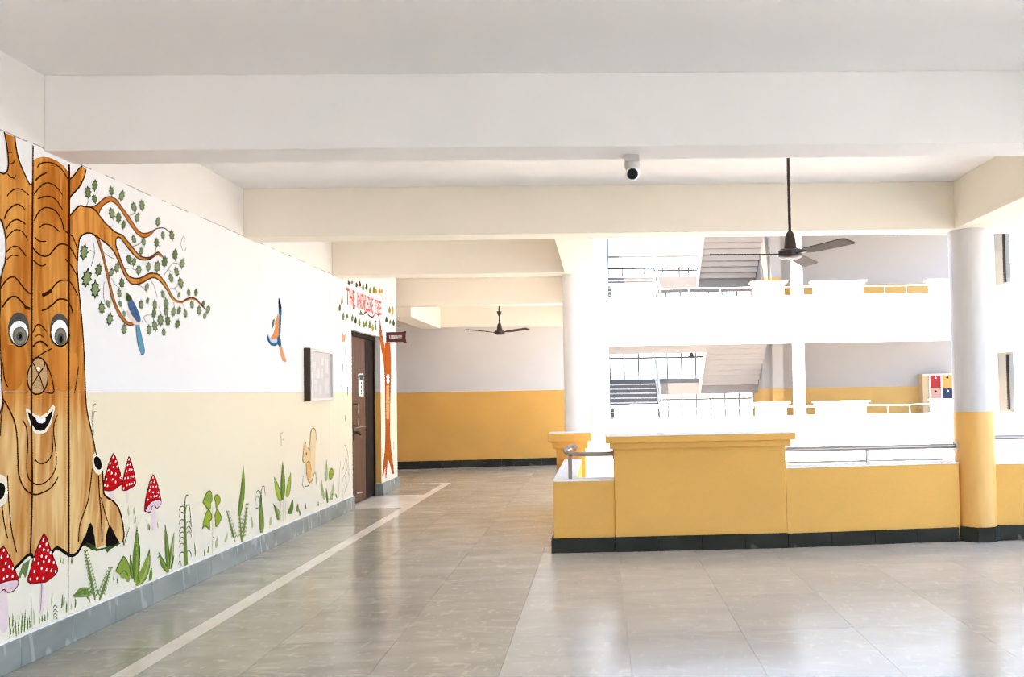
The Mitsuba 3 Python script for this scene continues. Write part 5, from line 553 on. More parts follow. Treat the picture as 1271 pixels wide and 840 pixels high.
('painted_plant', 'green fern of two upright fronds and a drooping one, painted low on the wall below the painted tree roots', [('olive',3,'p',0,0,[5075,181,5067,218,5057,256,5046,293,5035,330,5022,367,5009,405,4996,441,4982,478,4969,515,4969,515,4977,479,4985,442,4994,406,5003,369,5013,332,5024,295,5036,258,5049,220,5063,183]),('green',4,'s',1,6,[5062,204,5036,236,5027,224]),('green',4,'s',1,6,[5062,204,5094,222,5103,208]),('green',4,'s',1,6,[5056,227,5030,257,5022,246]),('green',4,'s',1,6,[5056,227,5086,244,5094,231]),('green',4,'s',1,6,[5049,249,5024,278,5016,267]),('green',4,'s',1,6,[5049,249,5078,265,5086,253]),('green',4,'s',1,6,[5042,272,5019,299,5011,289]),('green',4,'s',1,6,[5042,272,5069,287,5077,276]),('green',4,'s',1,6,[5035,294,5013,320,5006,310]),('green',4,'s',1,6,[5035,294,5061,309,5069,298]),('green',4,'s',1,6,[5029,316,5008,341,5001,332]),('green',4,'s',1,6,[5029,316,5053,331,5060,320]),('green',4,'s',1,6,[5022,339,5002,362,4995,353]),('green',4,'s',1,6,[5022,339,5045,352,5052,342]),('green',4,'s',1,6,[5015,361,4996,383,4990,374]),('green',4,'s',1,6,[5015,361,5037,374,5043,364]),('green',4,'s',1,6,[5008,383,4991,403,4985,396]),('green',4,'s',1,6,[5008,383,5029,395,5035,387]),('green',4,'s',1,6,[5002,405,4985,424,4980,417]),('green',4,'s',1,6,[5002,405,5021,417,5026,409]),('green',4,'s',1,6,[4995,427,4980,445,4975,438]),('green',4,'s',1,6,[4995,427,5013,438,5018,430]),('green',4,'s',1,6,[4988,449,4974,465,4970,459]),('green',4,'s',1,6,[4988,449,5005,459,5010,452]),('green',4,'s',1,6,[4982,471,4969,486,4965,480]),('green',4,'s',1,6,[4982,471,4997,480,5001,474]),('green',4,'s',1,6,[4975,493,4963,507,4959,501]),('green',4,'s',1,6,[4975,493,4989,502,4993,496]),('olive',3,'p',0,0,[5115,169,5131,188,5146,207,5160,227,5174,248,5186,269,5198,291,5209,313,5221,335,5232,357,5232,357,5215,338,5198,318,5182,298,5167,278,5152,258,5138,238,5125,217,5113,196,5103,174]),('green',4,'s',1,6,[5121,190,5094,221,5085,210]),('green',4,'s',1,6,[5121,190,5152,207,5162,193]),('green',4,'s',1,6,[5133,208,5108,238,5099,227]),('green',4,'s',1,6,[5133,208,5163,224,5171,212]),('green',4,'s',1,6,[5145,226,5121,254,5114,244]),('green',4,'s',1,6,[5145,226,5173,242,5181,230]),('green',4,'s',1,6,[5157,245,5135,270,5128,261]),('green',4,'s',1,6,[5157,245,5183,259,5191,248]),('green',4,'s',1,6,[5169,263,5149,287,5142,278]),('green',4,'s',1,6,[5169,263,5193,277,5200,267]),('green',4,'s',1,6,[5182,282,5163,303,5157,295]),('green',4,'s',1,6,[5182,282,5204,294,5210,285]),('green',4,'s',1,6,[5194,301,5177,320,5171,313]),('green',4,'s',1,6,[5194,301,5214,312,5220,304]),('green',4,'s',1,6,[5207,320,5191,337,5186,330]),('green',4,'s',1,6,[5207,320,5225,330,5230,322]),('green',4,'s',1,6,[5219,338,5205,354,5201,348]),('green',4,'s',1,6,[5219,338,5235,347,5240,341]),('olive',3,'p',0,0,[5021,232,5003,237,4985,241,4967,245,4950,247,4932,249,4915,250,4899,251,4882,252,4866,253,4866,253,4883,248,4900,243,4918,239,4936,235,4953,231,4971,228,4988,225,5006,224,5023,223]),('leafpale',4,'p',0,0,[5022,231,5004,234,4985,239,4968,240,4950,245,4933,245,4916,249,4899,249,4882,251,4866,253,4866,253,4883,250,4900,247,4917,244,4934,241,4952,238,4969,235,4987,233,5005,230,5023,227]),('green',4,'s',1,6,[5004,231,4975,265,4966,252]),('green',4,'s',1,6,[5004,231,5039,250,5049,235]),('green',4,'s',1,6,[4987,233,4960,266,4951,254]),('green',4,'s',1,6,[4987,233,5018,251,5027,238]),('green',4,'s',1,6,[4969,236,4944,266,4936,255]),('green',4,'s',1,6,[4969,236,4998,253,5006,240]),('green',4,'s',1,6,[4951,239,4929,266,4922,256]),('green',4,'s',1,6,[4951,239,4978,254,4985,243]),('green',4,'s',1,6,[4934,242,4914,266,4907,257]),('green',4,'s',1,6,[4934,242,4958,255,4965,245]),('green',4,'s',1,6,[4917,245,4899,267,4893,258]),('green',4,'s',1,6,[4917,245,4938,257,4944,247]),('green',4,'s',1,6,[4900,247,4884,267,4878,260]),('green',4,'s',1,6,[4900,247,4918,258,4924,250]),('green',4,'s',1,6,[4882,250,4869,267,4864,261]),('green',4,'s',1,6,[4882,250,4899,259,4903,252]),('green',3,'p',0,0,[5002,277,4979,284,4958,289,4939,291,4922,291,4907,287,4895,281,4884,273,4874,263,4866,253,4866,253,4879,257,4893,261,4908,264,4923,266,4940,267,4958,266,4976,265,4994,264,5012,263]),('leafy',4,'p',0,0,[5003,275,4983,279,4961,285,4944,285,4925,287,4912,282,4897,279,4886,270,4875,262,4866,253,4866,253,4877,260,4889,267,4902,272,4916,276,4932,277,4949,277,4968,276,4987,273,5008,270]),('green',3,'p',0,0,[4976,276,4974,266,4974,256,4976,245,4980,235,4986,224,4993,213,5002,202,5012,191,5022,179,5022,179,5019,190,5017,201,5014,211,5011,222,5009,232,5006,243,5002,254,4998,264,4992,275]),('leafy',4,'p',0,0,[4979,276,4981,266,4979,255,4984,245,4985,234,4993,223,4997,213,5006,201,5013,190,5022,179,5022,179,5016,190,5010,201,5005,212,5000,223,4996,233,4992,244,4990,255,4987,265,4985,276])]),
('painted_plant_001', 'broad leaved green plant with a tall centre leaf, painted above the grey skirting', [('green',4,'p',0,0,[5518,189,5530,227,5537,265,5541,305,5541,346,5539,387,5534,428,5527,470,5519,512,5511,554,5511,554,5500,516,5489,478,5479,439,5471,401,5465,362,5462,323,5462,283,5467,242,5475,200]),('leafy',5,'p',0,0,[5511,191,5513,231,5525,268,5520,310,5529,348,5520,391,5525,430,5517,472,5516,513,5511,554,5511,554,5508,514,5506,474,5503,434,5501,395,5499,355,5497,315,5496,275,5495,235,5494,195]),('yellowgreen',6,'s',1,4,[5496,194,5498,234,5500,274,5501,314,5503,354,5504,394,5506,434,5508,474,5509,514,5511,554]),('leafdk',6,'s',1,5,[5518,189,5530,227,5537,265,5541,305,5541,346,5539,387,5534,428,5527,470,5519,512,5511,554]),('leafy',4,'p',0,0,[5539,153,5575,167,5606,185,5630,205,5648,228,5660,253,5665,282,5666,312,5664,343,5659,376,5659,376,5641,352,5621,329,5601,307,5581,285,5560,264,5539,242,5520,220,5504,198,5491,174]),('yellowgreen',5,'p',0,0,[5531,156,5556,176,5592,190,5606,215,5634,233,5638,262,5655,286,5654,317,5660,345,5659,376,5659,376,5651,348,5641,322,5630,296,5616,271,5599,248,5580,225,5559,204,5536,184,5513,164]),('leafdk',6,'s',1,4,[5515,163,5539,183,5563,203,5585,224,5604,246,5620,269,5633,295,5644,321,5652,348,5659,376]),('leafdk',6,'s',1,5,[5539,153,5575,167,5606,185,5630,205,5648,228,5660,253,5665,282,5666,312,5664,343,5659,376]),('leafy',4,'p',1,0,[5274,313,5308,351,5343,380,5361,390,5396,359,5423,316,5437,261,5423,217,5396,218,5378,243,5334,258,5317,285]),('leafdk',5,'s',1,6,[5274,313,5308,351,5343,380,5361,390,5396,359,5423,316,5437,261]),('leafdk',5,'s',1,5,[5317,285,5370,297,5405,258]),('green',3,'p',0,0,[5468,223,5469,240,5468,257,5466,275,5462,292,5458,310,5452,329,5446,347,5439,365,5432,383,5432,383,5432,366,5431,349,5431,332,5431,315,5433,297,5435,280,5439,262,5444,244,5451,226]),('leafy',4,'p',0,0,[5465,223,5462,241,5463,258,5458,276,5458,293,5451,312,5449,329,5442,347,5438,365,5432,383,5432,383,5435,365,5438,348,5440,330,5443,313,5446,295,5449,277,5452,260,5455,242,5459,224]),('leafdk',5,'s',1,5,[5468,223,5469,240,5468,257,5466,275,5462,292,5458,310,5452,329,5446,347,5439,365,5432,383]),('leafdk',3,'p',0,0,[5532,271,5538,288,5543,306,5547,323,5549,341,5550,360,5550,378,5550,397,5549,416,5548,435,5548,435,5542,418,5536,400,5531,383,5526,366,5522,348,5518,331,5516,313,5516,294,5517,275]),('green',3,'p',0,0,[5679,151,5687,161,5692,172,5695,183,5697,195,5697,208,5696,220,5694,233,5691,246,5689,260,5689,260,5682,249,5675,239,5669,228,5663,217,5659,206,5656,195,5655,183,5655,170,5658,157]),('leafy',4,'p',0,0,[5676,152,5678,164,5686,174,5685,186,5691,197,5688,210,5691,222,5689,235,5690,247,5689,260,5689,260,5686,248,5683,236,5681,225,5678,213,5676,201,5673,190,5671,178,5669,166,5668,154])]),
('painted_plant_002', 'small tuft of narrow green leaves painted left of the curly vine', [('green',4,'p',0,0,[5915,189,5917,223,5917,259,5914,295,5908,331,5900,367,5891,404,5881,440,5870,477,5859,513,5859,513,5857,478,5856,444,5855,409,5855,374,5857,339,5860,303,5866,267,5875,231,5886,194]),('leafy',5,'p',0,0,[5911,189,5906,225,5909,260,5899,297,5900,332,5888,369,5886,404,5874,441,5868,477,5859,513,5859,513,5863,478,5867,442,5871,407,5875,371,5880,335,5884,299,5889,264,5894,228,5899,191]),('leafdk',6,'s',1,5,[5915,189,5917,223,5917,259,5914,295,5908,331,5900,367,5891,404,5881,440,5870,477,5859,513]),('olive',4,'p',0,0,[5931,184,5946,209,5957,236,5966,264,5972,292,5977,321,5980,351,5982,380,5983,410,5983,440,5983,440,5969,414,5955,387,5942,360,5930,333,5920,306,5912,279,5906,250,5903,222,5902,192]),('leafpale',5,'p',0,0,[5927,185,5934,213,5949,238,5951,268,5964,294,5964,324,5974,352,5975,382,5981,411,5983,440,5983,440,5975,412,5967,384,5959,356,5951,328,5944,300,5936,272,5929,244,5922,216,5915,188]),('green',4,'p',0,0,[5911,170,5901,188,5889,206,5874,224,5859,242,5843,260,5827,277,5811,295,5795,312,5780,330,5780,330,5782,312,5784,294,5788,276,5794,258,5804,240,5817,222,5834,205,5855,187,5879,169]),('leafy',5,'p',0,0,[5906,170,5889,188,5880,206,5859,224,5850,242,5830,259,5821,277,5804,295,5793,312,5780,330,5780,330,5788,312,5796,294,5805,276,5816,259,5828,241,5843,223,5858,205,5876,187,5894,170]),('leafdk',6,'s',1,5,[5911,170,5901,188,5889,206,5874,224,5859,242,5843,260,5827,277,5811,295,5795,312,5780,330]),('leafdk',4,'p',0,0,[5936,182,5946,191,5955,200,5962,210,5967,221,5972,232,5975,243,5978,254,5980,266,5983,278,5983,278,5973,269,5963,260,5953,251,5945,241,5937,232,5930,222,5925,211,5921,200,5919,188]),('leafdk',4,'s',1,6,[5760,300,5801,311])]),
('painted_plant_003', 'tall vine with rows of curling tendrils, painted between a leaf tuft and the clover', [('olive',3,'p',0,0,[6132,642,6141,640,6146,532,6154,411,6176,158,6118,168,6118,298,6128,475]),('leafdk',4,'s',1,7,[6179,681,6153,681,6138,641,6135,534,6128,415]),('leafdk',3,'s',1,7,[6132,576,6109,606,6074,608,6051,585]),('leafdk',3,'s',1,7,[6131,531,6108,562,6074,564,6051,541]),('leafdk',3,'s',1,7,[6131,478,6108,508,6074,511,6051,488]),('leafdk',3,'s',1,7,[6131,421,6108,452,6073,454,6051,432]),('leafdk',3,'s',1,7,[6131,385,6108,416,6073,419,6050,397]),('leafdk',3,'s',1,7,[6130,347,6107,377,6073,381,6050,358]),('leafdk',3,'s',1,7,[6130,302,6107,333,6073,336,6050,314]),('leafdk',3,'s',1,7,[6130,236,6107,268,6072,272,6050,250]),('leafdk',3,'s',1,7,[6154,468,6184,487,6213,470,6231,437]),('leafdk',3,'s',1,7,[6154,429,6184,448,6213,431,6231,398]),('leafdk',3,'s',1,7,[6154,393,6183,412,6213,395,6231,361]),('leafdk',3,'s',1,7,[6153,250,6183,268,6212,250,6230,216]),('leafdk',3,'s',1,7,[6143,556,6155,597,6185,607,6208,571,6225,459]),('leafdk',3,'s',1,6,[6038,196,6061,215,6083,175,6061,168])]),
('painted_plant_004', 'bright green four leaved clover on a pale stem, painted mid wall', [('lime',3,'p',1,0,[6405,599,6451,649,6503,674,6546,650,6555,591,6528,575,6528,537,6489,530,6437,569]),('leafdk',4,'s',1,8,[6405,599,6451,649,6503,674,6546,650,6555,591,6528,575,6528,537,6489,530,6437,569,6405,599]),('lime',3,'p',1,0,[6586,606,6623,627,6664,615,6695,572,6649,539,6622,517,6609,577]),('leafdk',4,'s',1,8,[6586,606,6623,627,6664,615,6695,572,6649,539,6622,517,6609,577,6586,606]),('lime',3,'p',1,0,[6398,394,6423,458,6462,509,6502,522,6541,484,6545,446,6514,431,6514,371,6462,399,6430,407]),('leafdk',4,'s',1,8,[6398,394,6423,458,6462,509,6502,522,6541,484,6545,446,6514,431,6514,371,6462,399,6430,407,6398,394]),('lime',3,'p',1,0,[6594,463,6635,507,6676,477,6711,426,6662,388,6614,373,6607,423]),('leafdk',4,'s',1,8,[6594,463,6635,507,6676,477,6711,426,6662,388,6614,373,6607,423,6594,463]),('leafy',4,'p',1,0,[6437,607,6490,663,6542,637,6542,593,6489,587]),('leafpale',2,'s',1,8,[6561,532,6564,340,6556,176])]),
('painted_plant_005', 'tall feathery grass stalk with two short fronds, painted right of the clover', [('green',4,'p',0,0,[7048,393,7080,436,7105,480,7124,526,7136,573,7142,621,7141,671,7135,721,7126,771,7115,822,7115,822,7104,774,7093,727,7080,680,7067,633,7052,587,7037,541,7023,495,7011,449,7002,402]),('leafy',5,'p',0,0,[7041,394,7061,439,7092,482,7100,530,7123,575,7121,624,7131,672,7124,722,7123,772,7115,822,7115,822,7114,773,7112,724,7107,676,7100,628,7090,581,7076,534,7060,488,7042,443,7023,398]),('olive',6,'s',1,6,[7048,393,7080,436,7105,480,7124,526,7136,573,7142,621,7141,671,7135,721,7126,771,7115,822]),('olive',3,'p',0,0,[7086,167,7086,196,7084,225,7081,254,7076,283,7071,312,7064,341,7057,371,7049,400,7041,429,7041,429,7041,401,7041,373,7042,344,7043,316,7045,287,7049,258,7053,229,7060,200,7068,170]),('olive',4,'s',1,8,[7072,206,7036,236,7024,225]),('olive',4,'s',1,9,[7072,206,7114,223,7126,210]),('olive',4,'s',1,8,[7067,243,7034,271,7023,261]),('olive',4,'s',1,9,[7067,243,7105,259,7116,247]),('olive',4,'s',1,8,[7061,281,7032,305,7023,296]),('olive',4,'s',1,9,[7061,281,7096,295,7106,284]),('olive',4,'s',1,8,[7056,318,7031,339,7022,331]),('olive',4,'s',1,8,[7056,318,7087,330,7095,321]),('olive',4,'s',1,8,[7051,355,7029,374,7021,367]),('olive',4,'s',1,8,[7051,355,7078,366,7085,358]),('olive',4,'s',1,8,[7046,392,7027,408,7021,402]),('olive',4,'s',1,8,[7046,392,7068,402,7075,395]),('olive',3,'p',0,0,[7101,164,7117,199,7131,235,7144,271,7155,308,7166,346,7175,383,7183,421,7191,459,7199,497,7199,497,7183,461,7167,424,7152,388,7137,352,7124,315,7111,279,7100,242,7091,205,7084,168]),('olive',4,'s',1,8,[7103,199,7066,230,7053,218]),('olive',4,'s',1,9,[7103,199,7147,216,7160,202]),('olive',4,'s',1,9,[7113,231,7079,261,7067,250]),('olive',4,'s',1,9,[7113,231,7155,247,7167,235]),('olive',4,'s',1,9,[7124,264,7092,291,7081,281]),('olive',4,'s',1,9,[7124,264,7163,279,7174,268]),('olive',4,'s',1,9,[7135,297,7104,322,7094,313]),('olive',4,'s',1,9,[7135,297,7171,312,7181,301]),('olive',4,'s',1,9,[7145,330,7117,353,7108,344]),('olive',4,'s',1,9,[7145,330,7179,344,7188,334]),('olive',4,'s',1,9,[7156,363,7130,384,7122,376]),('olive',4,'s',1,9,[7156,363,7187,376,7195,367]),('olive',4,'s',1,9,[7167,397,7143,416,7136,408]),('olive',4,'s',1,9,[7167,397,7195,408,7202,400]),('olive',4,'s',1,9,[7178,430,7157,447,7149,440]),('olive',4,'s',1,9,[7178,430,7203,441,7210,433]),('olive',4,'s',1,9,[7188,464,7170,479,7163,473]),('olive',4,'s',1,9,[7188,464,7211,473,7217,467]),('olive',3,'p',0,0,[6963,191,6950,224,6935,257,6919,290,6901,322,6883,355,6863,388,6843,420,6823,452,6803,485,6803,485,6816,453,6829,421,6843,389,6857,356,6872,324,6889,291,6906,258,6925,225,6946,192]),('green',4,'s',1,8,[6939,221,6904,252,6892,240]),('green',4,'s',1,8,[6939,221,6982,238,6994,225]),('green',4,'s',1,8,[6924,251,6891,279,6880,269]),('green',4,'s',1,8,[6924,251,6963,267,6974,255]),('green',4,'s',1,8,[6909,281,6878,307,6868,297]),('green',4,'s',1,8,[6909,281,6945,295,6955,284]),('green',4,'s',1,8,[6893,310,6865,334,6856,325]),('green',4,'s',1,8,[6893,310,6927,324,6937,314]),('green',4,'s',1,8,[6878,339,6852,362,6844,353]),('green',4,'s',1,8,[6878,339,6909,352,6918,343]),('green',4,'s',1,8,[6863,369,6839,389,6831,381]),('green',4,'s',1,8,[6863,369,6891,381,6899,372]),('green',4,'s',1,8,[6848,398,6827,416,6820,409]),('green',4,'s',1,8,[6848,398,6873,409,6881,401]),('green',4,'s',1,8,[6833,427,6814,443,6808,437]),('green',4,'s',1,8,[6833,427,6856,437,6862,430]),('green',4,'s',1,8,[6818,456,6801,470,6796,464]),('green',4,'s',1,8,[6818,456,6838,465,6844,458]),('leafpale',3,'p',0,0,[6783,215,6795,221,6804,229,6812,237,6818,245,6822,255,6825,264,6827,274,6829,284,6830,294,6830,294,6819,287,6807,280,6797,273,6787,266,6778,258,6771,250,6766,241,6762,232,6761,222]),('leafpale',3,'p',0,0,[6632,199,6640,208,6646,217,6649,227,6651,238,6651,249,6649,260,6647,271,6644,283,6640,295,6640,295,6632,286,6625,276,6617,267,6611,258,6606,248,6603,238,6602,227,6603,216,6607,205])]),
('painted_plant_006', 'small plant with hook shaped curling shoots, painted left of the tall leafy plant', [('green',3,'p',0,0,[7502,171,7510,209,7515,249,7515,289,7513,329,7507,370,7499,411,7489,452,7479,493,7468,534,7468,534,7459,495,7452,457,7445,418,7440,379,7437,340,7437,300,7441,260,7448,219,7459,178]),('leafy',4,'p',0,0,[7495,172,7494,212,7503,250,7494,292,7501,331,7489,372,7490,412,7479,453,7476,493,7468,534,7468,534,7468,494,7469,454,7469,415,7470,375,7471,335,7472,295,7474,255,7476,215,7478,175]),('leafdk',5,'s',1,6,[7502,171,7510,209,7515,249,7515,289,7513,329,7507,370,7499,411,7489,452,7479,493,7468,534]),('olive',3,'p',0,0,[7517,175,7530,191,7539,208,7545,226,7548,244,7549,263,7547,282,7544,302,7540,322,7535,341,7535,341,7522,325,7510,308,7499,292,7489,275,7481,258,7476,240,7473,221,7474,202,7479,183]),('leafpale',4,'p',0,0,[7511,176,7515,194,7529,210,7527,229,7538,246,7533,266,7539,284,7535,304,7537,322,7535,341,7535,341,7530,323,7525,305,7520,287,7516,270,7511,252,7507,233,7503,215,7499,197,7496,179]),('leafdk',4,'s',1,8,[7355,433,7364,497,7407,516,7450,478,7466,403]),('leafdk',4,'s',1,8,[7382,552,7416,567,7459,543,7476,489]),('leafdk',4,'s',1,8,[7492,436,7494,560,7521,594,7556,575,7573,506]),('leafdk',4,'s',1,8,[7363,410,7414,410]),('leafpale',3,'p',0,0,[7308,248,7313,259,7315,271,7314,283,7312,295,7307,307,7301,320,7294,333,7287,346,7279,359,7279,359,7275,347,7271,336,7267,324,7265,313,7264,301,7265,289,7268,277,7273,264,7281,251])]),
('painted_plant_007', 'largest leafy plant with a pointed centre leaf, painted left of the squirrel', [('green',4,'p',0,0,[8004,404,8017,443,8025,483,8029,524,8028,565,8023,607,8015,649,8005,691,7994,733,7983,775,7983,775,7970,735,7957,695,7947,656,7938,616,7932,576,7929,536,7931,495,7938,454,7950,411]),('leafy',5,'p',0,0,[7995,405,7996,446,8010,485,8002,527,8012,567,8000,609,8004,650,7992,692,7990,733,7983,775,7983,775,7981,734,7979,693,7977,653,7976,612,7975,571,7974,531,7973,490,7974,449,7974,408]),('leafdk',6,'s',1,7,[8004,404,8017,443,8025,483,8029,524,8028,565,8023,607,8015,649,8005,691,7994,733,7983,775]),('lime',4,'p',0,0,[8115,412,8139,435,8158,460,8171,486,8180,512,8185,540,8188,568,8188,596,8187,624,8185,653,8185,653,8161,628,8138,604,8117,579,8098,555,8082,529,8069,504,8061,477,8058,450,8060,422]),('yellowgreen',5,'p',0,0,[8107,413,8117,439,8142,463,8144,491,8164,515,8162,544,8176,570,8175,598,8183,625,8185,653,8185,653,8173,627,8161,600,8149,574,8137,548,8126,522,8115,496,8104,470,8094,444,8085,417]),('leafdk',6,'s',1,7,[8115,412,8139,435,8158,460,8171,486,8180,512,8185,540,8188,568,8188,596,8187,624,8185,653]),('lime',4,'p',0,0,[7949,399,7947,427,7940,454,7927,482,7909,510,7887,538,7862,566,7835,593,7806,621,7777,648,7777,648,7779,621,7781,594,7785,567,7791,540,7801,513,7814,485,7833,458,7857,430,7887,401]),('yellowgreen',5,'p',0,0,[7939,400,7923,428,7923,455,7896,483,7892,511,7861,538,7850,566,7820,593,7802,621,7777,648,7777,648,7791,621,7805,594,7820,566,7834,539,7849,511,7865,484,7881,456,7897,428,7914,400]),('leafdk',6,'s',1,7,[7949,399,7947,427,7940,454,7927,482,7909,510,7887,538,7862,566,7835,593,7806,621,7777,648]),('olive',4,'p',0,0,[7915,227,7924,246,7925,266,7918,286,7903,305,7882,325,7853,344,7820,363,7783,382,7745,401,7745,401,7757,382,7769,363,7779,344,7789,324,7799,305,7810,286,7821,266,7836,247,7856,228]),('leafpale',5,'p',0,0,[7906,227,7900,247,7908,266,7889,286,7887,305,7857,325,7842,344,7806,363,7779,382,7745,401,7745,401,7769,382,7792,363,7813,344,7831,325,7846,305,7858,286,7868,266,7875,247,7883,227]),('leafdk',6,'s',1,6,[7886,227,7880,247,7873,266,7863,286,7851,305,7835,325,7816,344,7794,363,7770,382,7745,401]),('green',4,'p',1,0,[8233,374,8253,306,8209,240,8106,256,8148,305]),('olive',4,'p',0,0,[8377,231,8387,240,8393,249,8396,258,8397,268,8394,279,8390,289,8385,300,8379,311,8372,322,8372,322,8362,314,8353,305,8345,297,8338,288,8334,278,8331,269,8331,259,8335,248,8342,237]),('olive',3,'p',0,0,[8028,448,8035,470,8039,492,8042,515,8043,537,8042,560,8040,583,8037,606,8034,629,8031,652,8031,652,8024,630,8018,608,8012,586,8008,564,8004,542,8002,520,8001,497,8003,474,8007,451]),('leafpale',3,'p',0,0,[7693,205,7702,213,7708,222,7712,231,7713,241,7712,251,7710,262,7706,273,7702,284,7697,295,7697,295,7688,286,7680,278,7672,269,7665,260,7660,251,7657,242,7656,232,7658,222,7663,211]),('leafpale',3,'s',1,9,[7927,399,7925,221]),('leafpale',3,'s',1,9,[7987,391,7984,212]),('leafpale',3,'s',1,9,[8047,383,8044,202])]),
('painted_plant_008', 'pale green cactus like plant painted right of the squirrel', [('leafpale',4,'p',0,0,[9251,447,9268,472,9278,497,9283,524,9283,550,9279,578,9272,605,9262,633,9251,661,9240,689,9240,689,9224,663,9208,638,9195,613,9183,587,9175,562,9171,536,9172,509,9178,482,9190,454]),('green',5,'s',1,7,[9221,450,9223,477,9225,503,9227,530,9229,556,9231,583,9233,609,9235,636,9237,662,9240,689]),('lime',4,'p',0,0,[9460,505,9445,482,9421,465,9393,456,9364,455,9339,464,9321,480,9314,501,9317,525,9332,547,9355,564,9383,574,9412,575,9438,566,9456,550,9463,528]),('leafdk',5,'s',1,10,[9460,505,9442,480,9414,462,9380,454,9349,459,9325,475,9314,498,9317,525,9334,550,9362,568,9395,575,9427,571,9451,556,9463,532,9460,505]),('leafpale',4,'p',0,0,[9366,212,9408,230,9442,250,9469,272,9487,295,9498,320,9501,346,9497,374,9490,402,9481,431,9481,431,9463,407,9445,384,9425,360,9404,338,9382,315,9360,293,9340,270,9322,247,9308,223]),('green',5,'s',1,7,[9337,218,9364,239,9391,260,9414,282,9434,305,9451,329,9463,353,9471,379,9477,405,9481,431]),('leafpale',4,'p',0,0,[9192,247,9186,272,9176,297,9163,323,9150,348,9136,374,9123,399,9111,424,9100,449,9090,474,9090,474,9075,451,9061,427,9052,404,9048,380,9050,356,9060,331,9078,306,9103,279,9135,252]),('green',5,'s',1,7,[9163,250,9144,276,9127,302,9112,327,9100,352,9092,377,9087,401,9086,426,9087,450,9090,474]),('green',4,'p',0,0,[9288,198,9291,217,9291,236,9287,256,9280,276,9271,296,9259,317,9247,337,9233,358,9219,378,9219,378,9216,359,9213,340,9212,321,9212,302,9213,282,9218,262,9225,242,9235,222,9250,201]),('olive',4,'p',0,0,[9116,347,9117,357,9115,366,9109,376,9101,386,9091,396,9079,406,9066,415,9052,425,9037,435,9037,435,9037,425,9037,416,9038,406,9040,397,9043,387,9049,378,9058,368,9069,358,9084,348])]),
('painted_plant_009', 'faint grey green outlined reeds painted beside the door', [('reed',3,'s',1,10,[9663,231,9684,466,9732,623]),('reed',3,'s',1,11,[9888,814,9995,729,10038,577,10050,428]),('reed',3,'s',1,11,[9774,504,9866,563,9931,675]),('reed',3,'s',1,11,[9770,361,9863,447,9953,340,9858,235]),('reed',3,'s',1,11,[9894,463,9989,532,9961,633]),('reed',3,'s',1,11,[9952,291,10048,369,10019,480]),('reed',3,'s',1,11,[9796,185,9829,296])]),
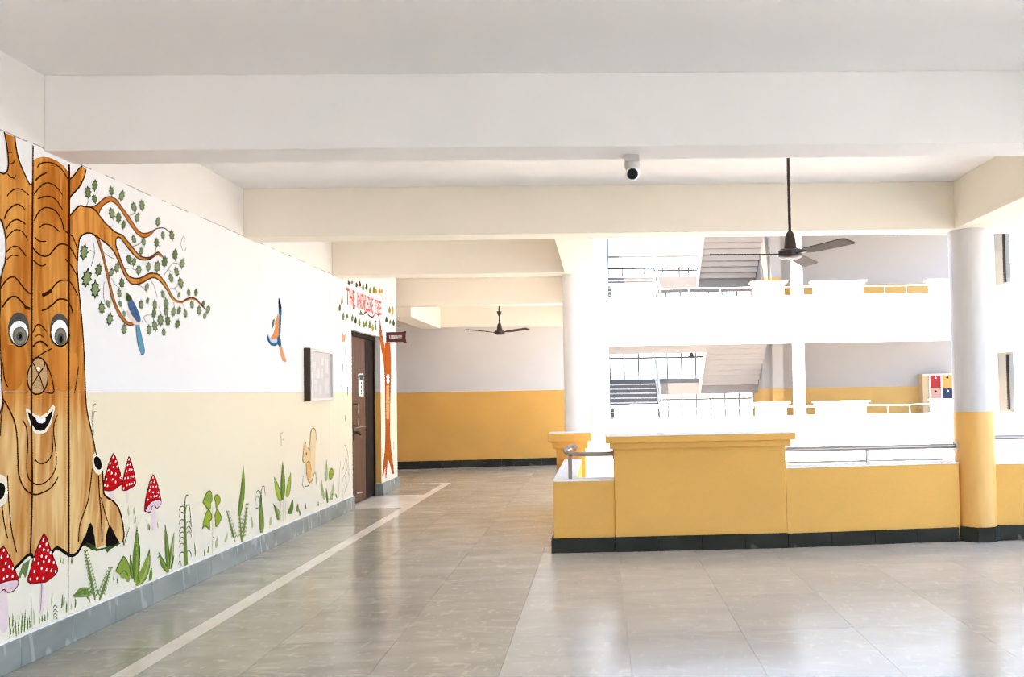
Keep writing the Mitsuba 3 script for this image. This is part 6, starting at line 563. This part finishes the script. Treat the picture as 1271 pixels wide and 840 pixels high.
('painted_grass_001', 'small faint tufts of grass painted along the foot of the wall', [('olive',2,'p',0,0,[4359,218,4360,225,4361,232,4361,240,4360,247,4359,255,4357,263,4355,271,4352,279,4349,287,4349,287,4350,280,4350,272,4350,265,4350,257,4351,250,4351,242,4351,234,4352,227,4353,219]),('olive',2,'p',0,0,[4376,221,4379,229,4380,236,4382,244,4382,253,4382,261,4381,270,4379,279,4377,288,4375,297,4375,297,4375,288,4374,280,4374,272,4373,264,4372,256,4372,247,4371,239,4371,231,4371,223]),('olive',2,'p',0,0,[4406,162,4406,172,4405,183,4404,193,4403,204,4402,214,4401,225,4399,236,4398,247,4397,257,4397,257,4396,247,4395,237,4394,227,4394,217,4394,206,4394,196,4396,185,4398,174,4400,163]),('green',2,'p',0,0,[4423,165,4424,176,4425,188,4425,200,4425,211,4425,223,4425,235,4425,247,4426,258,4426,270,4426,270,4423,259,4421,248,4418,237,4416,226,4415,215,4415,203,4415,191,4416,179,4418,167]),('olive',2,'p',0,0,[4441,168,4444,179,4446,191,4448,203,4448,215,4449,227,4448,240,4448,252,4447,265,4446,278,4446,278,4444,266,4443,254,4441,242,4440,230,4439,218,4437,206,4436,194,4436,182,4436,170]),('green',2,'p',0,0,[4465,169,4467,182,4469,195,4470,208,4470,221,4471,234,4471,248,4471,261,4471,275,4471,288,4471,288,4468,275,4466,263,4464,250,4462,237,4460,224,4459,211,4459,198,4459,185,4460,171]),('green',2,'p',0,0,[4490,171,4491,178,4491,186,4492,193,4491,201,4491,209,4491,216,4491,224,4490,232,4490,240,4490,240,4488,233,4486,226,4484,219,4482,211,4481,204,4481,196,4481,189,4482,181,4484,173]),('olive',2,'p',0,0,[4508,179,4509,186,4509,194,4508,202,4507,210,4506,217,4505,226,4504,234,4502,242,4501,250,4501,250,4500,242,4499,235,4498,227,4497,220,4497,212,4498,204,4499,196,4500,188,4502,180]),('leafpale',2,'p',0,0,[4539,183,4541,193,4542,203,4543,214,4542,225,4541,236,4539,247,4536,258,4532,270,4529,281,4529,281,4530,270,4531,259,4531,249,4532,238,4532,227,4532,216,4532,206,4533,195,4533,184]),('green',2,'p',0,0,[4359,171,4361,176,4363,181,4365,186,4365,191,4366,197,4366,203,4365,208,4365,214,4364,220,4364,220,4362,215,4361,210,4359,205,4357,200,4356,195,4355,190,4354,184,4354,179,4354,173]),('green',2,'p',0,0,[4382,181,4383,185,4384,190,4385,194,4385,199,4385,204,4385,208,4385,213,4386,218,4386,222,4386,222,4383,219,4381,215,4379,211,4377,207,4376,202,4375,198,4375,193,4376,188,4377,183]),('leafpale',2,'p',0,0,[4583,179,4585,184,4586,190,4586,196,4586,202,4585,208,4583,214,4581,221,4578,227,4576,234,4576,234,4576,228,4576,222,4576,216,4575,210,4575,204,4575,198,4576,192,4576,186,4578,180]),('green',2,'p',0,0,[4603,182,4604,187,4605,191,4606,196,4606,201,4605,206,4603,211,4601,217,4599,222,4597,228,4597,228,4596,223,4596,218,4596,213,4595,209,4595,204,4595,199,4595,194,4596,189,4597,184]),('green',2,'p',0,0,[4622,181,4624,185,4626,189,4627,193,4627,197,4627,202,4626,206,4625,211,4624,216,4623,221,4623,221,4621,217,4620,213,4619,209,4617,205,4616,200,4616,196,4615,192,4615,187,4616,183]),('green',2,'p',0,0,[4648,183,4650,188,4651,194,4651,200,4651,206,4650,212,4649,218,4647,225,4645,231,4642,238,4642,238,4642,232,4641,226,4641,220,4640,214,4640,208,4640,203,4640,196,4641,190,4642,184]),('leafpale',2,'p',0,0,[4681,250,4682,257,4683,265,4684,273,4684,281,4684,289,4684,297,4684,305,4684,313,4685,321,4685,321,4682,314,4679,307,4676,299,4674,292,4673,284,4672,276,4673,268,4673,260,4675,252]),('green',2,'p',0,0,[4763,214,4767,223,4770,233,4772,242,4773,252,4773,263,4772,273,4770,284,4767,295,4764,306,4764,306,4764,296,4764,286,4764,275,4763,265,4762,255,4761,246,4759,236,4758,226,4756,216]),('olive',2,'p',0,0,[4784,223,4786,230,4787,238,4788,246,4788,254,4788,263,4787,271,4786,279,4785,288,4783,297,4783,297,4782,289,4780,281,4779,273,4778,265,4777,257,4776,249,4776,241,4776,233,4777,225]),('green',2,'p',0,0,[4805,180,4807,187,4809,194,4810,201,4810,208,4809,215,4808,223,4806,230,4803,238,4801,246,4801,246,4800,239,4800,232,4799,225,4799,218,4798,211,4798,204,4797,197,4798,189,4798,182]),('leafpale',2,'p',0,0,[4847,183,4849,187,4851,191,4851,195,4851,200,4851,205,4850,210,4850,215,4849,220,4848,225,4848,225,4846,221,4844,216,4842,212,4841,208,4840,204,4839,199,4839,194,4840,190,4841,185]),('green',2,'p',0,0,[4884,187,4886,192,4888,198,4890,204,4890,210,4890,217,4889,223,4887,230,4885,237,4883,244,4883,244,4882,238,4881,232,4880,226,4879,220,4878,214,4877,208,4877,202,4876,195,4877,189]),('green',2,'p',0,0,[4755,478,4756,483,4756,488,4755,493,4755,499,4753,504,4752,509,4750,515,4749,520,4747,526,4747,526,4746,521,4745,516,4744,511,4743,506,4743,501,4744,495,4745,490,4747,485,4749,479]),('leafpale',2,'p',0,0,[4776,464,4778,468,4779,472,4779,476,4779,480,4778,485,4776,489,4774,494,4772,498,4770,503,4770,503,4769,499,4769,495,4768,490,4768,486,4768,482,4768,478,4768,474,4768,470,4770,466]),('green',2,'p',0,0,[4854,448,4855,453,4856,458,4856,463,4855,468,4854,474,4853,479,4852,485,4851,490,4850,496,4850,496,4848,491,4846,486,4845,481,4844,476,4843,471,4843,466,4844,460,4845,455,4847,449]),('olive',2,'p',0,0,[5261,249,5263,255,5264,260,5265,266,5264,271,5264,277,5262,283,5261,289,5259,295,5257,301,5257,301,5256,296,5254,291,5252,285,5251,280,5250,274,5250,269,5250,263,5251,257,5253,251]),('green',2,'p',0,0,[5304,229,5304,234,5304,239,5303,243,5302,248,5301,253,5299,258,5296,263,5294,268,5292,273,5292,273,5291,269,5290,264,5289,260,5288,255,5288,250,5289,246,5290,241,5293,236,5296,231]),('leafpale',2,'p',0,0,[5428,642,5427,650,5426,659,5425,667,5423,675,5422,684,5421,692,5419,701,5419,709,5418,717,5418,717,5415,709,5412,701,5410,693,5409,685,5408,677,5409,669,5412,660,5415,652,5420,643]),('leafpale',2,'p',0,0,[5483,644,5485,650,5486,655,5486,661,5486,667,5486,673,5486,679,5485,685,5485,691,5485,697,5485,697,5481,692,5478,687,5475,681,5472,676,5471,670,5470,664,5471,658,5472,652,5474,646]),('green',2,'p',0,0,[5492,579,5496,586,5499,594,5501,602,5501,610,5500,619,5498,628,5496,636,5492,645,5488,654,5488,654,5488,646,5488,637,5488,629,5487,621,5486,613,5485,605,5484,597,5483,588,5483,580]),('leafpale',2,'p',0,0,[5645,510,5648,514,5650,519,5652,523,5652,528,5651,533,5650,538,5648,543,5646,549,5644,554,5644,554,5642,549,5640,545,5639,540,5637,536,5636,531,5635,526,5634,522,5635,517,5636,512]),('olive',2,'p',0,0,[5664,507,5667,512,5669,517,5670,523,5669,528,5668,534,5665,540,5661,546,5657,552,5653,558,5653,558,5653,552,5653,547,5653,541,5653,536,5653,530,5653,525,5653,519,5654,514,5655,508]),('leafpale',2,'p',0,0,[5775,505,5776,510,5776,515,5775,520,5774,525,5772,531,5769,536,5766,541,5763,546,5760,552,5760,552,5759,547,5758,542,5757,537,5757,532,5757,527,5758,522,5760,516,5762,511,5766,506]),('olive',2,'p',0,0,[6290,204,6293,216,6295,228,6296,240,6295,252,6293,265,6289,278,6284,291,6279,304,6273,317,6273,317,6274,305,6274,292,6275,280,6275,268,6275,256,6275,243,6276,231,6277,219,6279,206]),('green',2,'p',0,0,[6440,173,6442,180,6442,187,6442,194,6441,201,6441,208,6440,215,6440,222,6440,229,6440,236,6440,236,6434,230,6430,225,6425,218,6422,212,6420,206,6420,199,6421,192,6424,184,6428,176]),('olive',2,'p',0,0,[6492,188,6495,194,6498,201,6500,207,6501,214,6502,221,6503,228,6504,235,6504,242,6505,249,6505,249,6499,243,6493,238,6488,232,6483,226,6480,220,6478,213,6477,206,6478,199,6480,191]),('green',2,'p',0,0,[8435,182,8440,190,8443,198,8443,207,8441,215,8436,224,8429,233,8420,242,8411,252,8400,261,8400,261,8401,253,8403,244,8403,236,8404,227,8405,219,8406,210,8407,202,8410,193,8414,184]),('green',2,'p',0,0,[8617,222,8617,229,8615,237,8612,245,8608,253,8604,261,8599,269,8595,277,8591,285,8587,293,8587,293,8581,286,8576,279,8573,272,8571,264,8571,257,8573,249,8578,241,8586,233,8596,224]),('olive',2,'p',0,0,[8981,204,8986,209,8989,215,8989,221,8988,227,8984,233,8979,240,8973,246,8966,253,8959,259,8959,259,8956,254,8952,248,8950,243,8948,237,8946,231,8947,226,8948,220,8952,213,8957,207]),('green',2,'p',0,0,[9432,214,9438,220,9441,227,9442,234,9441,241,9440,249,9438,256,9435,264,9432,272,9429,279,9429,279,9420,273,9412,267,9405,261,9400,255,9396,248,9395,241,9396,233,9400,226,9407,218]),('green',2,'p',0,0,[9603,211,9604,218,9602,225,9598,231,9592,238,9585,245,9577,252,9568,259,9558,266,9548,273,9548,273,9546,267,9545,260,9544,254,9545,247,9547,240,9551,234,9557,227,9566,220,9577,212]),('leafdk',2,'s',1,5,[4691,238,4705,248,4725,229]),('leafdk',2,'s',1,5,[4692,215,4705,225,4725,206]),('leafdk',2,'s',1,5,[4692,193,4705,203,4725,184]),('leafdk',2,'s',1,5,[4692,175,4705,185,4725,165]),('leafmd',2,'p',0,0,[4413,473,4449,534,4504,548,4486,491,4467,452,4449,491,4431,461])]),
('painted_curl', 'thin grey curl lines painted above the ringed hollow of the painted tree', [('twig',2,'s',1,4,[5041,1167,5037,1290,5049,1364,5068,1383,5084,1373]),('twig',2,'s',1,4,[5053,1191,5049,1290,5061,1334,5076,1334])]),
('painted_squirrel', 'pale orange squirrel holding its paws together, painted on the cream wall', [('sqtail',3,'p',1,0,[8722,925,8753,1035,8814,1067,8887,1038,8909,931,8893,766,8865,594,8777,473,8683,510,8686,697]),('sqbody',4,'p',1,0,[8574,947,8609,915,8643,871,8725,848,8759,768,8757,665,8791,558,8729,483,8636,540,8615,661,8570,707,8509,738,8526,812,8527,870]),('sqbelly',5,'p',0,0,[8756,613,8750,579,8734,552,8710,535,8683,531,8656,541,8634,562,8619,593,8615,627,8621,660,8636,688,8659,705,8686,710,8714,700,8736,679,8751,648]),('sqline',6,'s',1,10,[8721,891,8752,1027,8814,1064,8887,1038,8917,931]),('sqline',6,'s',1,9,[8614,576,8616,686,8663,720,8722,694,8756,613]),('sqline',6,'s',1,9,[8550,860,8526,820,8511,746,8547,713]),('sqline',6,'s',1,9,[8725,839,8666,865]),('sqline',6,'s',1,9,[8636,549,8706,490,8815,538,8853,595]),('sqline',6,'s',1,9,[8574,901,8586,925]),('sqline',6,'p',0,0,[8634,803,8633,798,8628,794,8621,792,8613,791,8605,793,8598,796,8594,801,8593,806,8594,812,8599,816,8606,818,8614,818,8622,817,8628,813,8633,809]),('sqline',6,'p',0,0,[8599,920,8598,917,8594,914,8589,912,8583,912,8577,913,8572,915,8568,919,8567,922,8568,926,8572,928,8577,930,8583,930,8590,929,8595,927,8598,924]),('grey',4,'s',1,9,[8522,586,8509,487,8542,450]),('grey',4,'s',1,11,[8890,592,8912,458]),('grey',4,'s',1,9,[8565,468,8682,463])]),
('painted_mark', 'small grey pencil mark painted left above the squirrel', [('twig',3,'s',1,9,[7952,941,7951,1051]),('twig',3,'s',1,6,[7951,1051,7997,1060]),('twig',3,'s',1,6,[7986,986,8006,993]),('twig',3,'s',1,11,[11562,1401,11560,1344]),('twig',3,'s',1,12,[12246,1180,12244,1119])]),
('painted_bird_001', 'diving bird with a blue wing and orange body, painted left of the notice board', [('orange',3,'p',1,0,[7896,2216,7924,2116,7923,2022,7873,1968,7758,1952,7721,1973,7778,2011,7817,2068,7847,2141]),('bluebird',4,'p',1,0,[7914,2366,7948,2347,7982,2256,7964,2135,7949,2024,7924,1975,7910,2052,7921,2171,7909,2256,7904,2326]),('black',5,'p',0,0,[7914,2370,7948,2347,7976,2271,7917,2265,7908,2319]),('palebird',3,'p',1,0,[7666,1996,7740,1955,7864,1979,7883,1941,7815,1913,7739,1905,7665,1943]),('bluebird',4,'p',0,0,[7630,2012,7657,1980,7711,1930,7796,1916,7873,1940,7864,1975,7913,2005,7942,1992,7971,1919,7931,1889,7876,1917,7824,1895,7711,1896,7638,1941]),('salmon',3,'p',1,0,[7911,1896,7967,1915,8030,1839,8093,1766,8059,1753,7988,1766,7949,1827]),('grey',3,'p',0,0,[7767,2141,7805,2160,7798,2098,7764,2056,7737,2070]),('salmon',4,'s',1,8,[7809,2145,7827,2092])]),
('painted_leaves', 'rows of small green and golden leaves painted above the brown door', [('reed',2,'p',0,0,[9856,2509,9869,2524,9877,2539,9882,2554,9882,2568,9879,2582,9873,2596,9866,2609,9857,2622,9848,2636,9848,2636,9835,2620,9823,2605,9812,2589,9803,2574,9796,2559,9793,2545,9794,2531,9798,2517,9808,2504]),('grey',2,'p',0,0,[9772,2427,9785,2439,9793,2450,9797,2461,9797,2472,9794,2483,9789,2493,9781,2503,9773,2513,9764,2523,9764,2523,9751,2511,9740,2499,9729,2488,9720,2476,9713,2465,9710,2454,9711,2443,9715,2433,9725,2423]),('leafmd',2,'p',0,0,[9906,2327,9919,2340,9927,2353,9930,2365,9930,2377,9926,2389,9919,2401,9911,2412,9902,2423,9892,2434,9892,2434,9880,2421,9868,2408,9858,2395,9849,2382,9843,2370,9841,2358,9842,2346,9847,2334,9858,2323]),('twig',2,'p',0,0,[10058,2361,10070,2370,10077,2378,10080,2386,10079,2394,10074,2401,10067,2408,10058,2415,10047,2422,10036,2429,10036,2429,10024,2420,10013,2411,10003,2402,9995,2394,9990,2386,9988,2378,9990,2370,9996,2363,10007,2356]),('leafmd',2,'p',0,0,[10258,2348,10273,2359,10282,2370,10287,2381,10288,2391,10285,2401,10279,2411,10272,2421,10263,2430,10253,2440,10253,2440,10239,2428,10226,2417,10213,2406,10203,2395,10196,2384,10192,2374,10192,2364,10197,2354,10206,2344]),('leafdk2',2,'p',0,0,[10402,2330,10415,2341,10423,2352,10426,2363,10425,2373,10420,2383,10413,2393,10403,2402,10392,2412,10380,2421,10380,2421,10367,2409,10355,2398,10345,2387,10336,2376,10330,2365,10328,2355,10330,2344,10337,2335,10349,2325]),('leafmd',2,'p',0,0,[10564,2312,10577,2326,10584,2340,10586,2353,10584,2365,10577,2378,10568,2390,10557,2402,10545,2413,10532,2425,10532,2425,10520,2411,10508,2397,10498,2383,10490,2370,10486,2356,10484,2344,10488,2331,10495,2319,10509,2307]),('leafmd',2,'p',0,0,[10761,2307,10774,2319,10781,2330,10783,2341,10781,2352,10774,2362,10765,2372,10753,2381,10740,2391,10726,2400,10726,2400,10714,2388,10702,2376,10692,2365,10684,2353,10679,2342,10678,2332,10681,2321,10689,2311,10703,2302]),('olive',2,'p',0,0,[10865,2326,10879,2338,10887,2349,10890,2360,10889,2371,10883,2382,10875,2392,10864,2401,10852,2411,10839,2421,10839,2421,10825,2409,10812,2397,10801,2385,10791,2374,10785,2362,10783,2351,10785,2341,10793,2331,10806,2321]),('leafmd',2,'p',0,0,[11023,2316,11040,2331,11051,2345,11056,2359,11057,2372,11054,2386,11047,2399,11038,2412,11028,2424,11017,2437,11017,2437,11001,2422,10985,2408,10971,2393,10959,2379,10950,2365,10946,2351,10946,2338,10951,2325,10962,2312]),('gold',2,'p',0,0,[11177,2290,11191,2304,11199,2317,11201,2329,11198,2341,11191,2353,11181,2365,11169,2376,11155,2387,11140,2398,11140,2398,11127,2384,11114,2371,11103,2358,11094,2345,11089,2332,11087,2320,11091,2308,11100,2296,11115,2285]),('leafmd',2,'p',0,0,[11317,2318,11332,2330,11340,2342,11343,2354,11340,2365,11334,2375,11323,2386,11311,2396,11297,2406,11282,2416,11282,2416,11268,2403,11255,2391,11243,2379,11234,2367,11228,2355,11226,2344,11230,2333,11239,2322,11254,2312]),('leafdk2',2,'p',0,0,[10140,2798,10151,2805,10156,2812,10157,2818,10154,2823,10147,2827,10138,2831,10127,2835,10114,2839,10102,2842,10102,2842,10092,2835,10082,2828,10074,2821,10068,2814,10064,2808,10064,2802,10068,2797,10076,2793,10089,2790]),('twig',2,'p',0,0,[10272,2825,10284,2831,10291,2837,10293,2842,10291,2846,10286,2850,10277,2853,10267,2856,10255,2859,10243,2862,10243,2862,10232,2856,10221,2850,10211,2844,10203,2838,10198,2833,10197,2828,10200,2824,10207,2820,10220,2818]),('leafdk2',2,'p',0,0,[10457,2803,10471,2813,10479,2822,10482,2830,10480,2838,10476,2846,10468,2853,10458,2860,10446,2866,10435,2873,10435,2873,10422,2863,10410,2853,10399,2844,10390,2835,10384,2826,10382,2817,10384,2810,10391,2803,10403,2796]),('maroon',2,'p',0,0,[10598,2832,10611,2842,10619,2851,10622,2860,10621,2868,10616,2875,10608,2882,10597,2889,10586,2896,10573,2902,10573,2902,10560,2892,10548,2883,10537,2873,10528,2864,10522,2855,10520,2846,10522,2838,10529,2831,10542,2825]),('leafmd',2,'p',0,0,[10740,2797,10753,2809,10761,2821,10764,2832,10763,2843,10757,2853,10748,2862,10738,2872,10725,2881,10713,2890,10713,2890,10700,2877,10687,2865,10676,2853,10667,2841,10661,2829,10659,2819,10662,2808,10669,2799,10682,2790]),('leafdk2',2,'p',0,0,[10907,2829,10919,2842,10926,2854,10927,2865,10924,2875,10917,2885,10906,2894,10894,2903,10879,2912,10865,2921,10865,2921,10853,2908,10842,2896,10832,2884,10824,2872,10820,2860,10819,2849,10823,2839,10832,2830,10848,2821]),('olive',2,'p',0,0,[11069,2794,11083,2807,11091,2819,11094,2831,11092,2841,11085,2852,11076,2861,11064,2871,11050,2880,11036,2889,11036,2889,11023,2876,11010,2864,10999,2851,10990,2839,10984,2827,10982,2816,10985,2806,10994,2796,11008,2787]),('olive',2,'p',0,0,[11254,2822,11269,2837,11278,2850,11282,2863,11280,2876,11274,2887,11265,2899,11253,2909,11239,2920,11225,2931,11225,2931,11211,2916,11197,2902,11185,2888,11175,2875,11168,2861,11166,2849,11169,2837,11177,2825,11191,2815]),('gold',2,'p',0,0,[11376,2832,11389,2843,11397,2853,11399,2862,11395,2870,11387,2878,11376,2885,11362,2892,11347,2899,11331,2905,11331,2905,11318,2895,11306,2884,11295,2874,11286,2864,11281,2854,11281,2845,11285,2837,11295,2830,11311,2823]),('gold',2,'p',0,0,[11542,2852,11556,2866,11563,2878,11565,2890,11561,2901,11552,2911,11541,2921,11526,2931,11510,2940,11494,2949,11494,2949,11480,2936,11468,2922,11457,2909,11449,2897,11444,2885,11443,2873,11448,2862,11458,2852,11476,2843]),('orange',2,'p',0,0,[11670,2874,11684,2884,11691,2893,11692,2901,11688,2908,11679,2914,11666,2920,11651,2926,11635,2931,11617,2936,11617,2936,11604,2927,11592,2917,11581,2908,11573,2899,11568,2890,11568,2882,11573,2875,11584,2869,11602,2864]),('leafdk2',2,'p',0,0,[10329,2503,10343,2508,10352,2514,10356,2519,10356,2523,10352,2528,10346,2532,10337,2536,10327,2540,10317,2543,10317,2543,10304,2538,10291,2532,10279,2527,10270,2521,10263,2516,10260,2511,10260,2507,10266,2503,10277,2499]),('leafmd',2,'p',0,0,[10622,2459,10636,2467,10645,2475,10648,2483,10647,2490,10643,2496,10635,2503,10625,2509,10614,2515,10602,2521,10602,2521,10589,2513,10576,2504,10564,2496,10555,2488,10548,2481,10545,2474,10547,2467,10554,2460,10566,2454]),('leafdk2',2,'p',0,0,[11341,2421,11356,2426,11364,2431,11366,2435,11364,2439,11357,2442,11347,2444,11334,2447,11319,2449,11305,2451,11305,2451,11291,2446,11277,2441,11266,2436,11257,2432,11251,2427,11249,2423,11253,2420,11262,2417,11277,2415]),('olive',2,'p',0,0,[12083,2629,12099,2643,12109,2656,12111,2668,12109,2680,12101,2691,12089,2702,12074,2712,12058,2722,12041,2733,12041,2733,12025,2719,12010,2705,11997,2692,11987,2679,11980,2666,11978,2654,11982,2642,11993,2632,12010,2621]),('gold',2,'p',0,0,[12246,2620,12266,2637,12280,2653,12287,2668,12288,2683,12283,2698,12275,2712,12264,2726,12251,2740,12237,2754,12237,2754,12217,2737,12198,2720,12180,2704,12166,2687,12155,2672,12150,2656,12150,2641,12157,2627,12171,2614]),('leafdk2',2,'p',0,0,[11896,2474,11913,2486,11923,2498,11927,2508,11926,2519,11919,2529,11909,2539,11896,2548,11881,2557,11866,2566,11866,2566,11850,2554,11834,2542,11820,2530,11809,2519,11801,2508,11798,2497,11801,2487,11810,2477,11825,2468]),('leafdk2',2,'p',0,0,[12311,2461,12328,2474,12337,2485,12340,2497,12337,2507,12329,2517,12317,2527,12301,2537,12284,2546,12267,2555,12267,2555,12251,2543,12235,2530,12221,2518,12211,2506,12204,2495,12202,2484,12206,2474,12217,2464,12235,2455]),('olive',2,'p',0,0,[12099,2467,12119,2476,12132,2485,12138,2494,12138,2502,12134,2510,12125,2517,12114,2525,12101,2532,12087,2539,12087,2539,12068,2529,12049,2520,12033,2511,12019,2502,12010,2493,12005,2485,12006,2477,12013,2469,12027,2462]),('twig',2,'s',1,14,[11502,2910,11571,2838,11688,2776,11696,2632,11676,2316]),('twig',2,'s',1,13,[11856,2943,11841,2776,11934,2656,11923,2595]),('twig',2,'s',1,10,[12065,2501,12299,2509]),('twig',2,'s',1,6,[10234,2392,10233,2382])]),
('painted_tree_001', 'slim orange painted tree with a forked base beside the brown door', [('orangetree',2,'p',0,0,[11494,2440,11595,2310,11697,2178,11779,2066,11792,2172,12053,2188,12082,2010,12078,1650,12009,1292,12000,818,12059,576,12189,327,12208,229,12115,238,11961,407,11875,496,11827,384,11776,214,11720,220,11731,393,11627,265,11555,272,11633,436,11727,659,11751,947,11751,1296,11742,1645,11686,1899,11565,2078,11488,2268]),('peach',3,'p',0,0,[11826,1552,11983,1553,11986,1292,11964,1056,11799,1062,11795,1318]),('white',4,'p',0,0,[11997,1678,11989,1664,11970,1651,11942,1642,11909,1639,11877,1641,11850,1649,11832,1661,11826,1675,11833,1690,11852,1702,11880,1711,11912,1715,11945,1713,11972,1705,11991,1693]),('white',4,'p',0,0,[11994,1613,11987,1598,11968,1586,11940,1577,11907,1574,11875,1577,11848,1585,11830,1597,11824,1611,11831,1625,11850,1638,11877,1646,11910,1650,11942,1647,11970,1640,11988,1627]),('black',5,'p',0,0,[11942,1677,11939,1672,11931,1666,11920,1663,11906,1661,11892,1662,11881,1665,11873,1670,11871,1676,11874,1682,11882,1687,11893,1691,11907,1692,11921,1691,11932,1688,11940,1683]),('black',5,'p',0,0,[11940,1612,11937,1606,11929,1601,11917,1598,11903,1596,11890,1597,11878,1601,11871,1606,11868,1611,11871,1617,11879,1622,11891,1626,11904,1627,11918,1626,11930,1623,11937,1618]),('black',5,'p',0,0,[11947,1328,11944,1323,11936,1318,11924,1314,11911,1313,11897,1315,11885,1318,11878,1323,11875,1329,11878,1335,11886,1340,11898,1343,11912,1344,11925,1343,11937,1339,11944,1334]),('black',4,'s',1,12,[12001,1554,12018,1292]),('maroon',3,'s',1,10,[11779,2066,11697,2178,11595,2310,11494,2440]),('maroon',3,'s',1,10,[11792,2172,11777,1996,11764,1645,11760,947,11727,659,11585,292]),('maroon',3,'s',1,10,[12066,2189,12078,1650,12000,818,12200,253]),('maroon',2,'s',1,20,[10578,2508,10701,2472,10830,2522,10979,2488,11152,2482,11253,2531,11374,2548,11476,2507,11555,2399,11635,2243]),('reed',2,'s',1,17,[11600,702,11573,544]),('reed',2,'s',1,18,[12204,710,12175,568])]),
('painted_flower', 'orange flower on a thin grey stem painted left of the brown door', [('salmon',3,'p',0,0,[9833,2199,9908,2136,9971,2180,9937,2078,9860,2054,9785,2117,9847,2141]),('twig',2,'s',1,10,[9906,2067,9963,1892,10005,1696]),('bluebird',3,'s',1,17,[9837,1789,9847,1712]),('bluebird',3,'s',1,14,[9785,1536,9808,1478]),('leafdk2',3,'s',1,17,[10032,1518,10023,1419]),('grey',3,'s',1,14,[9928,1164,9927,1105])]),
('panel_joint', 'thin panel joint lines in the wall surface', [('joint',1,'s',0,9,[4822,501,4819,130]),('joint',1,'s',0,4,[4510,434,4524,148]),('jointpale',1,'s',0,5,[4282,1456,5815,1456,9338,1442]),('jointpale',1,'s',0,11,[9368,2722,9367,2070,9341,409]),('jointpale',1,'s',0,11,[9700,2266,10100,2259]),('jointpale',1,'s',0,9,[9651,2665,9681,1516,9652,374])]),
]

PAL = {'black': (28, 24, 22), 'blue': (88, 118, 165), 'bluebird': (58, 100, 140), 'brown': (72, 32, 14), 'cheek': (208, 112, 30), 'cream': (248, 236, 205), 'gold': (200, 150, 50), 'green': (112, 138, 62), 'grey': (120, 112, 100),
 'joint': (190, 180, 165), 'jointpale': (225, 215, 200), 'leafdk': (72, 92, 40), 'leafdk2': (62, 76, 48), 'leaflt': (150, 166, 116), 'leafmd': (120, 140, 85), 'leafpale': (196, 205, 150), 'leafy': (150, 172, 72), 'lid': (92, 88, 82), 'lime': (172, 190, 62), 'maroon': (112, 22, 22),
 'navy': (46, 66, 100), 'olive': (132, 148, 70), 'orange': (238, 160, 98), 'orangetree': (192, 98, 38), 'palebird': (205, 228, 244), 'peach': (232, 172, 104), 'pink': (250, 225, 215), 'pinkdk': (190, 130, 150), 'pinkpale': (246, 216, 222), 'red': (206, 26, 28), 'reed': (176, 180, 140), 'rim': (246, 232, 205), 'salmon': (232, 168, 128),
 'slate': (88, 96, 96), 'sqbelly': (248, 196, 118), 'sqbody': (250, 216, 160), 'sqline': (140, 100, 50), 'sqtail': (252, 226, 178), 'stem': (250, 226, 226), 'tailblue': (112, 172, 198), 'tan': (214, 172, 122), 'taupe': (150, 138, 116), 'twig': (130, 118, 106), 'white': (250, 250, 248), 'yellowgreen': (190, 200, 100), 'bark2': (214, 130, 58), 'bark': (226, 150, 60)}
def paint_mesh(shapes):
    V, Fc, Cl, off = [], [], [], 0
    for col, layer, kind, smooth, wid, pts in shapes:
        p = np.array(pts, float).reshape(-1, 2) / 1000
        if kind == 'p':
            if smooth: p = spline(p, True)
            g = sg.Polygon(p).buffer(0)
        else:
            if smooth: p = spline(p, False)
            g = sg.LineString(p).buffer(wid / 2000, quad_segs=2, cap_style=1)
        for q in getattr(g, 'geoms', [g]):
            if q.is_empty or q.area < 1e-7: continue
            v, f = trimesh.creation.triangulate_polygon(q, engine='earcut')
            a, b, c = v[f[:, 0]], v[f[:, 1]], v[f[:, 2]]
            s = (b[:, 0] - a[:, 0]) * (c[:, 1] - a[:, 1]) - (b[:, 1] - a[:, 1]) * (c[:, 0] - a[:, 0]); f = np.where(s[:, None] < 0, f[:, ::-1], f)
            V.append(np.column_stack([np.full(len(v), WX + 0.0006 * layer), v])); Fc.append(f + off); off += len(v); Cl.append(np.tile(np.array(rgb(*PAL[col])) * (0.94 if col in ('white', 'rim', 'cream', 'jointpale') else 0.8), (len(v), 1)))
    return trimesh.Trimesh(np.vstack(V), np.vstack(Fc), process=False), np.vstack(Cl)
for name, label, shapes in MURAL:
    if name == 'painted_tree':
        m, c = paint_mesh([s for s in shapes if s[0] == 'bark']); obj(name, m, 'mat_bark', WALL, label)
        continue
    m, c = paint_mesh(shapes)
    used.discard(WALL + '__' + name); obj(name, m, 'mat_cheek' if name.endswith('cheek') else 'mat_print', WALL, label, color=c)
# lettering over the door
def letters(text, y0, y1, z0, h, layer, col, grow=0.0):
    tm = meshkit.text_mesh(text, h, 0.0005, True); v = tm.vertices.copy(); b = tm.bounds
    k = (y1 - y0) / (b[1][0] - b[0][0]); tm.vertices = np.stack([WX + 0.0006 * layer + v[:, 2], y0 + (v[:, 0] - b[0][0]) * k, z0 + v[:, 1]], 1)
    return tm
obj('painted_lettering', cat_([letters('THE', 10.0, 10.36, 2.54, 0.2, 3, None), letters('KNOWLEDGE', 10.45, 11.18, 2.54, 0.2, 3, None), letters('TREE', 11.27, 11.59, 2.55, 0.19, 3, None)]), 'mat_letter', WALL, 'red painted lettering THE KNOWLEDGE TREE above the brown door')
diffuse('mat_letter', rgb(196, 84, 78))
